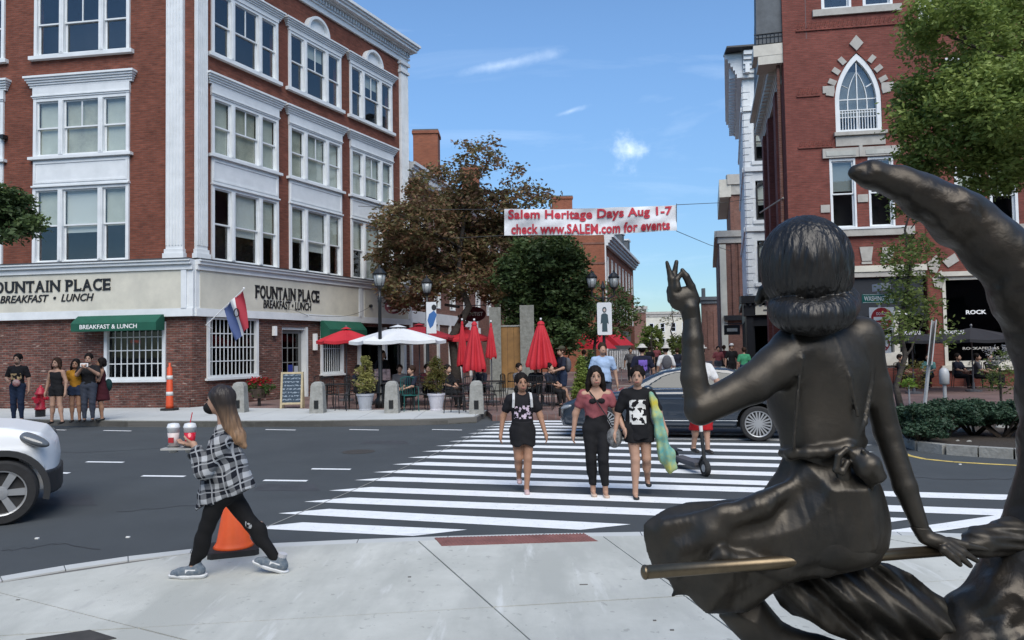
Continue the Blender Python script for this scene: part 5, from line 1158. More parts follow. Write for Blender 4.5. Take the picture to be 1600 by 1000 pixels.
def closed_parasol(label, px, ytop, ybot, Y, rbot, m=None, pole=M_pole, group='closed red parasols', folds=9, seed=0):
    m = m or M_red; ct = P(px, ytop, Y); zb = P(px, ybot, Y)[2]; M = Mz((ct[0], ct[1], FZ)); t = thing('closed_parasol', label, 'umbrella', M, group)
    h1 = ct[2] - FZ; h0 = zb - FZ; vs = []; N = folds * 6; S = 14; r_ = random.Random(seed)
    am = [r_.uniform(.6, 1.3) for _ in range(folds)]; ln = [r_.uniform(-.06, .05) for _ in range(folds)]
    for j in range(S + 1):
        f = j / S; r = rbot * (.16 + .84 * f ** .85) * (1 - .10 * (f > .93))
        for k in range(N):
            a = 2 * math.pi * k / N; q = (k % 6) / 6; w = abs(math.sin(math.pi * q)) ** .8; rr = r * (1 - .42 * (1 - w) * min(1, f * 2.0)) * (.9 + .12 * am[k // 6])
            vs.append((rr * math.cos(a), rr * math.sin(a), h1 - (h1 - h0) * f + ln[k // 6] * f * (1 if f > .9 else .3)))
    c = MB(); c.add(vs, [(j * N + k, j * N + (k + 1) % N, (j + 1) * N + (k + 1) % N, (j + 1) * N + k) for j in range(S) for k in range(N)]); c.build('folded_canopy', m, t, M, smooth=True)
    MB().lathe([(rbot * .24, h1 - .02), (rbot * .18, h1 + .05), (.03, h1 + .09)], 10).build('vent', m, t, M)
    MB().tube([(0, 0, 0), (0, 0, h1 + .14)], .022, 8).build('pole', pole, t, M); MB().lathe([(.03, h1 + .13), (.03, h1 + .18)], 8).build('finial', M_wlet, t, M)
    MB().lathe([(.26, 0), (.26, .05), (.05, .08), (.04, .3)], 14).build('base', M_pole, t, M); return t
open_parasol('open red parasol behind the white one, nearest the restaurant door', 541, 532, 514, 26.0, .95, M_red)
open_parasol('open white parasol in the middle of the cafe terrace', 622, 532, 511, 23.6, 1.42, M_whc)
open_parasol('open dark red parasol behind and right of the white one', 655, 527, 508, 29.5, 1.35, M_redd)
open_parasol('open red parasol behind the two closed ones on the terrace', 726, 529, 513, 30.5, 1.05, M_red)
closed_parasol('large closed red parasol with thick folds on the terrace beside a granite bollard', 741, 507, 579, 22.6, .40, seed=1)
closed_parasol('slim closed red parasol leaning close behind the thick one', 722, 506, 572, 24.5, .20, seed=2)
closed_parasol('small closed red parasol with white toggles in front of the stone pillar', 767, 509, 559, 24.0, .20, seed=3)
closed_parasol('wide closed red parasol right of the wooden gate', 845, 506, 575, 22.5, .52, seed=4, folds=12)
closed_parasol('closed red parasol farthest right beside the evergreen tree', 873, 504, 548, 28.5, .24, seed=5)
# potted shrubs
M_pot = mat('grey_pot', (.36, .38, .42), .7, noise=(4, .2)); M_potp = mat('pale_pot', (.52, .51, .56), .7, noise=(4, .2)); M_soil = mat('soil', (.03, .022, .016), .95, noise=(12, .5)); M_stem = mat('bark', (.075, .055, .04), .9, noise=(9, .5), bump=.6, bscale=20)
L_yel = leaf_mat('yellow_green_leaves', [(.16, .18, .05), (.30, .28, .09), (.42, .38, .15)]); L_brn = leaf_mat('browning_leaves', [(.055, .085, .018), (.13, .12, .03), (.21, .12, .045)])
for (px, py, m_, lm_, lb, H_) in ((571, 641, M_pot, L_yel, 'cone shrub with yellow-green leaves in a grey pot on the terrace edge', 1.62), (682, 641, M_potp, L_brn, 'cone shrub turning brown in a pale lilac pot on the terrace edge', 1.55)):
    M = Mz(G(px, py, FZ)); t = thing('potted_shrub', lb, 'plant', M, 'cone shrubs in pots on the terrace')
    MB().lathe([(.19, 0), (.19, .03), (.17, .05), (.24, .42), (.26, .43), (.26, .48), (.22, .48), (.22, .44)], 20).build('pot', m_, t, M, smooth=False); MB().lathe([(.22, .40), (.02, .42)], 12).build('soil', M_soil, t, M)
    MB().tube([(0, 0, .4), (0, 0, H_ - .3)], .025, 6).build('stem', M_stem, t, M)
    rg = np.random.default_rng(px); V, Q = leaves(rg, [((0, 0, .85), (.30, .30, .34), 60, 22, .06), ((0, 0, 1.15), (.22, .22, .30), 40, 22, .05), ((0, 0, H_ - .15), (.10, .10, .16), 12, 20, .04)], .035)
    add_obj('foliage', mkmesh('foliage', V, Q, lm_), t, M)
# cafe tables and chairs: black wrought iron
def cafe_chair(M, label, m=None, group='black iron cafe chairs on the terrace'):
    m = m or M_blackm; t = thing('cafe_chair', label, 'chair', M, group)
    s = MB(); s.box(-.21, .21, -.2, .2, .44, .46); s.build('seat', m, t, M)
    for (x, y) in ((-.2, -.19), (.2, -.19)): MB().tube([(x, y, .44), (x * 1.08, y * 1.1, 0)], .013, 6).build('leg', m, t, M)
    for x in (-.2, .2): MB().tube([(x, .19, .92), (x, .2, .45), (x * 1.08, .25, 0)], .013, 6).build('leg', m, t, M)
    b = MB(); b.tube([(-.2, .19, .92), (-.1, .19, .96), (.1, .19, .96), (.2, .19, .92)], .013, 6)
    for i in range(5): x = -.14 + i * .07; b.tube([(x, .19, .94), (x, .19, .47)], .007, 4)
    b.tube([(-.2, .19, .7), (.2, .19, .7)], .008, 5); b.build('backrest', m, t, M)
    for x in (-.23, .23): MB().tube([(x * .9, .19, .68), (x, -.1, .68), (x, -.16, .45)], .010, 6).build('armrest', m, t, M)
    return t
def cafe_table(M, label, m=None, sq=True):
    m = m or M_blackm; t = thing('cafe_table', label, 'table', M, 'black cafe tables on the terrace')
    (MB().box(-.38, .38, -.38, .38, .72, .745) if sq else MB().lathe([(.40, .72), (.40, .745)], 20)).build('table_top', m, t, M)
    for (x, y) in ((-.34, -.34), (.34, -.34), (.34, .34), (-.34, .34)): MB().tube([(x * .9, y * .9, .72), (x, y, 0)], .014, 6).build('leg', m, t, M)
    return t
ch = [(515, 640, .6, 'iron chair left of the yellow-green shrub'), (540, 641, -.5, 'iron chair at the table by the yellow-green shrub'), (592, 637, 2.6, 'iron chair under the white parasol'), (655, 641, .3, 'iron chair between the teal chair and the browning shrub'), (712, 645, 1.2, 'iron chair left of the thick closed parasol'), (730, 640, -2.6, 'iron chair behind the thick closed parasol'),
      (765, 642, 1.6, 'iron chair right of the last bollard'), (777, 634, -1.2, 'iron chair in front of the wooden gate'), (820, 634, .9, 'iron chair left of the wide closed parasol'), (862, 630, -1.4, 'iron chair right of the wide closed parasol'), (700, 632, 3.0, 'iron chair in the second row behind the browning shrub'), (640, 630, 2.2, 'iron chair in the second row under the white parasol')]
ch += [(505, 634, 2.8, 'iron chair between the chalkboard and the yellow-green shrub'), (552, 632, 1.4, 'iron chair behind the yellow-green shrub'), (575, 628, -2., 'iron chair just outside the storefront glass'), (668, 628, 1.1, 'iron chair behind the browning shrub'), (688, 630, -.8, 'iron chair right of the browning shrub'), (752, 628, .4, 'iron chair by the short stone pillar'),
       (808, 630, 2.3, 'iron chair against the wooden gate'), (852, 640, 3.0, 'iron chair in front of the wide closed parasol'), (832, 641, -.3, 'iron chair front left of the wide closed parasol')]
for (x, y, a, lb) in ch: cafe_chair(Mz(G(x, y, FZ), a), lb)
M_teal = mat('teal_plastic', (.01, .10, .09), .4)
cafe_chair(Mz(G(640, 642, FZ), .4), 'teal green chair on the terrace between bollard and browning shrub', M_teal, 'teal terrace chairs')
for (x, y, lb) in ((562, 629, 'black cafe table by the storefront glass'), (768, 633, 'black cafe table in front of the short stone pillar'), (662, 634, 'black cafe table beside the teal chair'), (528, 638, 'black cafe table with a wooden leg left of the yellow-green shrub'), (615, 636, 'black cafe table under the white parasol'), (740, 640, 'black cafe table under the thick closed parasol'), (845, 636, 'black cafe table under the wide closed parasol'), (700, 628, 'black cafe table in the second row behind the browning shrub')): cafe_table(Mz(G(x, y, FZ), .2), lb)
nb = Mz(G(598, 634, FZ)); t = thing('menu_stand', 'small menu board on a stand behind the granite bollard', 'sign', nb); MB().tube([(0, 0, 0), (0, 0, 1.0)], .02, 6).build('pole', M_blackm, t, nb); MB().box(-.25, .25, -.02, .02, .8, 1.15).build('board', mat('menu_print', (.35, .25, .25), .7, noise=(12, .8)), t, nb)
# hanging basket and red flowers by the corner window
M_flr = leaf_mat('red_petals', [(.35, .012, .02), (.5, .03, .04)]); L_grn = leaf_mat('basket_leaves', [(.03, .07, .012), (.06, .12, .025)])
c = P(405, 600, 24.2); t = thing('flower_basket', 'hanging basket of red flowers and green leaves under the corner window', 'plant', c)
for nm, m_, dz, r, n_ in (('leaves', L_grn, -.1, (.45, .25, .28), 50), ('flowers', M_flr, .08, (.35, .2, .14), 22)):
    V, Q = leaves(np.random.default_rng(3), [((c[0], c[1], c[2] + dz), r, n_, 16, .06)], .05); add_obj(nm, mkmesh(nm, V, Q, m_), t, I4)
MB().lathe([(.2, -.45), (.3, -.15)], 12, tuple(c)).build('basket', M_stem, t, I4); MB().box(c[0] - .04, c[0] + .04, c[1] - .04, c[1] + .5, c[2] - .3, c[2] - .25).build('bracket', M_blackm, t, I4); MB().box(c[0] - .04, c[0] + .04, c[1] - .04, c[1] + .04, FZ, c[2] - .4).build('stand', M_blackm, t, I4)
# wooden gate between stone pillars
M_gate = mat('ochre_wood', (.23, .12, .035), .6, noise=(3, .3)); Yg = 27.0
for (x0, x1, yt, lb) in ((765, 783, 480, 'short grey stone pillar left of the ochre wooden gate'), (813, 835, 477, 'tall rough stone pillar right of the ochre wooden gate')):
    a = P(x0, 541, Yg); b = P(x1, 541, Yg); zt = P(x0, yt, Yg)[2]; o = MB().box(a[0], b[0], Yg, Yg + .5, FZ, zt).build('stone_pillar', M_granite_d, None, I4); tag(o, lb, 'pillar')
a = P(783, 541, Yg + .2); b = P(813, 541, Yg + .2); zt = P(790, 508, Yg)[2]; t = thing('wooden_gate', 'ochre wooden board gate standing between two stone pillars', 'gate', (a[0], Yg + .2, FZ))
wv = (b[0] - a[0]) / 3
for k in range(3): MB().box(a[0] + wv * k + .005, a[0] + wv * (k + 1) - .005, Yg + .2, Yg + .25, FZ + .3, zt - .06).build('plank', M_gate, t, I4)
for (z_a, z_b) in ((zt - .05, zt), (FZ, FZ + .29)): MB().box(a[0], b[0], Yg + .17, Yg + .28, z_a, z_b).build('rail', M_granite, t, I4)
# lamp posts
M_lglass = mat('lamp_glass', (.32, .34, .34), .3, spec=.8); M_lit = M_lglass
def lantern(t, M, x, z):
    g = MB(); g.lathe([(.11, z), (.16, z + .16), (.19, z + .36)], 12, (x, 0, 0)); g.build('lamp_glass', M_lglass, t, M, smooth=True)
    c = MB(); c.lathe([(.21, z + .36), (.22, z + .40), (.10, z + .54), (.04, z + .57), (.03, z + .66)], 12, (x, 0, 0)); c.lathe([(.03, z - .12), (.06, z - .06), (.12, z), (.12, z + .02)], 12, (x, 0, 0))
    for k in range(6): a = k * math.pi / 3; c.tube([(x + .12 * math.cos(a), .12 * math.sin(a), z), (x + .20 * math.cos(a), .20 * math.sin(a), z + .37)], .008, 4)
    c.build('lamp_cap', M_blackm, t, M)
def lamp_post(label, px, ytop, Y, double=False, nm='lamp_post'):
    b = P(px, 541, Y); z1 = P(px, ytop, Y)[2] - FZ; M = Mz((b[0], b[1], FZ), 0.1); t = thing('street_lamp', label, 'street lamp', M, 'black iron street lamps')
    zt = z1 - .66
    MB().lathe([(.17, 0), (.17, .25), (.12, .3), (.10, .7), (.065, .8), (.05, zt - .5), (.065, zt - .45), (.045, zt - .35), (.04, zt - (.12 if not double else .0))], 12).build('post', M_blackm, t, M, smooth=True)
    if double:
        a = MB(); a.tube([(-.42, 0, zt - .1), (-.42, 0, zt - .3), (-.2, 0, zt - .42), (0, 0, zt - .35), (.2, 0, zt - .42), (.42, 0, zt - .3), (.42, 0, zt - .1)], .03, 6); a.lathe([(.05, zt - .1), (.09, zt), (.02, zt + .25)], 8); a.build('arm', M_blackm, t, M); lantern(t, M, -.42, zt); lantern(t, M, .42, zt)
    else: lantern(t, M, 0, zt)
    return t, M
LP1, ML1 = lamp_post('single-lantern black street lamp in front of the corner building sign band', 594, 414, 22.5)
LP2, ML2 = lamp_post('twin-lantern black street lamp with a white banner in the pedestrian street', 944, 422, 27.5, True)
LP3, ML3 = lamp_post('black street lamp half hidden in the reddish tree', 668, 430, 27.0)
# pole banners
M_bw = mat('banner_white', (.62, .64, .66), .7); M_bd = mat('banner_dark', (.03, .06, .075), .7); M_bb = mat('banner_blue', (.03, .12, .33), .7)
q = P(944.5, 498, 27.3); t = thing('pole_banner', 'white rounded banner printed with a dark standing figure on the twin-lantern lamp', 'banner', q)
w, h = .27, .60; pts = []
for (cx, cz, a0) in ((w - .06, h - .06, 0), (-w + .06, h - .06, 90), (-w + .06, -h + .06, 180), (w - .06, -h + .06, 270)):
    for k in range(5): a = math.radians(a0 + k * 22.5); pts.append((q[0] + cx + .06 * math.cos(a), q[2] + cz + .06 * math.sin(a)))
MB().xz(pts, q[1] - .02, q[1]).build('cloth', M_bw, t, I4)
fg = MB(); fz = q[2]
fg.xz([(q[0] + x, fz + z) for x, z in ((-.10, -.48), (.10, -.48), (.09, -.15), (.15, -.2), (.12, .15), (.05, .2), (-.05, .2), (-.12, .15), (-.15, -.2), (-.09, -.15))], q[1] - .026, q[1] - .021)
fg.xz([(q[0] + .08 * math.cos(a), fz + .33 + .11 * math.sin(a)) for a in np.linspace(0, 2 * math.pi, 13)[:-1]], q[1] - .026, q[1] - .021); fg.build('printed_figure', M_bd, t, I4)
MB().xz([(q[0] + .04 * math.cos(a), fz + .32 + .06 * math.sin(a)) for a in np.linspace(0, 2 * math.pi, 11)[:-1]], q[1] - .030, q[1] - .027).build('printed_face', mat('face_print', (.5, .4, .36), .7), t, I4)
MB().tube([(q[0] - .3, q[1] + .02, q[2] + .58), (q[0] + .3, q[1] + .02, q[2] + .58)], .012, 5).build('bracket', M_blackm, t, I4)
q = P(674, 496, 26.8); t = thing('pole_banner', 'white banner printed with a blue figure on the lamp in the reddish tree', 'banner', q)
MB().box(q[0] - .18, q[0] + .18, q[1] - .02, q[1], q[2] - .58, q[2] + .56).build('cloth', M_bw, t, I4)
fg = MB(); fg.xz([(q[0] + x, q[2] + z) for x, z in ((-.05, -.4), (.06, -.3), (.2, .1), (.1, .25), (-.08, .12), (-.14, -.1))], q[1] - .026, q[1] - .021); fg.build('printed_figure', M_bb, t, I4)
fg = MB(); fg.xz([(q[0] + .1 + .09 * math.cos(a), q[2] + .36 + .11 * math.sin(a)) for a in np.linspace(0, 2 * math.pi, 11)[:-1]], q[1] - .026, q[1] - .021); fg.build('printed_head', M_black, t, I4)
# oval shop signs
M_mar = mat('maroon_sign', (.10, .008, .014), .5)
for (px, py, Y, rx, rz, lb, tx) in ((615, 479, 30.0, .36, .30, 'dark maroon oval sign hanging off the corner building', None), (740, 491, 33, .55, .34, 'dark maroon oval dentist sign seen behind the reddish tree trunk', 'DENTIST')):
    q = P(px, py, Y); t = thing('oval_sign', lb, 'sign', q); MB().xz([(q[0] + rx * math.cos(a), q[2] + rz * math.sin(a)) for a in np.linspace(0, 2 * math.pi, 25)[:-1]], q[1] - .03, q[1] + .03).build('board', M_mar, t, I4)
    if tx: text_fit('lettering', tx, q[0] - .42, q[0] + .42, q[2] - .08, q[2] + .10, q[1] - .035, M_wlet, t, I4, .002, .02)
    else:
        for dz, ww in ((.03, .27), (-.16, .2)): MB().box(q[0] - ww, q[0] + ww, q[1] - .036, q[1] - .031, q[2] + dz - .035, q[2] + dz + .035).build('sign_print', M_cream, t, I4)
    MB().tube([(q[0] - rx - .3, q[1], q[2] + rz + .05), (q[0] + rx, q[1], q[2] + rz + .05)], .02, 5).build('bracket', M_blackm, t, I4)
# ---- right side signs
M_sgreen = mat('street_sign_green', (.004, .13, .105), .5); M_alu = mat('aluminium', (.42, .43, .44), .4, noise=(6, .15)); M_sred = mat('sign_red', (.34, .015, .02), .5)
Ys = 17.5; b = P(1376, 541, Ys); t = thing('street_sign', 'green street name sign and round red road sign on one post beside the thin tree', 'sign', (b[0], Ys, FZ))
MB().tube([(b[0], Ys, FZ), (b[0], Ys, P(1376, 448, Ys)[2])], .03, 8).build('post', M_grpole, t, I4)
a0, a1 = P(1346, 474, Ys), P(1396, 459, Ys); MB().box(a0[0], a1[0], Ys - .05, Ys - .03, a0[2], a1[2]).build('name_plate', M_sgreen, t, I4)
fr_ = MB()
for z in (a0[2] + .012, a1[2] - .02): fr_.box(a0[0] + .01, a1[0] - .01, Ys - .054, Ys - .0505, z, z + .008)
fr_.build('plate_border', M_wlet, t, I4)
text_fit('lettering', 'WASHINGTON', a0[0] + .04, a1[0] - .03, a0[2] + .05, a1[2] - .05, Ys - .054, M_wlet, t, I4, .002, .01)
c0, c1 = P(1371, 458, Ys), P(1385, 443, Ys); MB().box(c0[0], c1[0], Ys - .2, Ys + .25, c0[2] + .05, c1[2]).build('cross_plate', M_alu, t, I4)
d0, d1 = P(1358, 516, Ys), P(1395, 480, Ys); MB().box(d0[0], d1[0], Ys - .05, Ys - .03, d0[2], d1[2]).build('sign_plate', M_wlet, t, I4)
cc = ((d0[0] + d1[0]) / 2, (d0[2] + d1[2]) / 2); rr = (d1[0] - d0[0]) / 2 * .9
MB().xz([(cc[0] + rr * math.cos(a), cc[1] + rr * math.sin(a)) for a in np.linspace(0, 2 * math.pi, 33)[:-1]], Ys - .056, Ys - .051).build('red_disc', M_sred, t, I4)
MB().box(cc[0] - rr * .78, cc[0] + rr * .78, Ys - .061, Ys - .057, cc[1] - rr * .16, cc[1] + rr * .16).build('white_bar', M_wlet, t, I4)
text_fit('lettering', 'DO NOT', cc[0] - rr * .5, cc[0] + rr * .5, cc[1] + rr * .32, cc[1] + rr * .58, Ys - .058, M_wlet, t, I4, .001, .01); text_fit('lettering', 'ENTER', cc[0] - rr * .5, cc[0] + rr * .5, cc[1] - rr * .58, cc[1] - rr * .32, Ys - .058, M_wlet, t, I4, .001, .01)
e0, e1 = P(1364, 552, Ys), P(1390, 522, Ys); MB().box(e0[0], e1[0], Ys - .05, Ys - .03, e0[2], e1[2]).build('sign_plate', M_wlet, t, I4)
ce = ((e0[0] + e1[0]) / 2, (e0[2] + e1[2]) / 2); re_ = .16; ri = MB(); ri.tube([(ce[0] + re_ * math.cos(a), Ys - .055, ce[1] + re_ * math.sin(a)) for a in np.linspace(0, 2 * math.pi, 21)], .016, 5); ri.tube([(ce[0] - .11, Ys - .055, ce[1] + .11), (ce[0] + .11, Ys - .055, ce[1] - .11)], .016, 5); ri.build('red_ring', M_sred, t, I4)
# tilted sign seen edge-on
Yt = 13.6; p0, p1 = P(1445, 632, Yt), P(1458, 502, Yt); t = thing('edge_on_sign', 'leaning metal sign post with its plates seen edge-on in the shrub bed', 'sign', p0)
p00 = p0 + (p0 - p1) * .35; MB().tube([p00, p1], .035, 6).build('post', M_grpole, t, I4)
u_ = (p1 - p0); u_ /= np.linalg.norm(u_)
for k, (dx, m_) in enumerate(((-.035, M_alu), (.045, M_alu))):
    a = p1 + u_ * .02 + np.array([dx, 0, 0]); c = p1 - u_ * .80 + np.array([dx, 0, 0]); s = MB(); wv = np.array([.14, .25, 0])
    s.add([c - wv, c + wv, a + wv, a - wv, c - wv + [.02, 0, 0], c + wv + [.02, 0, 0], a + wv + [.02, 0, 0], a - wv + [.02, 0, 0]], [(0, 1, 2, 3), (7, 6, 5, 4), (0, 4, 5, 1), (1, 5, 6, 2), (2, 6, 7, 3), (3, 7, 4, 0)]); s.build('sign_plate', m_, t, I4)
# parking meter
Ym = 15.2; b = P(1477, 632, Ym); zt = P(1477, 574, Ym)[2]; t = thing('parking_meter', 'grey parking meter rising behind the juniper bed', 'parking meter', (b[0], Ym, .15))
MB().tube([(b[0], Ym, .1), (b[0], Ym, zt - .35)], .035, 8).build('post', M_grpole, t, I4)
MB().lathe([(.05, zt - .36), (.09, zt - .33), (.095, zt - .14), (.08, zt - .05), (.04, zt - .01), (.01, zt)], 14, (b[0], Ym, 0)).build('meter_head', M_alu, t, I4, smooth=True)
# planting island
isl_px = [(1392, 668), (1396, 681), (1412, 695), (1440, 704), (1480, 709.5), (1530, 713), (1585, 716.5), (1700, 722), (1850, 728)]
ig = [G(x, y, .0) for x, y in isl_px]; ib = [G(1850, 660), G(1600, 645), G(1480, 642), (lambda q: q)(G(1405, 650))]
pf = [(q[0], q[1]) for q in ig] + [(q[0], q[1]) for q in ib]
M_mulch = mat('mulch', (.022, .016, .012), .95, noise=(26, .9, (.055, .042, .032)), bump=1.0, bscale=45, nd=14)
isl = MB().prism(pf, -.05, .13).build('planting_island', M_mulch, None, I4, kind='structure')
iz = [(p_ + np.array([0, 0, 0])) for p_ in ig]
for i in range(len(ig) - 1):
    a, b = ig[i], ig[i + 1]; d = (b - a) / np.linalg.norm(b - a); n = np.array([-d[1], d[0], 0]) * .17; L = np.linalg.norm(b - a); k = max(1, int(round(L / 1.7)))
    for j in range(k):
        p_ = a + d * (L * j / k + .008) - n * .6; q_ = a + d * (L * (j + 1) / k - .008) - n * .6; MB().prism([(r[0], r[1]) for r in (p_, q_, q_ + n, p_ + n)], -.03, .16).build('kerb_stone', M_granite, isl, I4)
yl = MB(); L_ = [G(x, y) for x, y in [(1400, 703), (1420, 712), (1445, 717.5), (1490, 722), (1540, 725), (1600, 728), (1750, 735)]]
for a, b in zip(L_[:-1], L_[1:]):
    d = b - a; d /= np.linalg.norm(d); n = np.array([-d[1], d[0], 0]) * .05; yl.quad(*[(q_[0], q_[1], .004) for q_ in (a - n, b - n, b + n, a + n)])
yl.build('yellow_line', M_yellow, road, I4)
# juniper shrubs
L_jun = leaf_mat('juniper_needles', [(.014, .032, .018), (.03, .062, .035), (.06, .105, .06)], transl=.15)
for i, (px, py, Y, rx, ry, rz, lb) in enumerate(((1425, 650, 13.2, .42, .45, .30, 'low spreading juniper at the left end of the island bed'), (1470, 648, 13.6, .62, .5, .26, 'juniper around the foot of the leaning sign'), (1520, 640, 13.8, .6, .55, .22, 'juniper with bare low branches in the middle of the bed'), (1565, 645, 13.4, .6, .5, .28, 'juniper at the right of the bed beside the bronze crescent'), (1440, 668, 12.9, .3, .3, .22, 'small juniper at the front left of the bed'), (1640, 645, 13.4, .8, .6, .3, 'juniper beyond the bronze crescent'))):
    c = P(px, py, Y); t = thing('juniper_shrub', lb, 'shrub', (c[0], c[1], .13), 'juniper shrubs on the planting island')
    rg = np.random.default_rng(40 + i); bl = []
    for k in range(16): a = rg.uniform(0, 6.28); r = rg.uniform(.1, 1.0); bl.append(((c[0] + rx * r * math.cos(a), c[1] + ry * r * math.sin(a), c[2] + rg.uniform(-.5, .5) * rz), (.20, .20, .07), 26, 26, .035))
    V, Q = leaves(rg, bl, .032, .5, -.2); add_obj('foliage', mkmesh('foliage', V, Q, L_jun), t, I4)
    br = MB()
    for k in range(11): a = rg.uniform(0, 6.28); br.tube([(c[0] + .05 * math.cos(a), c[1], .12), (c[0] + rx * .5 * math.cos(a), c[1] + ry * .4 * math.sin(a), .12 + (c[2] - .12) * .45), (c[0] + rx * .9 * math.cos(a), c[1] + ry * .8 * math.sin(a), c[2])], [.03, .022, .01], 5)
    br.build('branches', M_stem, t, I4)
for i, (px, py, s) in enumerate(((1510, 668, .16), (1423, 683, .07), (1450, 676, .05), (1432, 684, .05), (1566, 662, .12), (1496, 683, .03), (1514, 684, .04), (1475, 664, .05))):
    g_ = G(px, py + 6, .13); F_ = Fld((-s * 1.4, -s, -s * .6), (s * 1.4, s, s * .8), s / 7); F_.ell((0, 0, 0), (s * 1.1, s * .7, s * .5)); F_.ell((s * .3, 0, s * .1), (s * .6, s * .5, s * .5)); o = F_.build('bed_rock', M_granite, None, Mz(g_)); tag(o, (('pale flat rock lying in the middle of the mulch bed' if i == 0 else 'pale rock in the mulch nearest the bronze crescent') if s > .1 else ['rounded pebble nearest the kerb at the left of the island mulch', 'pebble just left of the leaning sign foot in the mulch', 'pale pebble beside the one nearest the kerb', 'small pebble under the middle juniper branches', 'small pebble beside the pale rock in the mulch', 'pebble behind the leaning sign foot in the mulch', 'tiny pebble right under the right-hand juniper', 'pebble left of the flat rock in the mulch bed'][i]), 'rock', 'pale rocks in the island mulch' if s > .1 else 'pebbles in the island mulch')
# black umbrellas and cafe seating before the tower building
M_blkc = mat('black_canvas', (.018, .018, .022), .8)
u1 = open_parasol('black parasol printed with white words left of the leaning sign', 1425, 531, 519, 25.0, 1.15, M_blkc, 'black parasols by the tower building', vent=False)
u2 = open_parasol('black parasol printed with white words right of the leaning sign', 1518, 530, 512, 25.5, 1.5, M_blkc, 'black parasols by the tower building', vent=False)
for (px, py, w_, u_o, Yw) in ((1420, 520, .38, u1, 23.95), (1487, 519, .40, u2, 24.0)):
    q = P(px, py, Yw); text_fit('parasol_lettering', 'ROCKAFELLAS', q[0] - w_, q[0] + w_, q[2] - .06, q[2] + .06, q[1], M_wlet, u_o, I4, .004, .02)
for (x, y, a, lb) in ((1410, 606, .5, 'iron chair left of the leaning sign by the tower building'), (1435, 604, 2., 'iron chair behind the leaning sign by the tower building'), (1500, 605, 1.2, 'iron chair right of the parking meter'), (1525, 604, -.6, 'iron chair in front of the set-back shop window'), (1552, 606, .2, 'iron chair beside the white flowers by the tower building')): cafe_chair(Mz(G(x, y, FZ), a), lb, None, 'iron chairs before the tower building')
for (x, y, lb) in ((1423, 603, 'black table left of the leaning sign by the tower building'), (1512, 603, 'black table right of the parking meter')): cafe_table(Mz(G(x, y, FZ), .2), lb)
# fence rail along that terrace
M = I4; a = G(1390, 604, FZ); b = G(1620, 600, FZ); t = thing('terrace_railing', 'low black railing round the terrace before the tower building', 'railing', a); 
for z_ in (.95, .12): MB().tube([a + [0, 0, z_], b + [0, 0, z_]], .02, 6).build('rail', M_blackm, t, I4)
n_ = 44; bb = MB()
for k in range(n_ + 1): q = a + (b - a) * k / n_; bb.tube([q + [0, 0, 0 if k % 8 == 0 else .12], q + [0, 0, .95]], .009 if k % 8 else .02, 4)
bb.build('balusters', M_blackm, t, I4, kind='stuff')
# clothes racks far down the street
M_wc = mat('white_cloth', (.55, .56, .58), .8, noise=(9, .4))
for (px, lb) in ((965, 'rack of pale clothes standing outside a shop in the street'), (985, 'second rack of pale clothes further down the street')):
    q = G(px, 582, FZ) if False else P(px, 541, 38); M = Mz((q[0], q[1], FZ)); t = thing('clothes_rack', lb, 'clothes rack', M); r_ = MB(); r_.tube([(-.5, 0, 0), (-.5, 0, 1.6), (.5, 0, 1.6), (.5, 0, 0)], .02, 6); r_.build('rack', M_grpole, t, M)
    for k in range(8): MB().box(-.45 + k * .12, -.37 + k * .12, -.2, .2, .5 + rnd.uniform(0, .2), 1.55).build('garment', M_wc, t, M)
# ------------------------------------------------------------------ vehicles
def poly_sdf(X, Z, pts):
    d = None; s = None; n = len(pts)
    for i in range(n):
        ax, az = pts[i]; bx, bz = pts[(i + 1) % n]; ex, ez = bx - ax, bz - az; wx, wz = X - ax, Z - az
        t = np.clip((wx * ex + wz * ez) / (ex * ex + ez * ez), 0, 1); dd = (wx - ex * t) ** 2 + (wz - ez * t) ** 2
        d = dd if d is None else np.minimum(d, dd)
        c1 = (Z >= az) & (Z < bz); c2 = (Z < az) & (Z >= bz); cr = ex * wz - ez * wx
        f = np.where((c1 & (cr > 0)) | (c2 & (cr < 0)), -1, 1); s = f if s is None else s * f
    return np.sqrt(d) * np.where(s < 0, -1, 1)
def smax(a, b, k):
    h = np.maximum(k - np.abs(a - b), 0) / k; return np.maximum(a, b) + h * h * k * .25
def smin(a, b, k):
    h = np.maximum(k - np.abs(a - b), 0) / k; return np.minimum(a, b) - h * h * k * .25
def inside(poly): return poly
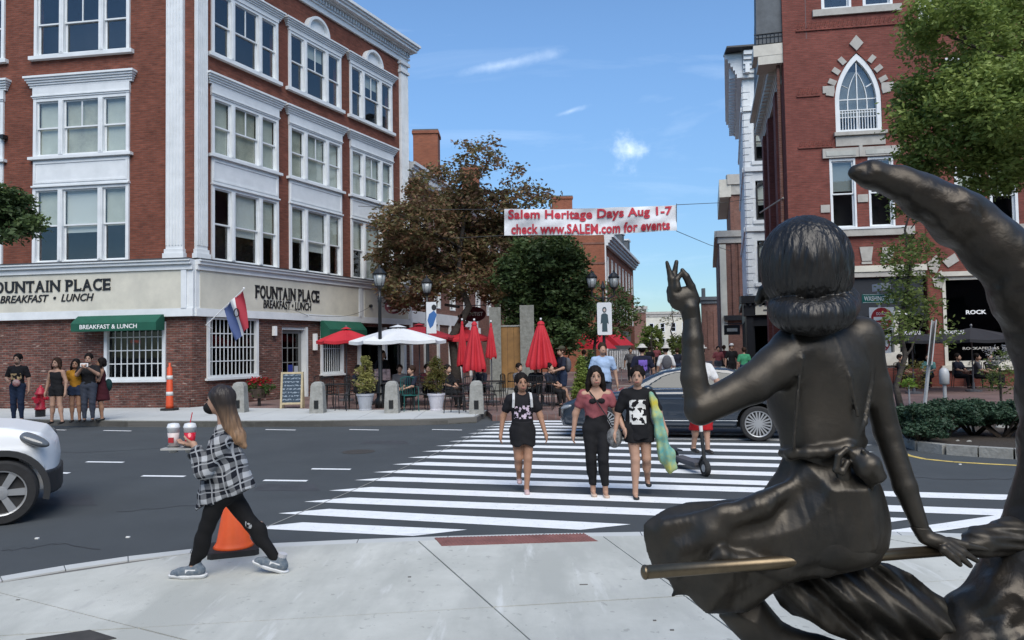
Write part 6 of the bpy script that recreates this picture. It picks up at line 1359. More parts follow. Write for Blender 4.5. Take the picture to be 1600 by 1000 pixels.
def car_body(L, W, body, cabin, wheels, wr, h, wtop, side_glass, ws, taper=.35, arch=.06, mat_body=None, mat_glass=None, t=None, M=None, pil=None, nosey=.28):
    F = Fld((-.1, -W / 2 - .1, .1), (L + .1, W / 2 + .1, 1.9), h); X = F.ax[0][:, None, None]; Y = F.ax[1][None, :, None]; Z = F.ax[2][None, None, :]
    X2, Z2 = F.ax[0][:, None], F.ax[2][None, :]
    db = poly_sdf(X2, Z2, body)[:, None, :]; dc = poly_sdf(X2, Z2, cabin)[:, None, :]
    hw = W / 2 * (1 - taper * (np.abs((X - L / 2) / (L / 2)) ** 5) * .55) - .05 * np.clip((Z - .75) / .4, 0, 1) ** 2 - .05 * np.clip((.45 - Z) / .3, 0, 1)
    hw = hw + .012 * np.exp(-((Z - .80) / .03) ** 2)
    nb = nosey * (np.abs(Y) / (W / 2)) ** 3                     # rounded plan corners at nose and tail
    A = smax(smax(db, np.abs(Y) - hw, .10), (nb - X) * .9, .06); A = smax(A, (X + nb * .6 - L), .06)
    hc = np.interp(F.ax[2], [.85, 1.0, 1.5, 1.8], [W / 2 - .10, W / 2 - .12, wtop, wtop - .05])[None, None, :]
    C_ = smax(dc, np.abs(Y) - hc, .08); D = smin(A, C_, .03)
    for wx in wheels:
        for s in (-1, 1):
            d = np.sqrt((X - wx) ** 2 + (Z - wr) ** 2) - (wr + arch); d = np.maximum(d, (W / 2 - .32) - np.abs(Y)) ; D = np.maximum(D, -d) if s == 1 else D
    F.D = (D + 0 * F.D).astype(np.float32); body_o = F.build('body', mat_body, t, M)
    # window glass standing 6 mm proud of the cabin skin, cut to the window outlines
    G2 = smax(dc - .008, np.abs(Y) - hc - .008, .07)
    for k, pg in enumerate(side_glass):
        sd = poly_sdf(X2, Z2, pg)[:, None, :]; F.D = (np.maximum(np.maximum(G2, sd), .35 - np.abs(Y)) + 0 * X).astype(np.float32); F.build('side_window', mat_glass, t, M)
    for (pg, nm) in ws:
        sd = poly_sdf(X2, Z2, pg)[:, None, :]; F.D = np.maximum(np.maximum(G2, sd), np.abs(Y) - (hc - .09)).astype(np.float32); F.build(nm, mat_glass, t, M)
    return body_o
M_tyre = mat('tyre', (.02, .02, .021), .85, noise=(20, .3)); M_rim = mat('alloy_rim', (.50, .51, .52), .32, metal=.65); M_well = mat('wheel_well', (.01, .01, .01), .9)
def wheel(t, M, x, y, r, w, nsp, side, rr=.72, dbl=False):
    """side=-1: outer face towards -y"""
    Mw = M @ Matrix.Translation((x, y, r)) @ Matrix.Rotation(math.pi / 2 * (1 if side < 0 else -1), 4, 'X'); R = rr * r
    ty = MB(); ty.lathe([(R, -w / 2), (r * .93, -w / 2), (r, -w * .38), (r, w * .38), (r * .93, w / 2), (R * 1.02, w / 2), (R, w * .3)], 40); wo = ty.build('wheel', M_tyre, t, Mw, smooth=False)
    rm = MB(); rm.v = []; 
    n = 40; prof = [(R, w * .1), (R, w * .49), (R * .94, w * .47), (R * .90, w * .2), (R * .90, -w * .3)]
    vs = [(p_[0] * math.cos(2 * math.pi * k / n), p_[0] * math.sin(2 * math.pi * k / n), p_[1]) for p_ in prof for k in range(n)]
    rm.add(vs, [(i * n + k, i * n + (k + 1) % n, (i + 1) * n + (k + 1) % n, (i + 1) * n + k) for i in range(len(prof) - 1) for k in range(n)])
    for k in range(nsp):
        for dd in ((-.09, .09) if dbl else (0,)):
            a = 2 * math.pi * k / nsp + dd; a2 = 2 * math.pi * k / nsp + dd * 1.9; wd = (.028 if dbl else .075) * r / .335
            c, s, c2, s2 = math.cos(a), math.sin(a), math.cos(a2), math.sin(a2); q = []
            for (rad, z, cc, ss, ww) in ((.05, w * .40, c, s, wd * .8), (R * .93, w * .44, c2, s2, wd)):
                for o_ in (-1, 1):
                    for dz in (0, -.035): q.append((rad * cc - ss * ww * o_ * .5, rad * ss + cc * ww * o_ * .5, z + dz))
            rm.add(q, [(0, 2, 6, 4), (1, 5, 7, 3), (0, 4, 5, 1), (2, 3, 7, 6)])
    rm.build('rim', M_rim, wo, Mw); hb = MB(); hb.lathe([(.075, w * .30), (.07, w * .43), (.03, w * .45)], 16); hb.build('hub', M_rim, wo, Mw); MB().lathe([(R * .88, -w * .1), (R * .88, -w * .05)], 24).build('brake_disc', M_well, wo, Mw)
    return wo
M_navycar = mat('dark_blue_paint', (.020, .030, .045), .22, spec=.6, coat=.8); M_cglass = mat('car_glass', (.02, .028, .03), .08, spec=.5); M_chr = mat('chrome', (.6, .62, .64), .15, metal=1.0)
# sedan
rw = G(1185, 689); ang = math.atan2(-.70, 2.85) ; L = 4.98; wr = .338
ux = np.array([math.cos(ang), math.sin(ang), 0]); uy = np.array([-ux[1], ux[0], 0]); org = rw - ux * 3.98 + uy * .80
M = Mz(org, ang); t = thing('parked_car', 'dark blue four-door sedan crossing behind the pedestrians on the far side of the crosswalk', 'car', M)
bodyp = [(.14, .24), (.02, .36), (.0, .56), (.10, .70), (.45, .84), (1.2, .955), (1.55, .985), (2.6, .99), (4.1, 1.03), (4.75, 1.02), (4.93, .90), (4.98, .62), (4.92, .34), (4.75, .24)]
cab = [(1.30, .93), (1.95, 1.27), (2.20, 1.365), (2.55, 1.42), (3.0, 1.435), (3.45, 1.405), (3.95, 1.27), (4.60, 1.00), (4.3, .90)]
sg = [[(1.75, 1.0), (2.18, 1.27), (2.42, 1.34), (2.80, 1.355), (2.80, 1.0)], [(2.88, 1.0), (2.88, 1.36), (3.2, 1.35), (3.55, 1.30), (3.75, 1.22), (3.80, 1.03)], [(3.83, 1.04), (3.80, 1.20), (4.1, 1.10)]]
car_body(L, 1.86, bodyp, cab, (1.02, 3.98), wr, .022, .62, sg, [([(1.42, .99), (1.95, 1.25), (2.15, 1.335), (2.15, 1.6), (1.3, 1.6), (1.3, 1.0)], 'windshield'), ([(4.5, 1.02), (4.5, 1.6), (3.6, 1.6), (3.62, 1.36), (3.95, 1.26), (4.4, 1.07)], 'rear_window')], mat_body=M_navycar, mat_glass=M_cglass, t=t, M=M)
for x in (1.02, 3.98):
    for s in (-1, 1): wheel(t, M, x, s * .82, wr, .22, 10, s, .74, True)
MB().box(.4, 4.6, -.62, .62, .26, .7).build('underbody', M_well, t, M)
for s in (-1, 1):
    F = Fld((0, -1, .5), (.75, 1, .9), .016); F.ell((.34, s * .71, .69), (.26, .13, .055), R=rotm(0, -.30, s * -.42)); F.build('headlight', mat('headlight_glass', (.20, .22, .24), .15, spec=.8), t, M)
    mb = MB(); mb.tube([(1.72, s * .85, 1.005), (2.2, s * .835, 1.015), (3.0, s * .83, 1.018), (3.8, s * .835, 1.035)], .010, 5); mb.build('window_trim', M_chr, t, M)
    mb = MB(); mb.tube([(1.42, s * .905, .40), (2.5, s * .915, .395), (3.6, s * .91, .40)], .012, 5); mb.build('sill_trim', M_chr, t, M)
    F = Fld((1.7, -1.15, .9), (2.1, 1.15, 1.15), .014); F.ell((1.9, s * .98, 1.03), (.10, .11, .065)); F.build('door_mirror', M_navycar, t, M)
    for x in (2.55, 3.55): MB().tube([(x, s * .925, .86), (x + .05, s * .95, .865), (x + .18, s * .95, .865), (x + .22, s * .925, .86)], .012, 6).build('door_handle', M_chr, t, M)
    lm_ = MB()
    for pth in ([(1.62, s * .928, .42), (1.66, s * .93, .95)], [(2.84, s * .932, .40), (2.84, s * .925, .98)], [(3.55, s * .925, .52), (3.78, s * .925, .70), (3.84, s * .915, .98)]): lm_.tube(pth, .005, 4)
    lm_.build('door_seam', M_well, t, M)
    F = Fld((4.4, -1, .6), (5.1, 1, 1.0), .02); F.ell((4.86, s * .62, .84), (.10, .22, .06)); F.build('tail_light', mat('tail_light', (.25, .01, .01), .2), t, M)
gr = MB(); gr.box(-.005, .03, -.42, .42, .42, .60); gr.build('grille', M_well, t, M)
# white SUV at the left edge
M_whcar = mat('white_car_paint', (.84, .85, .86), .35, coat=.3, spec=.4); M_clad = mat('black_cladding', (.022, .023, .025), .55)
fw_ = G(2, 819); wr = .355; L = 4.55; ang = math.radians(180 + 29)      # nose points right, away from the camera
ux = np.array([math.cos(ang), math.sin(ang), 0]); uy = np.array([-ux[1], ux[0], 0]); org = fw_ - ux * .54 - uy * .77
M = Mz(org, ang); t = thing('white_suv', 'front of a white SUV with black wheel arch trim at the left edge', 'car', M)
bodyp = [(.16, .30), (.03, .42), (.0, .66), (.05, .84), (.18, .98), (.50, 1.06), (1.15, 1.13), (2.5, 1.12), (4.2, 1.14), (4.5, 1.1), (4.55, .7), (4.4, .3)]
cab = [(1.05, 1.1), (1.8, 1.56), (2.3, 1.68), (3.6, 1.68), (4.2, 1.55), (4.5, 1.1)]
sg = [[(1.55, 1.16), (2.05, 1.52), (2.6, 1.58), (2.6, 1.16)], [(2.68, 1.16), (2.68, 1.59), (3.5, 1.58), (3.6, 1.18)]]
car_body(L, 1.74, bodyp, cab, (.54, 3.16), wr, .026, .62, sg, [([(1.25, 1.18), (1.8, 1.52), (2.1, 1.60), (2.1, 1.8), (1.0, 1.8)], 'windshield')], mat_body=M_whcar, mat_glass=M_cglass, t=t, M=M, arch=.075, nosey=.34)
for x in (.54, 3.16):
    for s in (-1, 1): wheel(t, M, x, s * .77, wr, .24, 6, s, .70)
MB().box(.4, 4.3, -.6, .6, .30, .8).build('underbody', M_well, t, M)
for s in (-1, 1):
    for x in (.54, 3.16):
        a = MB(); n = 22; A_ = [math.radians(-14 + (208) * k / n) for k in range(n + 1)]
        for k in range(n):
            q = []
            for yy in (s * .845, s * .885):
                for (aa, rr_) in ((A_[k], wr + .05), (A_[k], wr + .115), (A_[k + 1], wr + .115), (A_[k + 1], wr + .05)): q.append((x + rr_ * math.cos(aa), yy, wr + rr_ * math.sin(aa)))
            a.add(q, [(0, 1, 2, 3), (7, 6, 5, 4), (1, 5, 6, 2), (0, 3, 7, 4)])
        a.build('arch_trim', M_clad, t, M)
    F = Fld((-.05, -1, .7), (.8, 1, 1.15), .018); F.ell((.30, s * .72, .93), (.26, .10, .065), R=rotm(0, -.34, s * -.55)); F.build('headlight', mat('suv_headlight', (.10, .11, .12), .1, spec=.8), t, M)
F = Fld((-.1, -1, .2), (.75, 1, .62), .025); X = F.ax[0][:, None, None]; Y = F.ax[1][None, :, None]; Z = F.ax[2][None, None, :]
hw = .85; d = np.maximum(np.maximum(np.abs(Z - .40) - .13, np.abs(Y) - hw), np.maximum(X - .30, -X + .0 + .30 * (np.abs(Y) / .9) ** 3)); d = np.maximum(d, -(np.sqrt((X - .54) ** 2 + (Z - wr) ** 2) - (wr + .075))); F.D = (d - .012 + 0 * F.D).astype(np.float32); F.build('lower_bumper', M_clad, t, M)
# ------------------------------------------------------------------ people
M_sk = mat('skin', (.40, .24, .17), .55, spec=.35, noise=(8, .12)); M_sk2 = mat('skin_tan', (.33, .18, .115), .55, spec=.35, noise=(8, .12)); M_hair = mat('dark_hair', (.010, .007, .006), .7, spec=.15, noise=(30, .5)); M_hairb = mat('brown_hair', (.035, .019, .012), .7, spec=.15, noise=(40, .5))
def cloth(name, c, n=.25): return mat(name, c, .85, spec=.2, noise=(6, n), bump=.25, bscale=14)
C_black = cloth('black_cloth', (.014, .014, .016)); C_navy = cloth('navy_cloth', (.016, .02, .034)); C_jean = cloth('jeans', (.02, .032, .065)); C_jeans2 = cloth('grey_jeans', (.05, .058, .08)); C_rose = cloth('rose_cloth', (.25, .075, .085)); C_sky = cloth('sky_blue_cloth', (.33, .44, .62)); C_must = cloth('mustard_cloth', (.40, .19, .02)); C_white = cloth('white_clothing', (.62, .62, .62)); C_redc = cloth('red_cloth', (.40, .015, .02)); C_wine = cloth('wine_cloth', (.06, .012, .018)); C_shoe = mat('black_shoe', (.012, .012, .012), .5); C_shoew = mat('white_shoe', (.55, .55, .55), .6); C_pink = mat('pale_pink_shoe', (.50, .36, .36), .6); C_beige = mat('beige_flat', (.50, .38, .30), .6); C_grey = cloth('grey_cloth', (.10, .10, .11)); C_hat = cloth('pale_hat', (.48, .46, .42)); C_green = cloth('green_shirt', (.05, .25, .13)); C_dkhat = cloth('olive_cap', (.06, .06, .04))
def print_mat(name, base, col, rect, scale, thr=.5, col2=None, ax=(0, 2), side=-1):
    """cloth with a printed patch: rect (x0,x1,z0,z1) in the wearer's own frame"""
    m = mat(name, base, .85, spec=.2, bump=.2, bscale=14); nt = m.node_tree; b = nt.nodes['Principled BSDF']; tc = nt.nodes.new('ShaderNodeTexCoord'); sp = nt.nodes.new('ShaderNodeSeparateXYZ'); nt.links.new(tc.outputs['Object'], sp.inputs[0])
    x, y, z = sp.outputs[ax[0]], sp.outputs[1], sp.outputs[ax[1]]
    f = math_n(nt, 'MULTIPLY', math_n(nt, 'MULTIPLY', math_n(nt, 'GREATER_THAN', x, rect[0]), math_n(nt, 'LESS_THAN', x, rect[1])), math_n(nt, 'MULTIPLY', math_n(nt, 'GREATER_THAN', z, rect[2]), math_n(nt, 'LESS_THAN', z, rect[3])))
    f = math_n(nt, 'MULTIPLY', f, math_n(nt, 'LESS_THAN' if side < 0 else 'GREATER_THAN', y, 0.0))
    n = nt.nodes.new('ShaderNodeTexNoise'); n.inputs['Scale'].default_value = scale; n.inputs['Detail'].default_value = 2; nt.links.new(tc.outputs['Object'], n.inputs['Vector'])
    f = math_n(nt, 'MULTIPLY', f, math_n(nt, 'GREATER_THAN', n.outputs['Fac'], thr)); mx = nt.nodes.new('ShaderNodeMix'); mx.data_type = 'RGBA'; mx.inputs['A'].default_value = (*base, 1); mx.inputs['B'].default_value = (*col, 1)
    nt.links.new(f, mx.inputs['Factor']); nt.links.new(mx.outputs['Result'], b.inputs['Base Color']); return m
def person(label, p, yaw, H, h=.014, legs=None, arms=None, top=None, sleeve=.5, bottom=None, skin=None, hair=None, hairlen=.0, hat=None, shoes=None, fat=1.0, group=None, topz=(.56, .80), botz=(.05, .60), skirt=None, head_yaw=0, face=True, lean=0, shoe_h=1, tee_len=None, flare=0, seated=False, bun=False, z0=None, neck=.35):
    """figure facing -y in its own frame; legs/arms are joints in units of height: {side: (knee, ankle)} and {side: (elbow, wrist)}; side -1 is the viewer's left"""
    M = Mz(p, yaw, 1.0); t = thing('person', label, 'person', M, group); skin = skin or M_sk; hair = hair or M_hair; V = lambda *a: np.array(a, float) * H
    legs = legs or {}; arms = arms or {}; f = fat
    L = {s: (V(*legs[s][0]), V(*legs[s][1])) if s in legs else (V(s * .052, -.01, .285), V(s * .055, .012, .045)) for s in (-1, 1)}
    A = {s: (V(*arms[s][0]), V(*arms[s][1])) if s in arms else (V(s * .150 * f, .015, .635), V(s * .165 * f, -.02, .490)) for s in (-1, 1)}
    hip = {s: V(s * .050 * f, 0, .52) for s in (-1, 1)}; sh = {s: V(s * .100 * f, .0, .790) for s in (-1, 1)}
    pts = [v for s in (-1, 1) for v in (*L[s], *A[s])]; lo = np.minimum(np.min(pts, 0), V(-.16 * f, -.13, -.0)) - .10 * H; hi = np.maximum(np.max(pts, 0), V(.16 * f, .12, 1.0)) + .10 * H; lo[2] = -.03
    hc = V(0, -.012, .932); HH = H * 1.10; F = Fld(lo, hi, h)
    R_ = rotm(0, 0, head_yaw)
    def hp(x, y, z): return hc + R_ @ (np.array([x, y, z]) * HH)
    def torso(F, g=0):
        F.ell(V(0, .005, .535), np.array([.098 * f, .066 * f, .068]) * H + g, .05); F.ell(V(0, 0, .625), np.array([.080 * f, .054 * f, .075]) * H + g, .06); F.ell(V(0, .0, .725), np.array([.094 * f, .060 * f, .088]) * H + g, .05)
        F.cap(V(-.070 * f, .003, .790), V(.070 * f, .003, .790), .032 * H + g, None, .04)
        for s_ in (-1, 1): F.cap(V(0, .006, .825), V(s_ * .09 * f, .003, .795), .026 * H + g, .024 * H + g, .03)
    def arm(F, s, g=0, e=1.0, k=.03):
        el, wr_ = A[s]
        if e <= .5: q = sh[s] + (el - sh[s]) * (e / .5); F.cap(sh[s], q, .033 * H * f + g, .029 * H * f + g, k)
        else: F.cap(sh[s], el, .033 * H * f + g, .025 * H * f + g, k); q = el + (wr_ - el) * ((e - .5) / .5); F.cap(el, q, .025 * H * f + g, (.025 - .009 * (e - .5) / .5) * H * f + g, k)
    def leg(F, s, g=0, zmin=0, k=.03):
        kn, an = L[s]; F.cap(hip[s], kn, .055 * H * f + g, .034 * H * f + g, k); c = kn + (an - kn) * .3; F.cap(kn, an, .033 * H * f + g, .021 * H + g, k); F.ell(c + np.array([0, .008, 0]) * H, np.array([.035 * f, .036 * f, .075]) * H + g, .02)
    torso(F)
    F.cap(V(0, .008, .80), V(0, -.006, .885), .030 * H, .027 * H, .03)
    F.ell(hp(0, .012, .012), np.array([.046, .055, .058]) * HH, .02, R_); F.ell(hp(0, -.018, -.028), np.array([.036, .038, .042]) * HH, .02, R_); F.cap(hp(0, -.05, .004), hp(0, -.064, -.016), .006 * HH, .009 * HH, .008); F.ell(hp(0, -.052, -.040), np.array([.016, .010, .007]) * HH, .01)
    for s in (-1, 1): F.ell(hp(s * .047, .008, -.008), np.array([.007, .014, .019]) * HH, .006)
    for s in (-1, 1):
        arm(F, s); leg(F, s); w = A[s][1]; d = w - A[s][0]; d /= np.linalg.norm(d); pl = w + d * .045 * H; F.ell(w + d * .03 * H, np.array([.017, .021, .032]) * H, .015)
        sd = np.cross(d, np.array([1.0, 0, 0])); sd /= max(np.linalg.norm(sd), 1e-6)
        for k, (o_, ln) in enumerate(((-.016, .038), (-.006, .045), (.005, .044), (.015, .035))): b0 = pl + sd * o_ * H; F.chain([b0, b0 + (d + np.array([-s * .25, 0, 0])) * ln * .55 * H, b0 + (d + np.array([-s * .5, 0, 0])) * ln * H], [.0068 * H, .006 * H, .005 * H], .006)
        F.chain([w + d * .015 * H - sd * .01 * H, w + d * .04 * H - sd * .030 * H, w + d * .062 * H - sd * .032 * H], [.009 * H, .007 * H, .0055 * H], .006)
        an = L[s][1]; F.cap(an + V(0, .012, -.012), an + V(0, -.065, -.030), .018 * H, .014 * H, .02)
    F.build('body', skin, t, M)
    if face and h < .02:
        e = MB()
        for s in (-1, 1): q = hp(s * .019, -.0525, .004); e.box(q[0] - .0065 * HH, q[0] + .0065 * HH, q[1] - .002 * HH, q[1] + .006 * HH, q[2] - .0022 * HH, q[2] + .0022 * HH); q = hp(s * .019, -.053, .015); e.box(q[0] - .010 * HH, q[0] + .010 * HH, q[1] - .001 * HH, q[1] + .008 * HH, q[2] - .0012 * HH, q[2] + .0012 * HH)
        e.build('eyes', M_hairb, t, M, kind='stuff'); q = hp(0, -.0615, -.040); MB().box(q[0] - .014 * HH, q[0] + .014 * HH, q[1] - .002 * HH, q[1] + .01 * HH, q[2] - .003 * HH, q[2] + .003 * HH).build('lips', mat('lips', (.28, .08, .07), .5), t, M)
    # clothes
    if bottom:
        F = Fld(lo, hi, h)
        if skirt:
            zt, zb, rt_, rb_ = skirt; F.cap(V(0, .003, zt), V(0, 0, (zt + zb) / 2), rt_ * H, (rt_ + rb_) / 2 * H, .03); F.cap(V(0, 0, (zt + zb) / 2), V(0, 0, zb), (rt_ + rb_) / 2 * H, rb_ * H, .03)
            for s in (-1, 1): leg(F, s, .012)
            F.cut(lambda X, Y, Z: zb * H + .012 * H * np.sin(X * 30 + 1) - Z); F.cut(lambda X, Y, Z: Z - zt * H)
        else:
            torso(F, .012)
            for s in (-1, 1): leg(F, s, .010 + flare)
            F.cut(lambda X, Y, Z: botz[0] * H - Z); F.cut(lambda X, Y, Z: Z - botz[1] * H); 
        F.warp(lambda X, Y, Z: .003 * np.sin(X * 31 + Z * 23) * np.sin(Z * 37 + Y * 19))
        F.build('skirt' if skirt else ('trousers' if botz[0] < .2 else 'shorts'), bottom, t, M)
    if top:
        F = Fld(lo, hi, h); torso(F, .014)
        if tee_len: F.cap(V(0, .003, .60), V(0, .0, tee_len), .088 * H * f, .100 * H * f, .05)
        for s in (-1, 1):
            if sleeve: arm(F, s, .012 + (.010 if f > 1.04 else 0) * 0 + .003, sleeve, .02)
        z0_ = tee_len or topz[0]
        F.cut(lambda X, Y, Z: (z0_ * H + .008 * H * np.sin(X * 25)) - Z if not sleeve or sleeve < .45 else np.minimum((z0_ * H + .008 * H * np.sin(X * 25)) - Z, np.abs(X) * -1 + .125 * H * f))
        F.cut(lambda X, Y, Z: Z - (.845 - neck * np.maximum(-Y, 0) - (0 if sleeve else .03)) * H)
        F.warp(lambda X, Y, Z: .004 * np.sin(X * 27 + Z * 31) * np.sin(Z * 24 - Y * 29 + 1)); F.build('shirt', top, t, M)
    if hair is not None:
        F = Fld(lo, hi + .06, h); F.ell(hp(0, .018, .020), np.array([.055, .062, .062]) * HH, .02, R_)
        if hairlen > 0:
            F.cap(hp(0, .036, -.01), hp(0, .045, -hairlen), .046 * HH, .036 * HH, .03); F.ell(hp(0, .04, -hairlen * .6), np.array([.056, .03, hairlen * .55]) * HH, .03, R_)
            for s in (-1, 1): F.chain([hp(s * .047, .002, .01), hp(s * .055, .0, -.05), hp(s * .062, .002, -.04 - hairlen * .75)], [.018 * HH, .019 * HH, .012 * HH], .02)
        if bun: F.ell(hp(0, .075, .03), np.array([.025, .025, .03]) * HH, .02)
        F.ell(hp(0, -.066, -.020), np.array([.0405, .055, .064]) * HH, .008, R_, 's')      # keep the face clear
        F.warp(lambda X, Y, Z: .003 * np.sin(X * 160) * np.sin(Z * 9)); F.build('hair', hair, t, M)
    if hat:
        F = Fld(lo, hi + .15, h); F.ell(hp(0, .012, .045), np.array([.052, .06, .045]) * HH, .01)
        if hat[1] == 'brim': F.ell(hp(0, .01, .035), np.array([.09, .10, .010]) * HH, .01)
        else: F.ell(hp(0, -.06, .038), np.array([.042, .045, .008]) * HH, .01)
        F.build('hat', hat[0], t, M)
    sm = shoes or C_shoe
    for s in (-1, 1):
        an = L[s][1]; F = Fld(an + V(-.06, -.13, -.06), an + V(.06, .07, .03), h * .8); F.cap(an + V(0, .018, -.018), an + V(0, -.075, -.032), .023 * H, .017 * H, .02); F.ell(an + V(0, -.06, -.030), np.array([.022, .035, .016]) * H, .02)
        if shoe_h == 0: F.cut(lambda X, Y, Z: Z - (an[2] - .022 * H))
        F.cut(lambda X, Y, Z: (an[2] - .046 * H) - Z); F.build('shoe', sm, t, M)
    return t, M, A
# crosswalk group
tee1 = print_mat('tee_with_script_print', (.012, .012, .015), (.55, .45, .55), (-.11, .12, .95, 1.12), 26, .53)
pz = G(818, 768); t, M, A = person('girl in black tee with pale script print and black skirt on the crosswalk', pz, 0.05, 1.52, .011, legs={-1: ((-.040, -.02, .29), (-.030, .09, .105)), 1: ((.040, -.05, .285), (.022, -.08, .042))}, arms={-1: ((-.165, .03, .64), (-.185, .0, .50)), 1: ((.155, -.01, .64), (.19, -.06, .50))}, lean=.02, top=tee1, sleeve=.28, bottom=C_black, skirt=(.60, .40, .09, .108), skin=M_sk2, hairlen=.0, bun=True, shoes=C_pink, fat=1.02, topz=(.56, .8), head_yaw=.15)
for s in (-1, 1): MB().tube([(s * .10, .08, 1.27), (s * .11, -.04, 1.27), (s * .115, -.115, 1.20), (s * .12, -.10, 1.10)], .018, 6).build('backpack_strap', C_shoew, t, M)
pz = G(934, 774); t, M, A = person('woman in a rose short-sleeved top and black trousers on the crosswalk', pz, .02, 1.60, .011, legs={-1: ((-.050, -.03, .285), (-.035, .0, .045)), 1: ((.040, -.07, .29), (.055, -.05, .042))}, top=C_rose, sleeve=.26, bottom=C_black, botz=(.085, .635), skin=M_sk, hairlen=.15, shoes=C_beige, shoe_h=0, fat=1.0, neck=1.0, topz=(.615, .8), arms={-1: ((-.16, .02, .64), (-.18, .01, .495)), 1: ((.165, .0, .645), (.20, -.09, .53))})
MB().tube([(-.10, .0, 1.33), (-.04, -.125, 1.24), (.10, -.13, 1.02), (.19, -.09, .86)], .008, 6).build('bag_strap', M_blackm, t, M); F = Fld((.08, -.25, .55), (.36, .1, .95), .012); F.ell((.21, -.09, .73), (.10, .07, .13)); bg = F.build('handbag', mat('patterned_bag', (.03, .03, .03), .5, noise=(30, .9, (.25, .25, .25))), t, M)
F = Fld((-.12, -.2, 1.10), (.14, 0, 1.3), .008); F.ell((-.05, -.105, 1.19), (.05, .02, .035)); F.ell((.055, -.105, 1.19), (.05, .02, .035)); F.build('lace_neckline', C_black, t, M)
tee3 = print_mat('tee_with_square_print', (.010, .010, .012), (.62, .62, .60), (-.115, .085, .90, 1.20), 17, .48)
pz = G(1000, 775); t, M, A = person('person in long black tee with white print carrying a teal and yellow towel', pz, -.04, 1.60, .011, legs={-1: ((-.035, -.05, .285), (-.045, -.08, .042)), 1: ((.055, -.01, .29), (.075, .10, .11))}, top=tee3, sleeve=.42, bottom=C_black, botz=(.42, .6), flare=.025, skin=M_sk, hairlen=.0, bun=True, shoes=C_shoe, shoe_h=0, fat=1.0, tee_len=.445, arms={-1: ((-.155, .01, .65), (-.185, -.03, .50)), 1: ((.16, .0, .65), (.20, -.03, .53))}, head_yaw=-.2)
F = Fld((.05, -.35, .1), (.55, .2, 1.35), .012); F.chain([(.17, -.07, 1.27), (.22, -.10, 1.0), (.27, -.09, .75), (.33, -.08, .5), (.37, -.08, .36)], [.035, .05, .07, .095, .07], .03); F.warp(lambda X, Y, Z: .012 * np.sin(X * 60 + Z * 7) + .006 * np.sin(Z * 30))
m_tow = mat('towel', (.02, .30, .36), .9, noise=(5, .9, (.50, .42, .04))); F.build('towel', m_tow, t, M)
# scooter rider behind the bronze arm
pz = G(1096, 722); pz2 = np.array([pz[0], pz[1], .15]); t, M, A = person('scooter rider in a pale cap and red shorts mostly hidden by the bronze arm', pz2, .25, 1.72, .016, top=C_white, sleeve=.35, bottom=C_redc, botz=(.21, .6), flare=.03, skin=M_sk, hair=None, hat=(C_hat, 'cap'), arms={-1: ((-.15, -.06, .66), (-.11, -.20, .62)), 1: ((.15, -.06, .66), (.13, -.20, .62))}, legs={-1: ((-.05, -.02, .285), (-.045, .06, .045)), 1: ((.05, -.02, .285), (.035, -.06, .045))})
q_ = G(1103, 744); Ms = Mz((q_[0] - .11, q_[1] + .5, 0), .20); ts = thing('kick_scooter', 'black electric kick scooter with a white stem on the crosswalk', 'scooter', Ms); d = MB(); d.box(-.085, .085, -.35, .42, .13, .17); d.box(-.07, .07, -.33, .4, .09, .128); d.build('deck', C_grey, ts, Ms)
for (y, nm) in ((-.52, 'front_wheel'), (.55, 'rear_wheel')):
    Mw = Ms @ Matrix.Translation((0, y, .115)) @ Matrix.Rotation(math.pi / 2, 4, 'Y'); w_ = MB(); w_.lathe([(.06, -.03), (.105, -.035), (.118, -.015), (.118, .015), (.105, .035), (.06, .03)], 22); wo = w_.build('wheel', M_tyre, ts, Mw); MB().lathe([(.055, -.034), (.055, .034)], 14).build('rim', M_grpole, wo, Mw)
s_ = MB(); s_.tube([(0, -.52, .12), (0, -.48, .30), (0, -.42, .62)], .028, 8); s_.tube([(0, -.35, .15), (0, -.45, .26)], .03, 8); s_.build('fork', M_blackm, ts, Ms); MB().tube([(0, -.42, .60), (0, -.34, 1.12)], .026, 10).build('stem', C_shoew, ts, Ms)
hb = MB(); hb.tube([(-.24, -.33, 1.13), (.24, -.33, 1.13)], .018, 8); hb.build('handlebar', M_blackm, ts, Ms); MB().box(-.05, .05, .35, .68, .245, .26).build('rear_mudguard', M_blackm, ts, Ms)
# people beyond
def at(px, y_feet=None, Y=None):
    if Y is None: return G(px, y_feet, FZ)
    q = P(px, 541, Y); return np.array([q[0], q[1], FZ])
person('man in a light blue short-sleeved shirt walking behind the rose-topped woman', at(941, Y=17.5), .05, 1.80, .02, top=C_sky, sleeve=.35, bottom=C_jeans2, hair=M_hairb, skin=M_sk, fat=1.1, tee_len=.5)
t, M, A = person('man in navy tee, denim shorts and cap with a grey backpack', at(879, 633), -1.2, 1.74, .018, top=C_navy, sleeve=.35, bottom=C_jean, botz=(.33, .6), flare=.02, hair=M_hairb, hat=(C_dkhat, 'cap'), fat=1.05, arms={-1: ((-.14, -.04, .64), (-.10, -.17, .60)), 1: ((.14, -.04, .64), (.10, -.17, .60))}, legs={-1: ((-.05, -.07, .29), (-.05, -.03, .05)), 1: ((.05, .0, .29), (.05, .12, .07))})
F = Fld((-.25, .0, .9), (.25, .4, 1.5), .02); F.ell((0, .19, 1.2), (.15, .11, .23)); F.build('backpack', C_grey, t, M)
t, M, A = person('person from behind in a dark jersey with purple print and sun hat', at(1003, Y=20.5), math.pi, 1.75, .02, top=print_mat('jersey', (.012, .014, .03), (.16, .10, .40), (-.12, .12, 1.05, 1.35), 9, .40, side=1), sleeve=.4, bottom=C_jeans2, hat=(C_hat, 'brim'), fat=1.1)
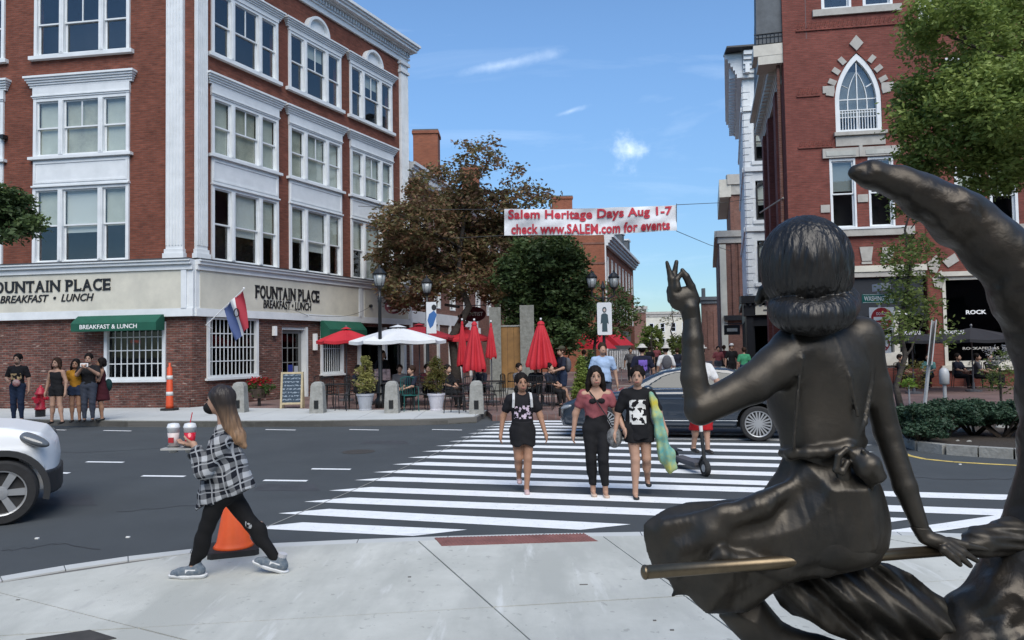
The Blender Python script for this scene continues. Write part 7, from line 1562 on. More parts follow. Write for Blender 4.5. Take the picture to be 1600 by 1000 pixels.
t, M, A = person('person in a pale pointed hat and white sleeves with a grey pack walking away', at(1040, Y=24), math.pi, 1.72, .022, top=C_white, sleeve=.45, bottom=C_grey, hat=(C_hat, 'brim'), skin=M_sk)
MB().lathe([(.085, 1.70), (.05, 1.82), (.015, 1.93)], 14).build('hat_crown', C_hat, t, M); F = Fld((-.25, -.0, .9), (.25, .4, 1.5), .025); F.ell((0, .15, 1.2), (.16, .10, .24)); F.build('backpack', C_grey, t, M)
far_p = [(1058, 34, C_navy, C_jean, 'person in navy far down the street left of the bronze forearm'), (1122, 38, C_rose, C_jeans2, 'person in pink far down the street right of the bronze forearm'), (1131, 40, C_wine, C_black, 'person in dark red beside the person in pink far down the street'), (1143, 33, C_black, C_black, 'person in black with a white cap under the hanging sign'), (1162, 30, C_green, C_jean, 'person in a green top in front of the black shop front'),
         (985, 36, C_grey, C_black, 'person in grey beside the clothes rack'), (1015, 44, C_black, C_jean, 'small distant person in black in the middle of the street'), (1026, 52, C_rose, C_black, 'tiny distant person in pink in the street'), (912, 30, C_black, C_jean, 'person in black by the evergreen behind the sedan')]
for i, (px, Y, tp_, bt, lb) in enumerate(far_p):
    person(lb, at(px, Y=Y), (0 if i % 2 else math.pi), 1.62 + .05 * (i % 4), .028, top=tp_, sleeve=.4, bottom=bt, face=False, hat=((C_white, 'cap') if i == 3 else None), hair=M_hair if i % 2 else M_hairb, fat=1.0 + .05 * (i % 3))
# group at the far left by the hydrant
tee4 = print_mat('tee_with_tan_print', (.012, .012, .014), (.42, .30, .16), (-.13, .13, 1.12, 1.28), 14, .45)
t, M, A = person('man in a black printed tee and dark jeans standing left of the red hydrant', G(27, 659, FZ), .1, 1.78, .014, top=tee4, sleeve=.36, bottom=C_jean, fat=1.02, arms={-1: ((-.16, .01, .65), (-.07, -.13, .62))})
F = Fld((-.2, -.3, .85), (.2, 0, 1.2), .014); F.ell((.04, -.14, 1.03), (.10, .05, .10)); F.build('waist_bag', mat('red_print_bag', (.30, .05, .06), .6, noise=(14, .8, (.4, .35, .33))), t, M)
person('woman in a black sleeveless top and black shorts just right of the red hydrant', G(88, 662, FZ), -.1, 1.66, .014, top=C_black, sleeve=0, bottom=C_black, botz=(.43, .6), flare=.015, hairlen=.06, hair=M_hairb, skin=M_sk, legs={-1: ((-.05, -.02, .285), (-.075, .0, .045)), 1: ((.07, -.02, .285), (.12, -.03, .045))}, arms={1: ((.15, .01, .64), (.165, -.03, .48))})
person('woman in a mustard top and denim shorts beside the man taking a photo', G(118, 659.5, FZ), .2, 1.62, .015, top=C_must, sleeve=.4, bottom=C_jean, botz=(.43, .6), flare=.02, hairlen=.08, skin=M_sk2)
t, M, A = person('bearded man in dark clothes raising a phone with both hands in the pavement group', G(138, 659, FZ), .3, 1.76, .014, top=C_black, sleeve=.36, bottom=C_jeans2, fat=1.08, arms={-1: ((-.13, -.10, .70), (-.04, -.20, .80)), 1: ((.14, -.08, .70), (.03, -.20, .80))})
MB().box(-.10, .08, -.42, -.40, 1.44, 1.53).build('phone', M_wlet, t, M)
t, M, A = person('woman in a dark wine dress with a bag on her back', G(158, 657, FZ), -1.0, 1.64, .014, top=C_wine, sleeve=0, bottom=C_wine, skirt=(.61, .33, .085, .13), hairlen=.03, skin=M_sk2, arms={-1: ((-.13, -.05, .65), (-.08, -.17, .66)), 1: ((.13, -.05, .65), (.08, -.17, .66))}, shoes=C_shoe)
F = Fld((-.2, .02, .7), (.2, .35, 1.15), .02); F.ell((.0, .17, .93), (.13, .09, .17)); F.build('bag', C_green if False else cloth('dark_teal_bag', (.01, .035, .035)), t, M)
# people on the cafe terrace
def seated(label, px, y, yaw, tp_, hair_=None, bt=None, H=1.68, grp=None):
    return person(label, G(px, y, FZ) - np.array([0, 0, .42]), yaw, H, .020, legs={-1: ((-.06, -.25, .50), (-.06, -.26, .30)), 1: ((.06, -.25, .50), (.06, -.26, .30))}, top=tp_, sleeve=.4, bottom=bt or C_black, hair=hair_ or M_hair, arms={-1: ((-.13, -.06, .66), (-.06, -.18, .62)), 1: ((.13, -.06, .66), (.06, -.18, .62))}, botz=(.3, .6))
for (px, y, yw, tp_, lb) in ((560, 632, 1.0, C_navy, 'diner in navy seated behind the yellow-green shrub'), (585, 630, -.9, C_grey, 'diner in grey seated by the storefront glass'), (668, 632, .6, C_wine, 'diner in wine red seated behind the browning shrub'), (752, 632, -.6, C_navy, 'diner in navy seated by the short stone pillar'), (812, 633, .7, C_grey, 'diner in grey seated before the wooden gate'), (860, 634, .9, C_navy, 'diner in navy right of the wide closed parasol')): seated(lb, px, y, yw, tp_)
person('person in dark clothes holding an orange bag standing under the white parasol', G(598, 631, FZ), .8, 1.72, .02, top=C_black, sleeve=.6, bottom=C_jeans2, hairlen=.05)
o = MB(); q = G(592, 631, FZ); F = Fld(q + [-.2, -.35, .7], q + [.2, .05, 1.25], .02); F.ell(q + [0, -.2, .98], (.10, .07, .18)); ob_ = F.build('orange_bag', mat('orange_bag', (.62, .22, .02), .7), None, I4); tag(ob_, 'orange bag held by the dark-clothed person under the white parasol', 'bag')
seated('long-haired diner in navy seated on the teal chair', 644, 640, -.9, C_navy, M_hairb)
seated('diner in dark clothes seated left of the thick closed parasol', 700, 636, .9, C_black)
seated('diner with long hair seated at the back under the white parasol', 625, 633, .2, C_grey, M_hairb)
seated('diner in black seated behind the wide closed parasol', 838, 633, -.4, C_black)
for (px, y, tp_, lb) in ((1408, 607, C_black, 'seated diner in black left of the leaning sign by the tower building'), (1452, 606, C_green if False else cloth('pale_teal_shirt', (.12, .28, .26)), 'seated diner in a pale teal shirt right of the leaning sign'), (1498, 606, C_navy, 'seated diner in navy right of the parking meter'), (1528, 607, C_grey, 'seated diner in grey before the set-back shop window'), (1548, 606, C_black, 'seated diner in black nearest the bronze crescent')): seated(lb, px, y, rnd.uniform(-1, 1), tp_)

# ------------------------------------------------------------------ woman with the drinks, walking left on the near pavement
HW = 1.57; wp = G(352, 899, KZ); wp[2] = KZ
# local frame: she walks towards -x (photo left); y positive is away from the camera
M = Mz(wp); t = thing('person', 'masked woman in a black and white plaid shirt walking with iced drinks', 'person', M)
pxm = FPX / float(np.dot(wp - CAM, FW))            # pixels per metre at her distance
def wq(x, y, dy=0.0):                              # photo point -> her own frame, dy = depth offset
    q = P(x, y, wp[1] + dy); return q - wp
h = .0075; lo, hi = (-.75, -.35, -.05), (.75, .35, 1.75)
F = Fld(lo, hi, h); R_ = rotm(0, 0, 0)
hd = wq(342, 626)
F.ell(hd + [.01, 0, .01], (.096, .080, .104), .02); F.ell(hd + [-.035, 0, -.05], (.055, .052, .055), .03); F.cap(hd + [-.085, 0, -.01], hd + [-.105, 0, -.03], .008, .013, .015); F.ell(hd + [.01, -.076, -.02], (.018, .008, .028), .01)
F.cap(hd + [.03, 0, -.08], wq(352, 686), .045, .05, .03)
shn = wq(345, 692, -.13); shf = wq(343, 690, .13)
F.ell(wq(352, 715), (.10, .15, .14), .05); F.ell(wq(352, 756), (.092, .125, .10), .05); F.ell(wq(351, 766), (.110, .15, .09), .05)
nel, nwr = wq(318, 738, -.20), wq(303, 694, -.16); fel, fwr = wq(322, 735, .12), wq(296, 700, .02)
for (a, b, c) in ((shn, nel, nwr), (shf, fel, fwr)): F.cap(a, b, .045, .037, .03); F.cap(b, c, .036, .024, .02)
for (w, ang_) in ((nwr, 0), (fwr, 0)):
    F.ell(w + [-.035, 0, .005], (.045, .026, .022), .015)
    for k in range(4): b0 = w + np.array([-.065, -.026 + k * .017, .008]); F.chain([b0, b0 + [-.035, -.003, .008], b0 + [-.052, -.008, .03]], [.009, .008, .007], .004)
    F.chain([w + [-.02, -.02, .02], w + [-.045, -.035, .045], w + [-.06, -.03, .065]], [.011, .009, .008], .006)
# legs: far leg back, near leg forward
kn1, an1 = wq(318, 838, -.06), wq(303, 884, -.05)      # leading leg
kn2, an2 = wq(392, 818, .06), wq(430, 872, .05)       # trailing leg
hp1, hp2 = wq(341, 776, -.07), wq(362, 776, .08)
LG = ((hp1, kn1, an1), (hp2, kn2, an2))
for (a, b, c) in LG: F.cap(a, b, .076, .052, .015); F.cap(b, c, .056, .034, .02); F.ell(b + (c - b) * .3 + [.018, 0, 0], (.05, .045, .10), .03)
F.build('body', M_sk, t, M)
# leggings
C_leg = print_mat('leggings_with_print', (.008, .008, .009), (.30, .31, .32), (.16, .46, .10, .42), 42, .46, side=-1)
F = Fld(lo, hi, h)
for (a, b, c) in LG: F.cap(a, b, .081, .056, .015); F.cap(b, c, .060, .039, .02); F.ell(b + (c - b) * .3 + [.018, 0, 0], (.053, .048, .10), .03)
F.ell(wq(352, 766), (.118, .155, .11), .05)
ca = [an1 + [0, 0, .045], an2 + [-.03, 0, .05]]
F.cut(lambda X, Y, Z: (.10) - Z); F.warp(lambda X, Y, Z: .002 * np.sin(Z * 50 + X * 20)); F.build('leggings', C_leg, t, M)
# plaid shirt
M_pl = mat('plaid', (.5, .5, .5), .9, spec=.15, bump=.3, bscale=20); nt = M_pl.node_tree; b = nt.nodes['Principled BSDF']; tc = nt.nodes.new('ShaderNodeTexCoord'); sp = nt.nodes.new('ShaderNodeSeparateXYZ')
nzp = nt.nodes.new('ShaderNodeTexNoise'); nzp.inputs['Scale'].default_value = 3.5; vmx = nt.nodes.new('ShaderNodeVectorMath'); vmx.operation = 'MULTIPLY_ADD'; nt.links.new(tc.outputs['Object'], nzp.inputs['Vector']); nt.links.new(nzp.outputs['Color'], vmx.inputs[0]); vmx.inputs[1].default_value = (.12, .12, .12); nt.links.new(tc.outputs['Object'], vmx.inputs[2]); nt.links.new(vmx.outputs[0], sp.inputs[0])
u = math_n(nt, 'ADD', math_n(nt, 'MULTIPLY', sp.outputs[0], .95), math_n(nt, 'MULTIPLY', sp.outputs[2], .25)); v = math_n(nt, 'SUBTRACT', sp.outputs[2], math_n(nt, 'MULTIPLY', sp.outputs[0], .25))
def band(c, per, w, off=0): return math_n(nt, 'LESS_THAN', math_n(nt, 'FRACT', math_n(nt, 'ADD', math_n(nt, 'DIVIDE', c, per), off)), w)
s1 = math_n(nt, 'ADD', math_n(nt, 'MULTIPLY', band(u, .11, .38), .5), math_n(nt, 'MULTIPLY', band(v, .11, .38), .5)); s2 = math_n(nt, 'MAXIMUM', band(u, .11, .09, .27), band(v, .11, .09, .27))
val = math_n(nt, 'MAXIMUM', math_n(nt, 'MULTIPLY', math_n(nt, 'POWER', s1, 1.6), .50), math_n(nt, 'MULTIPLY', s2, .38)); cr = nt.nodes.new('ShaderNodeValToRGB'); cr.color_ramp.elements[0].color = (.010, .012, .018, 1); cr.color_ramp.elements[1].color = (.70, .72, .75, 1); nt.links.new(val, cr.inputs[0]); nt.links.new(cr.outputs[0], b.inputs['Base Color'])
F = Fld(lo, hi, h)
F.chain([wq(352, 672), wq(350, 690)], [.07, .085], .03); F.ell(wq(350, 712), (.13, .175, .13), .05); F.chain([wq(349, 690), wq(351, 720), wq(352, 750), wq(350, 775)], [.10, .135, .145, .15], .04); F.cap(wq(346, 745), wq(338, 790), .145, .158, .05); F.cap(wq(358, 735), wq(378, 768), .14, .125, .05)
F.cap(shn + [0, .03, .0], shn, .06, .065, .04); F.cap(shn, nel, .068, .066, .03); F.cap(nel, nel + (nwr - nel) * .72, .066, .052, .02); F.cap(shf, fel, .06, .055, .03); F.cap(fel, fel + (fwr - fel) * .75, .056, .05, .02)
za, zb = wq(315, 791)[2], wq(395, 762)[2]; xa, xb = wq(315, 791)[0], wq(395, 762)[0]
F.cut(lambda X, Y, Z: np.minimum((za + (zb - za) * (X - xa) / (xb - xa) + .012 * np.sin(X * 40)) - Z, -(Y * -1 - .19) * 1.0 + 0 * X)); F.ell(hd + [.03, 0, -.055], (.075, .08, .07), .01, None, 's')
F.warp(lambda X, Y, Z: .007 * np.sin(X * 23 + Z * 14 + 2) * np.sin(Z * 17 - X * 9 + Y * 12) + .003 * np.sin(Z * 55 + X * 33)); F.build('plaid_shirt', M_pl, t, M)
MB().lathe([(.0, 0), (.055, 0), (.055, .03), (0, .03)], 12).mesh('x', M_pl)
# hair: dark crown, long paler ends
M_ha = mat('long_hair', (.045, .03, .022), .5, spec=.4); nt = M_ha.node_tree; b = nt.nodes['Principled BSDF']; tc = nt.nodes.new('ShaderNodeTexCoord'); sp = nt.nodes.new('ShaderNodeSeparateXYZ'); nt.links.new(tc.outputs['Object'], sp.inputs[0])
gx = nt.nodes.new('ShaderNodeMapRange'); gx.inputs['From Min'].default_value = float(hd[2]) - .02; gx.inputs['From Max'].default_value = float(hd[2]) - .30; nt.links.new(sp.outputs[2], gx.inputs['Value'])
mpn = nt.nodes.new('ShaderNodeMapping'); mpn.inputs['Scale'].default_value = (70, 70, 4); mpn.inputs['Rotation'].default_value = (0, .25, 0); nz = nt.nodes.new('ShaderNodeTexNoise'); nz.inputs['Scale'].default_value = 1.0; nt.links.new(tc.outputs['Object'], mpn.inputs[0]); nt.links.new(mpn.outputs[0], nz.inputs['Vector'])
fac = math_n(nt, 'MULTIPLY', gx.outputs[0], math_n(nt, 'MULTIPLY', nz.outputs['Fac'], 1.9)); mx = nt.nodes.new('ShaderNodeMix'); mx.data_type = 'RGBA'; mx.inputs['A'].default_value = (.022, .016, .014, 1); mx.inputs['B'].default_value = (.27, .16, .09, 1); nt.links.new(fac, mx.inputs['Factor']); nt.links.new(mx.outputs['Result'], b.inputs['Base Color'])
bp = nt.nodes.new('ShaderNodeBump'); bp.inputs['Strength'].default_value = .8; bp.inputs['Distance'].default_value = .01; nt.links.new(nz.outputs['Fac'], bp.inputs['Height']); nt.links.new(bp.outputs[0], b.inputs['Normal'])
F = Fld(lo, (.75, .35, 1.75), h); F.ell(hd + [.025, 0, .030], (.108, .096, .100), .02); F.chain([hd + [.055, -.01, -.02], wq(362, 660), wq(372, 682), wq(382, 697)], [.075, .062, .058, .024], .03); F.chain([hd + [.03, -.05, -.03], wq(358, 668, -.03), wq(370, 690, -.03)], [.04, .045, .02], .02); F.ell(hd + [-.105, 0, -.045], (.088, .10, .105), .01, None, 's')
F.warp(lambda X, Y, Z: .0035 * np.sin(X * 120 + Z * 30) * np.sin(Y * 110)); F.build('hair', M_ha, t, M)
F = Fld(lo, hi, .006); F.ell(hd + [-.060, 0, -.055], (.062, .056, .052), .01); F.cut(lambda X, Y, Z: X - (hd[0] - .005)); F.build('face_mask', C_black, t, M); MB().tube([hd + [-.02, -.062, -.04], hd + [.02, -.078, -.02]], .003, 4).build('mask_loop', C_black, t, M)
q = hd + np.array([-.073, -.035, .012]); MB().box(q[0] - .008, q[0] + .008, q[1] - .014, q[1] + .004, q[2] - .005, q[2] + .005).build('eye', M_hair, t, M)
# trainers
M_trn = mat('trainer_mesh', (.055, .085, .12), .8, noise=(30, .6, (.18, .20, .22))); M_sole = mat('trainer_sole', (.62, .63, .64), .6); M_sock = mat('pale_sock', (.42, .42, .44), .9)
for (an, tilt, yy) in ((an1, 0.0, 0), (an2, .38, 0)):
    Ms_ = M @ Matrix.Translation(Vector((float(an[0]), float(an[1]), 0.0 if tilt == 0 else .015))) @ Matrix.Rotation(tilt if tilt == 0 else .30, 4, 'Y')
    F = Fld((-.25, -.1, -.02), (.16, .1, .2), .006); F.chain([(.045, 0, .055), (-.02, 0, .05), (-.10, 0, .040), (-.155, 0, .035)], [.044, .043, .038, .030], .03); F.cap((.03, 0, .06), (.02, 0, .11), .042, .036, .02); F.cut(lambda X, Y, Z: .018 - Z); sh_ = F.build('trainer', M_trn, t, Ms_)
    F = Fld((-.25, -.1, -.02), (.16, .1, .1), .006); F.chain([(.055, 0, .035), (-.06, 0, .03), (-.165, 0, .035)], [.050, .046, .036], .03); F.cut(lambda X, Y, Z: Z - .030); F.cut(lambda X, Y, Z: .0 - Z); F.build('sole', M_sole, sh_, Ms_)
    MB().lathe([(.034, .10), (.036, .15)], 12, (.02, 0, 0)).build('sock', M_sock, t, Ms_); MB().box(-.05, .03, -.047, -.040, .05, .075).build('side_stripe', M_sole, sh_, Ms_)
# drinks tray with cups: held, so things of their own
tc_ = wp + wq(287, 700, -.10) ; tc_ = np.array(tc_); Mt = Mz(tc_); tr = thing('drinks_tray', 'grey card cup carrier held by the woman in the plaid shirt', 'tray', Mt)
M_card = mat('grey_card', (.34, .34, .33), .9); tb = MB(); tb.prism([(-.15, -.07), (.10, -.07), (.10, .10), (-.15, .10)], -.008, .006); tb.build('tray', M_card, tr, Mt)
for sx in (-.085, .045): MB().lathe([(.030, -.035), (.045, .02), (.052, .02)], 16, (sx, .01, 0)).build('cup_holder', M_card, tr, Mt)
M_cup = mat('clear_plastic', (.62, .64, .66), .25, spec=.6); M_red_d = mat('red_drink', (.50, .012, .03), .2, spec=.7); M_ice = mat('foam', (.55, .48, .47), .5)
for (sx, lb, liquid) in ((-.085, 'tall clear plastic cup with a milky drink and pale lid, left on the tray', M_ice), (.045, 'clear plastic cup of red iced drink with a straw, right on the tray', M_red_d)):
    Mc = Mt @ Matrix.Translation((sx, .01, .006)); cu = thing('drink_cup', lb, 'cup', Mc, 'iced drinks on the tray'); MB().lathe([(.032, 0), (.044, .115)], 20).build('drink', liquid, cu, Mc, smooth=True)
    MB().lathe([(.0445, .116), (.047, .15), (.050, .152), (.050, .158), (.040, .185), (.012, .19)], 20).build('lid', M_cup, cu, Mc, smooth=True)
    if liquid is M_red_d: MB().tube([(0, 0, .18), (.018, 0, .27)], .004, 6).build('straw', M_red_d, cu, Mc)
    else: MB().box(-.02, .02, -.046, -.038, .04, .08).build('printed_mark', M_sred, cu, Mc)
# ------------------------------------------------------------------ bronze seated figure on a crescent
def bronze(name, c1, c2, c3, rough, bumps):
    m = mat(name, c1, rough, metal=.7, noise=(3.2, .4, c2), nd=9); spots(m, 2.1, .58, c3, .7, (1, 1, .5), 3, .12); nt = m.node_tree; b = nt.nodes['Principled BSDF']; tc = nt.nodes.new('ShaderNodeTexCoord'); prev = None
    n = nt.nodes.new('ShaderNodeTexNoise'); n.inputs['Scale'].default_value = 5; n.inputs['Detail'].default_value = 8; r = nt.nodes.new('ShaderNodeMapRange'); r.inputs['From Min'].default_value = .3; r.inputs['From Max'].default_value = .7; r.inputs['To Min'].default_value = rough - .12; r.inputs['To Max'].default_value = rough + .14
    nt.links.new(tc.outputs['Object'], n.inputs['Vector']); nt.links.new(n.outputs['Fac'], r.inputs['Value']); nt.links.new(r.outputs[0], b.inputs['Roughness'])
    for (sc, rot, st, dist, det) in bumps:
        mp = nt.nodes.new('ShaderNodeMapping'); mp.inputs['Scale'].default_value = sc; mp.inputs['Rotation'].default_value = rot; nn = nt.nodes.new('ShaderNodeTexNoise'); nn.inputs['Scale'].default_value = 1; nn.inputs['Detail'].default_value = det; nn.inputs['Distortion'].default_value = .4
        bp = nt.nodes.new('ShaderNodeBump'); bp.inputs['Strength'].default_value = st; bp.inputs['Distance'].default_value = dist; nt.links.new(tc.outputs['Object'], mp.inputs[0]); nt.links.new(mp.outputs[0], nn.inputs['Vector']); nt.links.new(nn.outputs['Fac'], bp.inputs['Height'])
        if prev: nt.links.new(prev, bp.inputs['Normal'])
        prev = bp.outputs[0]
    nt.links.new(prev, b.inputs['Normal']); return m
M_brz_b = mat('polished_bronze', (.20, .155, .10), .38, metal=.9, noise=(6, .4, (.10, .08, .055)))
M_brz = bronze('bronze', (.072, .062, .050), (.030, .029, .027), (.050, .054, .046), .48, [((18, 18, 18), (0, 0, 0), .15, .02, 3)])
M_brz_c = bronze('bronze_cloth', (.070, .060, .048), (.028, .027, .025), (.048, .052, .044), .48, [((13, 4, 4), (0, .5, 0), .30, .05, 2), ((30, 30, 30), (0, 0, 0), .10, .02, 3)])
M_brz_hair = bronze('bronze_hair', (.060, .057, .054), (.022, .022, .023), (.07, .072, .075), .40, [((80, 80, 5), (0, .12, 0), .32, .02, 3), ((26, 26, 4), (.1, -.2, 0), .35, .04, 2)])
M_brz_m = bronze('bronze_hammered', (.058, .048, .038), (.030, .027, .024), (.042, .044, .038), .42, [((9, 9, 9), (0, 0, 0), .45, .06, 1), ((40, 40, 40), (0, 0, 0), .15, .02, 4)])
M_brz_h = mat('hammered_bronze', (.075, .060, .046), .46, metal=.65, noise=(4, .4, (.038, .034, .030)), bump=.35, bscale=11)
YS = 2.6; KS = FPX / YS * 1.0
def S(x, y, d=0.0): return P(x, y, YS + d)
def r_(px): return px / KS * .93
sb = S(1450, 1000, 0); sb = np.array([sb[0], YS + .1, KZ]); ST = thing('bronze_statue', 'dark bronze statue of a seated woman seen from behind on a crescent, her left hand raised', 'statue', sb)
ST['label'] = 'large dark bronze statue of a woman seen from behind seated on a crescent'
h = .0075
lo = np.minimum(S(985, 330, -.35), S(985, 1120, -.35)) - .05; hi = np.maximum(S(1480, 330, .45), S(1480, 1120, .45)) + .05
lo = np.array([min(S(985, 600, -.35)[0], S(985, 600, .45)[0]), YS - .38, S(1200, 1130, .3)[2] - .1]); hi = np.array([S(1560, 600, .5)[0] + .05, YS + .5, S(1200, 395, .2)[2]])
F = Fld(lo, hi, .0068)
# torso, leaning very slightly left, turned a quarter to the left
F.chain([S(1268, 500), S(1265, 540)], [r_(30), r_(34)], .03)
F.cap(S(1238, 548, .00), S(1345, 530, .06), r_(38), r_(34), .06)
F.ell(S(1280, 580, .03), (r_(84), r_(62), r_(72)), .05); F.ell(S(1283, 640, .03), (r_(72), r_(56), r_(80)), .06); F.ell(S(1282, 700, .03), (r_(66), r_(52), r_(70)), .06)
F.ell(S(1232, 632, .10), (r_(36), r_(40), r_(42)), .05)
F.cap(S(1345, 525, .05), S(1352, 620, .04), r_(28), r_(16), .05)
# hips and lap under the skirt
F.ell(S(1288, 800, .02), (r_(90), r_(82), r_(78)), .07); F.ell(S(1292, 845, .02), (r_(88), r_(84), r_(46)), .06)
F.chain([S(1262, 832, .05), S(1160, 838, .10), S(1092, 850, .10)], [r_(58), r_(40), r_(30)], .06)
F.warp(lambda X, Y, Z: .0065 * np.sin(X * 36 + Z * 7 + 2 * np.sin(Z * 5)) * np.clip((1.9 - Z) * 3, 0, 1) * np.clip((Z - 1.2) * 4, 0, 1))
# arms: left raised, right resting on the pole
F.chain([S(1236, 556, -.02), S(1176, 600, -.05), S(1094, 640, -.06)], [r_(38), r_(31), r_(26)], .02)
F.ell(S(1216, 572, -.03), (r_(36), r_(32), r_(34)), .03)
F.chain([S(1094, 640, -.06), S(1084, 590, -.05), S(1082, 530, -.04), S(1081, 492, -.03)], [r_(23), r_(21), r_(17), r_(14)], .012)
F.chain([S(1347, 540, .05), S(1368, 604, .05), S(1386, 676, .04)], [r_(32), r_(24), r_(21)], .02); F.chain([S(1386, 676, .04), S(1414, 760, .0), S(1441, 832, -.03)], [r_(21), r_(18.5), r_(12.5)], .012)
# waist band, seam and shoulder strap edges
F.D = F.D
body_hi = F
F.chain([S(1360, 528, .0), S(1362, 600, -.02), S(1352, 660, -.05), S(1335, 690, -.07)], [r_(4)] * 4, .006); F.chain([S(1305, 530, -.07), S(1328, 590, -.10), S(1340, 650, -.10)], [r_(3)] * 3, .006)
F.chain([S(1240, 520, -.07), S(1253, 560, -.10), S(1246, 620, -.10), S(1240, 700, -.09)], [r_(3)] * 4, .008)
F.chain([S(1223, 708, .0), S(1236, 709, -.062), S(1262, 708, -.092), S(1290, 706, -.10), S(1325, 699, -.085), S(1348, 690, .0)], [r_(8)] * 6, .02)
fig = F.build('figure', M_brz, ST, I4)
# hair: smooth dome and a rolled curl
h2 = .006; F = Fld(S(1170, 540, -.02) - [.06, .30, .06], S(1365, 322, .1) + [.06, .25, .03], h2)
F.ell(S(1259, 412, .02), (r_(75), r_(74), r_(82)), .03); F.ell(S(1262, 440, .02), (r_(68), r_(64), r_(50)), .03)
pth = [S(1230, 474, .12), S(1226, 486, .02), S(1238, 493, -.07), S(1272, 498, -.12), S(1306, 490, -.09), S(1316, 476, .0), S(1312, 466, .10)]
sm_ = []
for i in range(len(pth) - 1):
    for k in range(5): sm_.append(pth[i] + (pth[i + 1] - pth[i]) * k / 5)
sm_.append(pth[-1]); sm_ = [sum(sm_[max(0, i - 2):i + 3]) / len(sm_[max(0, i - 2):i + 3]) for i in range(len(sm_))]
F.chain(sm_, [r_(29)] * len(sm_), .006)
cx_, cz_, cy_ = S(1258, 430, .02)[0], S(1258, 350, 0)[2], YS + .02
def strands(X, Y, Z):
    a = np.arctan2(X - cx_, -(Y - cy_)); zz = (Z - cz_); lowr = np.clip((zz + .30) * 20, .25, 1)
    return lowr * (.0030 * np.sin(a * 15 + zz * 16 + 2.2 * np.sin(zz * 10 + a)) * np.clip(1 - np.exp(-np.abs(zz) * 12), 0, 1) + .0016 * np.sin(a * 37 - zz * 30 + 1.4 * np.sin(zz * 21)))
F.warp(strands); F.build('hair', M_brz_hair, ST, I4)
F = Fld(S(1185, 480, .05) - [.05, .1, .08], S(1215, 380, .2) + [.1, .2, .08], .006); F.ell(S(1222, 440, .13), (r_(32), r_(30), r_(58))); F.cap(S(1190, 452, .14), S(1186, 470, .15), r_(6), r_(8), .02); F.build('face', M_brz, ST, I4)
# raised hand
F = Fld(S(1020, 510, -.08) - [.02, .05, .02], S(1110, 395, .05) + [.02, .05, .02], .0035)
d0 = -.03
F.cap(S(1081, 500, d0), S(1078, 482, d0), r_(15), r_(16), .01); F.ell(S(1071, 466, d0), (r_(22), r_(11), r_(20)), .012); F.ell(S(1060, 470, d0), (r_(15), r_(10), r_(16)), .012)
F.chain([S(1052, 462, d0), S(1049, 436, d0), S(1042, 410, d0)], [r_(8), r_(6), r_(3)], .006)             # straight front finger
F.chain([S(1056, 455, d0 + .01), S(1053, 432, d0 + .01), S(1057, 409, d0 + .01)], [r_(7), r_(5.5), r_(3.5)], .006)
F.chain([S(1086, 470, d0), S(1080, 448, d0 - .005), S(1072, 432, d0 - .01), S(1066, 422, d0 - .01)], [r_(9), r_(7), r_(6), r_(3.5)], .004)   # curved finger closing the loop
F.chain([S(1058, 450, d0 - .01), S(1057, 437, d0 - .01), S(1064, 428, d0 - .01)], [r_(7), r_(5), r_(4)], .004)            # thumb meeting it
F.chain([S(1050, 468, d0 + .02), S(1046, 455, d0 + .03), S(1045, 449, d0 + .03)], [r_(8), r_(5), r_(3)], .004)
F.build('raised_hand', M_brz, ST, I4)
# resting hand over the pole
F = Fld(S(1420, 900, -.1) - [.02, .05, .02], S(1570, 815, .1) + [.02, .05, .02], .0035); e0 = -.045
F.cap(S(1436, 820, -.03), S(1446, 838, -.035), r_(14), r_(13), .01); F.ell(S(1463, 845, e0), (r_(24), r_(15), r_(12)), .012, rotm(0, .25, 0)); F.ell(S(1478, 851, e0), (r_(18), r_(15), r_(10)), .01)
for (a, b, c, dd) in (((1484, 846), (1510, 852), (1542, 858), .0), ((1484, 852), (1504, 862), (1526, 876), -.015), ((1480, 856), (1498, 868), (1516, 884), -.03), ((1474, 858), (1486, 868), (1500, 882), -.045)):
    F.chain([S(*a, e0 + dd), S(*b, e0 + dd - .005), S(*c, e0 + dd)], [r_(7.5), r_(6.5), r_(4)], .005)
F.chain([S(1462, 850, e0 + .03), S(1480, 862, e0 + .04), S(1496, 870, e0 + .03)], [r_(8), r_(7), r_(5)], .005)
F.build('resting_hand', M_brz, ST, I4)
# skirt, drapery and legs: cloth masses with real thickness, rippled along their folds
def slab(poly, dc, thick, h_, ripple, rnd_=.05, blobs=()):
    pts = [(float(S(x, y, dc)[0]), float(S(x, y, dc)[2])) for x, y in poly]; xs_ = [p[0] for p in pts]; zs_ = [p[1] for p in pts]
    F = Fld((min(xs_) - .06, YS + dc - .45, min(zs_) - .06), (max(xs_) + .06, YS + dc + .45, max(zs_) + .06), h_)
    d2 = poly_sdf(F.ax[0][:, None], F.ax[2][None, :], pts)[:, None, :]; X = F.ax[0][:, None, None]; Y = F.ax[1][None, :, None]; Z = F.ax[2][None, None, :]
    t_ = thick(X, Z) * np.sqrt(np.clip(-d2 / .12, .06, 1)); F.D = (smax(d2 + 0 * Y, np.abs(Y - YS - dc - ripple(X, Z)) - t_, rnd_)).astype(np.float32)
    for c, r in blobs: F.ell(c, r, .05)
    return F
sx, sz = float(S(1290, 800)[0]), float(S(1290, 700)[2]); lx = float(S(1000, 800)[0])
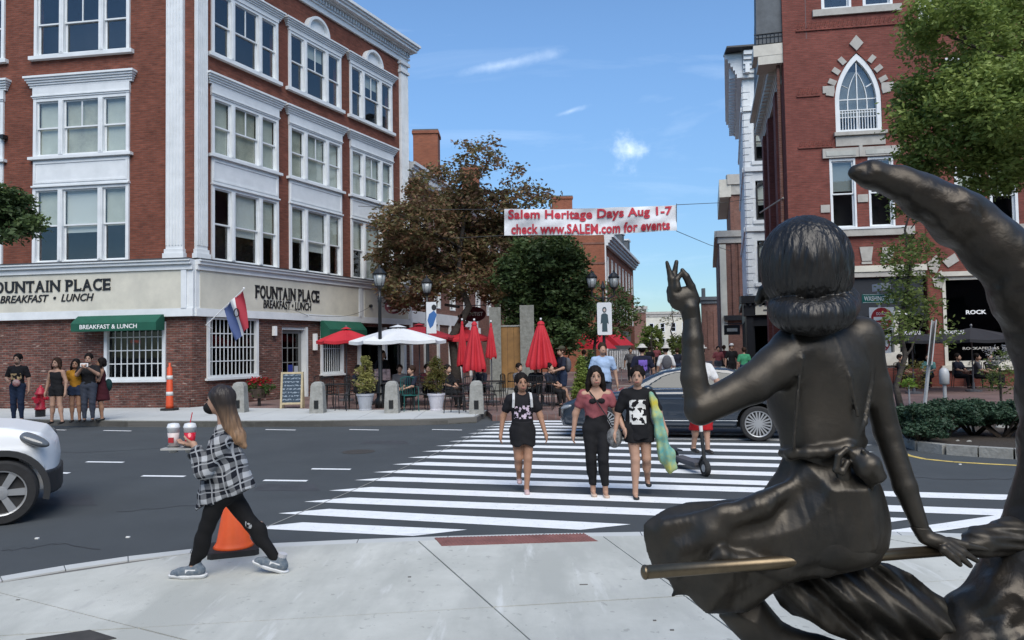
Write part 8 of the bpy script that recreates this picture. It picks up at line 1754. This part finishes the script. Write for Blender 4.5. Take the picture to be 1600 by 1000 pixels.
sk = [(1228, 700), (1214, 735), (1194, 762), (1160, 774), (1120, 778), (1075, 780), (1040, 789), (1010, 805), (998, 816), (997, 836), (1003, 862), (1012, 886), (1024, 903), (1040, 912), (1048, 926), (1040, 938), (1048, 946), (1060, 940), (1073, 938), (1085, 950), (1100, 962), (1130, 967), (1165, 960), (1200, 930), (1290, 895), (1362, 884), (1382, 848), (1384, 815), (1374, 760), (1356, 705), (1350, 696)]
def th(X, Z): f = np.clip((X - lx) / (sx - lx), 0, 1); return (.045 + .145 * f ** .8) * np.clip(1.15 - np.clip((sz - .30 - Z) * 1.8, 0, .75), .3, 1)
def rp(X, Z):
    f = np.clip((sx + .05 - X) / (sx - lx), 0, 1); g = np.clip((sz - .28 - Z) * 5, 0, 1)
    return .011 * f * np.sin((X * .5 - Z) * 17 + 1.2) + .018 * g * np.sin(X * 34 + 2 * np.sin(Z * 9)) + .004 * np.sin(X * 15 + Z * 23)
F = slab(sk, .04, th, .0075, rp, .07, [(S(1290, 812, .03), (r_(94), r_(84), r_(82)))])
F.chain([S(1262, 738, -.05), S(1190, 790, -.09), S(1110, 830, -.07), S(1060, 880, -.03)], [r_(5), r_(6), r_(7), r_(5)], .08); F.chain([S(1215, 770, -.06), S(1130, 800, -.07), S(1040, 820, -.02)], [r_(4), r_(5), r_(4)], .06)
F.chain([S(1105, 882, -.10), S(1130, 868, -.11), S(1165, 878, -.10), S(1230, 896, -.09), S(1290, 892, -.09), S(1340, 880, -.06)], [r_(5), r_(9), r_(9), r_(8), r_(7), r_(4)], .03)
F.build('skirt', M_brz_c, ST, I4)
dr_ = [(1205, 880), (1209, 930), (1222, 953), (1243, 970), (1262, 971), (1285, 985), (1320, 1000), (1335, 1110), (1490, 1110), (1484, 1010), (1499, 974), (1507, 954), (1492, 940), (1464, 925), (1426, 894), (1387, 877), (1340, 868)]
F = slab(dr_, .10, lambda X, Z: .10 + 0 * X, .0075, lambda X, Z: .030 * np.sin((X * .8 + Z) * 34 + 2.5 * np.sin(X * 7)) + .012 * np.sin((X + Z) * 71), .05); F.build('drapery', M_brz_c, ST, I4)
lg = [(1130, 930), (1119, 964), (1135, 982), (1156, 1004), (1195, 1070), (1260, 1110), (1345, 1110), (1320, 1000), (1285, 988), (1262, 984), (1243, 978), (1225, 968), (1206, 946), (1190, 925)]
F = slab(lg, .16, lambda X, Z: .075 + 0 * X, .0075, lambda X, Z: .006 * np.sin(X * 20), .05); F.build('legs', M_brz_b if False else M_brz, ST, I4)
# bow at the back of the waist
F = Fld(S(1290, 800, -.2) - [.02, .05, .02], S(1400, 690, .0) + [.02, .1, .02], .0045)
b0 = -.135
lp = [S(1338, 716, b0), S(1322, 702, b0 - .015), S(1310, 712, b0 - .02), S(1306, 734, b0 - .02), S(1316, 738, b0 - .02), S(1324, 722, b0 - .015)]
F.chain(lp, [r_(5)] * 6, .006); F.ell(S(1318, 740, b0 + .02), (r_(12), r_(8), r_(26)), .02)
F.ell(S(1340, 712, b0), (r_(11), r_(10), r_(13)), .02)
F.chain([S(1342, 712, b0), S(1356, 728, b0 - .02), S(1368, 742, b0 - .02)], [r_(12), r_(19), r_(14)], .02); F.cap(S(1368, 742, b0 - .02), S(1383, 745, b0 - .02), r_(10), r_(2), .02); F.cap(S(1355, 735, b0 - .01), S(1362, 765, b0), r_(14), r_(3), .02)
F.cap(S(1348, 704, b0 - .035), S(1378, 738, b0 - .04), r_(3), r_(2.5), .006); F.build('bow', M_brz, ST, I4)
# pole and its bound bristle end
pa, pb = S(1008, 894, -.17), S(1506, 858, -.02); MB().tube([pa, pa + (pb - pa) * .5, pb], [r_(10.5), r_(10), r_(9)], 20).build('pole', M_brz_b, ST, I4, smooth=True); F = Fld(pa - .05, pa + .05, .004); F.ell(pa, (r_(7), r_(11.5), r_(11.5))); F.build('pole_end', M_brz_b, ST, I4)
F = Fld(S(1500, 930, -.15) - .02, S(1680, 780, .2) + .05, .006); F.chain([S(1500, 860, -.02), S(1530, 848, .0), S(1580, 838, .04), S(1640, 832, .08)], [r_(8), r_(24), r_(30), r_(26)], .02)
F.warp(lambda X, Y, Z: .004 * np.sin(Z * 190 + X * 25) * np.sin(Y * 60 + 1)); F.build('bristles', M_brz, ST, I4)
# crescent
cp = [(1336, 269, 13), (1362, 274, 19), (1400, 286, 27), (1445, 307, 36), (1496, 338, 44), (1556, 388, 50), (1606, 455, 56), (1642, 530, 60), (1662, 620, 64), (1660, 710, 64), (1652, 800, 68), (1626, 880, 74), (1588, 955, 80), (1520, 1030, 84), (1440, 1110, 84), (1330, 1160, 66), (1220, 1170, 40), (1140, 1150, 18)]
F = Fld(np.array([S(1120, 600, .3)[0] - .05, YS - .35, S(1300, 1270, 0)[2]]), np.array([S(1725, 600, .2)[0] + .1, YS + .5, S(1400, 235, 0)[2]]), .009)
F.chain([S(x, y, .06) for x, y, r in cp], [r_(r) for x, y, r in cp], .04)
F.warp(lambda X, Y, Z: (.008 + .006 * np.clip(1.6 - Z, 0, 1)) * np.sin(X * 19 + Z * 9 + 2.5 * np.sin(Z * 7.3 + X * 4)) * np.sin(Z * 17 - X * 13 + Y * 15 + 2 * np.sin(X * 6)) + (.0015 + .004 * np.clip(1.5 - Z, 0, 1)) * np.sin(X * 43 - Z * 31 + 2 * np.sin(Z * 11)) * np.sin(Z * 39 + Y * 33 + 2 * np.sin(X * 13))); F.build('crescent', M_brz_m, ST, I4)
zb = float(S(1400, 1190, .06)[2])
MB().lathe([(.62, KZ), (.62, KZ + .1), (.55, KZ + .12), (.50, zb + .02), (.42, zb + .06)], 28, (float(S(1430, 1100)[0]), YS + .06, 0)).build('pedestal', M_granite_d, ST, I4)
# ------------------------------------------------------------------ trees
L_red = leaf_mat('reddish_leaves', [(.06, .045, .028), (.16, .085, .055), (.12, .13, .05), (.25, .13, .08), (.18, .18, .075), (.34, .19, .13)]); L_dgr = leaf_mat('dark_green_leaves', [(.030, .048, .020), (.062, .10, .034), (.12, .17, .055)], transl=.25)
L_mgr = leaf_mat('green_leaves', [(.10, .15, .035), (.21, .28, .065), (.36, .42, .13)]); L_lgr = leaf_mat('pale_green_leaves', [(.09, .13, .03), (.17, .22, .06), (.26, .31, .10)]); M_bark = mat('tree_bark', (.06, .05, .042), .95, noise=(10, .5), bump=.8, bscale=16)
def px_blobs(L, Y, jit=0):
    out = []
    for (x, y, rx, ry, nc, nl) in L:
        c = P(x, y, Y + jit * (rnd.random() - .5)); k = Y / FPX; out.append((tuple(c), (rx * k, rx * k * .9, ry * k), nc, nl, .16))
    return out
def tree(label, base, top, r0, blobs, lm, size, seed, nl=7, reach=2.5, flat=.5, lev=3, cat='tree', first=.4):
    rg = np.random.default_rng(seed); t = thing('tree', label, cat, base)
    
    cs = np.array([b[0] for b in blobs]); rs = np.array([b[1] for b in blobs]) * .98
    ok = lambda p: bool((np.sum(((p - cs) / rs) ** 2, 1) < 1).any())
    mb, tips = limb_tree(rg, base, top, r0, nl, reach, lev, .6, first, ok); mb.build('trunk', M_bark, t, I4, smooth=True)
    V, Q = leaves(rg, blobs, size, flat); add_obj('crown', mkmesh('crown', V, Q, lm), t, I4); return t
Yr = 30.0
bl = px_blobs([(690, 300, 62, 42, 80, 34), (735, 250, 48, 32, 39, 20), (760, 235, 34, 22, 18, 14), (655, 350, 60, 40, 124, 34), (745, 330, 75, 38, 170, 36), (820, 315, 46, 34, 52, 26), (845, 300, 26, 18, 13, 14), (620, 400, 46, 42, 93, 34), (690, 400, 75, 42, 186, 40), (775, 390, 72, 48, 170, 38), (640, 450, 50, 34, 93, 34), (720, 445, 50, 22, 52, 26), (800, 440, 62, 42, 124, 36), (600, 345, 24, 20, 18, 16), (845, 400, 34, 40, 62, 30), (795, 270, 26, 20, 11, 12)], Yr, 3)
tree('wide reddish-brown leaved tree spreading over the cafe terrace beside the corner building', (P(712, 541, Yr)[0], Yr, FZ), P(722, 300, Yr), .20, bl, L_red, .10, 3, nl=11, reach=3.4, first=.28)
bl = px_blobs([(865, 400, 46, 34, 110, 44), (885, 440, 42, 50, 130, 44), (850, 470, 44, 44, 130, 44), (835, 425, 36, 40, 80, 40), (890, 490, 34, 40, 90, 44), (812, 480, 24, 50, 60, 36), (870, 525, 36, 30, 70, 40), (800, 430, 26, 26, 40, 40), (815, 395, 24, 20, 26, 34)], 28.6, 1.5)
tree('dense dark green tree behind the stone pillars and closed parasols', (P(872, 541, 28.6)[0], 28.6, FZ), P(868, 420, 28.6), .16, bl, L_dgr, .10, 7, nl=8, reach=2.0)
bl = px_blobs([(955, 470, 34, 30, 44, 26), (985, 488, 20, 20, 18, 20), (925, 500, 28, 34, 44, 28), (960, 505, 30, 22, 30, 24)], 33, 2)
tree('small dark green street tree behind the twin-lantern lamp', (P(925, 541, 33)[0], 33, FZ), P(935, 470, 33), .10, bl, L_dgr, .09, 9, nl=6, reach=1.4)
bl = px_blobs([(1018, 528, 18, 22, 60, 34), (1008, 545, 14, 16, 30, 30), (1028, 545, 12, 14, 26, 30)], 80, 4)
tree('round green tree far down the pedestrian street', (P(1018, 541, 80)[0], 80, FZ), P(1018, 520, 80), .2, bl, L_mgr, .16, 10, nl=6, reach=1.5)
bl = px_blobs([(1056, 538, 14, 14, 40, 30), (1062, 550, 16, 12, 30, 30)], 74, 4)
tree('pale yellow-green tree far down the street right of the round one', (P(1058, 541, 74)[0], 74, FZ), P(1058, 530, 74), .15, bl, L_lgr, .14, 11, nl=5, reach=1)
bl = px_blobs([(1045, 502, 16, 9, 10, 10), (1062, 492, 14, 8, 8, 10)], 90, 4)
tree('sparse nearly bare tree rising above the far rooftops', (P(1050, 541, 90)[0], 90, FZ), P(1050, 480, 90), .14, bl, L_brn, .14, 12, nl=10, reach=3.2)
bl = px_blobs([(1500, 60, 90, 60, 120, 40), (1455, 150, 62, 34, 90, 38), (1440, 200, 46, 22, 50, 32), (1530, 150, 80, 55, 150, 42), (1590, 60, 90, 70, 150, 42), (1500, 235, 90, 34, 130, 40), (1580, 250, 70, 40, 110, 40), (1590, 160, 80, 60, 140, 42), (1425, 130, 26, 14, 16, 22), (1470, 20, 55, 30, 50, 34), (1550, 290, 50, 12, 30, 26), (1405, 178, 14, 8, 6, 14), (1680, 100, 120, 130, 220, 42), (1600, -60, 160, 80, 200, 40)], 15.5, 2.5)
for i in range(len(bl)): bl[i] = (bl[i][0], bl[i][1], int(bl[i][2] * .95), int(bl[i][3] * 1.2), .12)
tree('large leafy green tree hanging over the right side of the street', (P(1730, 541, 15.5)[0], 15.5, .1), P(1660, 30, 15.5), .24, bl, L_mgr, .060, 13, nl=13, reach=4.6, first=.25)
bl = px_blobs([(1420, 330, 24, 26, 16, 22), (1410, 400, 32, 36, 30, 24), (1450, 420, 26, 40, 16, 18), (1405, 450, 30, 30, 30, 24), (1440, 490, 40, 30, 30, 20), (1400, 510, 26, 24, 20, 20), (1480, 520, 22, 20, 10, 16), (1395, 300, 14, 16, 6, 14), (1430, 380, 20, 20, 12, 18), (1460, 330, 16, 30, 5, 12)], 16.2, 1)
for i in range(len(bl)): bl[i] = (*bl[i][:4], .10)
tree('thin young tree with loose pale leaves beside the green street name sign', (P(1408, 541, 16.2)[0], 16.2, .13), P(1425, 320, 16.2), .065, bl, L_lgr, .052, 14, nl=12, reach=1.15, first=.3)
bl = px_blobs([(20, 335, 34, 34, 60, 38), (-10, 320, 40, 34, 70, 38), (48, 352, 18, 16, 20, 26), (10, 370, 26, 10, 14, 22), (-60, 340, 60, 60, 120, 38)], 17, 1)
for i in range(len(bl)): bl[i] = (*bl[i][:4], .10)
tree('green leafy branch tips of a tree entering at the left edge', (P(-150, 541, 17)[0], 17, FZ), P(-130, 260, 17), .18, bl, L_dgr, .07, 15, nl=8, reach=3.5)
# conifer and small plants
def cone_tree(label, px, ytop, Y, w, lm_, seed, nm='conifer', cat='tree'):
    b = P(px, 541, Y); zt = P(px, ytop, Y)[2]; t = thing(nm, label, cat, (b[0], Y, FZ)); H_ = zt - FZ; rg = np.random.default_rng(seed)
    bl = [((b[0], Y, FZ + H_ * f), (w * (1.05 - f), w * (1.05 - f), H_ * .09), int(46 * (1.1 - f)), 26, .05) for f in np.linspace(.12, .95, 9)]
    V, Q = leaves(rg, bl, .045); add_obj('foliage', mkmesh('foliage', V, Q, lm_), t, I4); MB().tube([(b[0], Y, FZ), (b[0], Y, zt - .2)], .04, 6).build('trunk', M_bark, t, I4)
cone_tree('pointed bright green conifer beside the man with the backpack', 907, 557, 24, .36, L_mgr, 21); cone_tree('darker pointed conifer behind the bright one', 922, 548, 27, .32, L_dgr, 22)
L_wfl = leaf_mat('white_petals', [(.45, .42, .40), (.65, .62, .6)])
c = P(1562, 575, 17.5); t = thing('flowering_shrub', 'shrub with pale pink-white flowers beside the bronze crescent', 'shrub', (c[0], 17.5, FZ))
for nm, lm_, r, n_ in (('foliage', L_lgr, (.42, .4, .55), 60), ('flowers', L_wfl, (.40, .35, .35), 16)):
    V, Q = leaves(np.random.default_rng(8), [((c[0], c[1], c[2] + (.25 if nm == 'flowers' else -.1)), r, n_, 14, .05)], .035); add_obj(nm, mkmesh(nm, V, Q, lm_), t, I4)
MB().tube([(c[0], 17.5, FZ), (c[0], 17.5, c[2])], .03, 6).build('stem', M_bark, t, I4)
c = P(1420, 598, 14.6); t = thing('young_plant', 'small staked plant with a bright green tuft left of the leaning sign', 'plant', (c[0], 14.6, .13)); V, Q = leaves(np.random.default_rng(9), [((c[0], c[1], c[2]), (.18, .15, .07), 14, 12, .04)], .035); add_obj('foliage', mkmesh('foliage', V, Q, leaf_mat('lime_leaves', [(.14, .24, .03), (.25, .36, .06)])), t, I4)
MB().tube([(c[0], 14.6, .13), (c[0], 14.6, c[2] - .05)], .018, 6).build('stem', M_grpole, t, I4); c2 = P(1432, 585, 14.9); V, Q = leaves(np.random.default_rng(19), [((c2[0], c2[1], c2[2]), (.28, .2, .30), 26, 12, .05)], .035); add_obj('side_foliage', mkmesh('side_foliage', V, Q, L_brn), t, I4)
# unseen brick block added behind the viewpoint to darken the window reflections
MBk = frame((60, -34, 0), math.pi); BK = thing('brick_building', 'unseen long brick block added behind the viewpoint to darken window reflections', 'building', (60, -34, 0))
hs = [(3 + i * 4.5, 5 + i * 4.5, a, a + 2) for i in range(25) for a in (1.2, 5, 8.6, 12.2, 15.8)]; wall(0, 120, 0, 21, .4, hs).build('wall', M_brick_b, BK, MBk); MB().box(.2, 119.8, .5, .6, 0, 20.8).build('room_backing', M_room, BK, MBk)
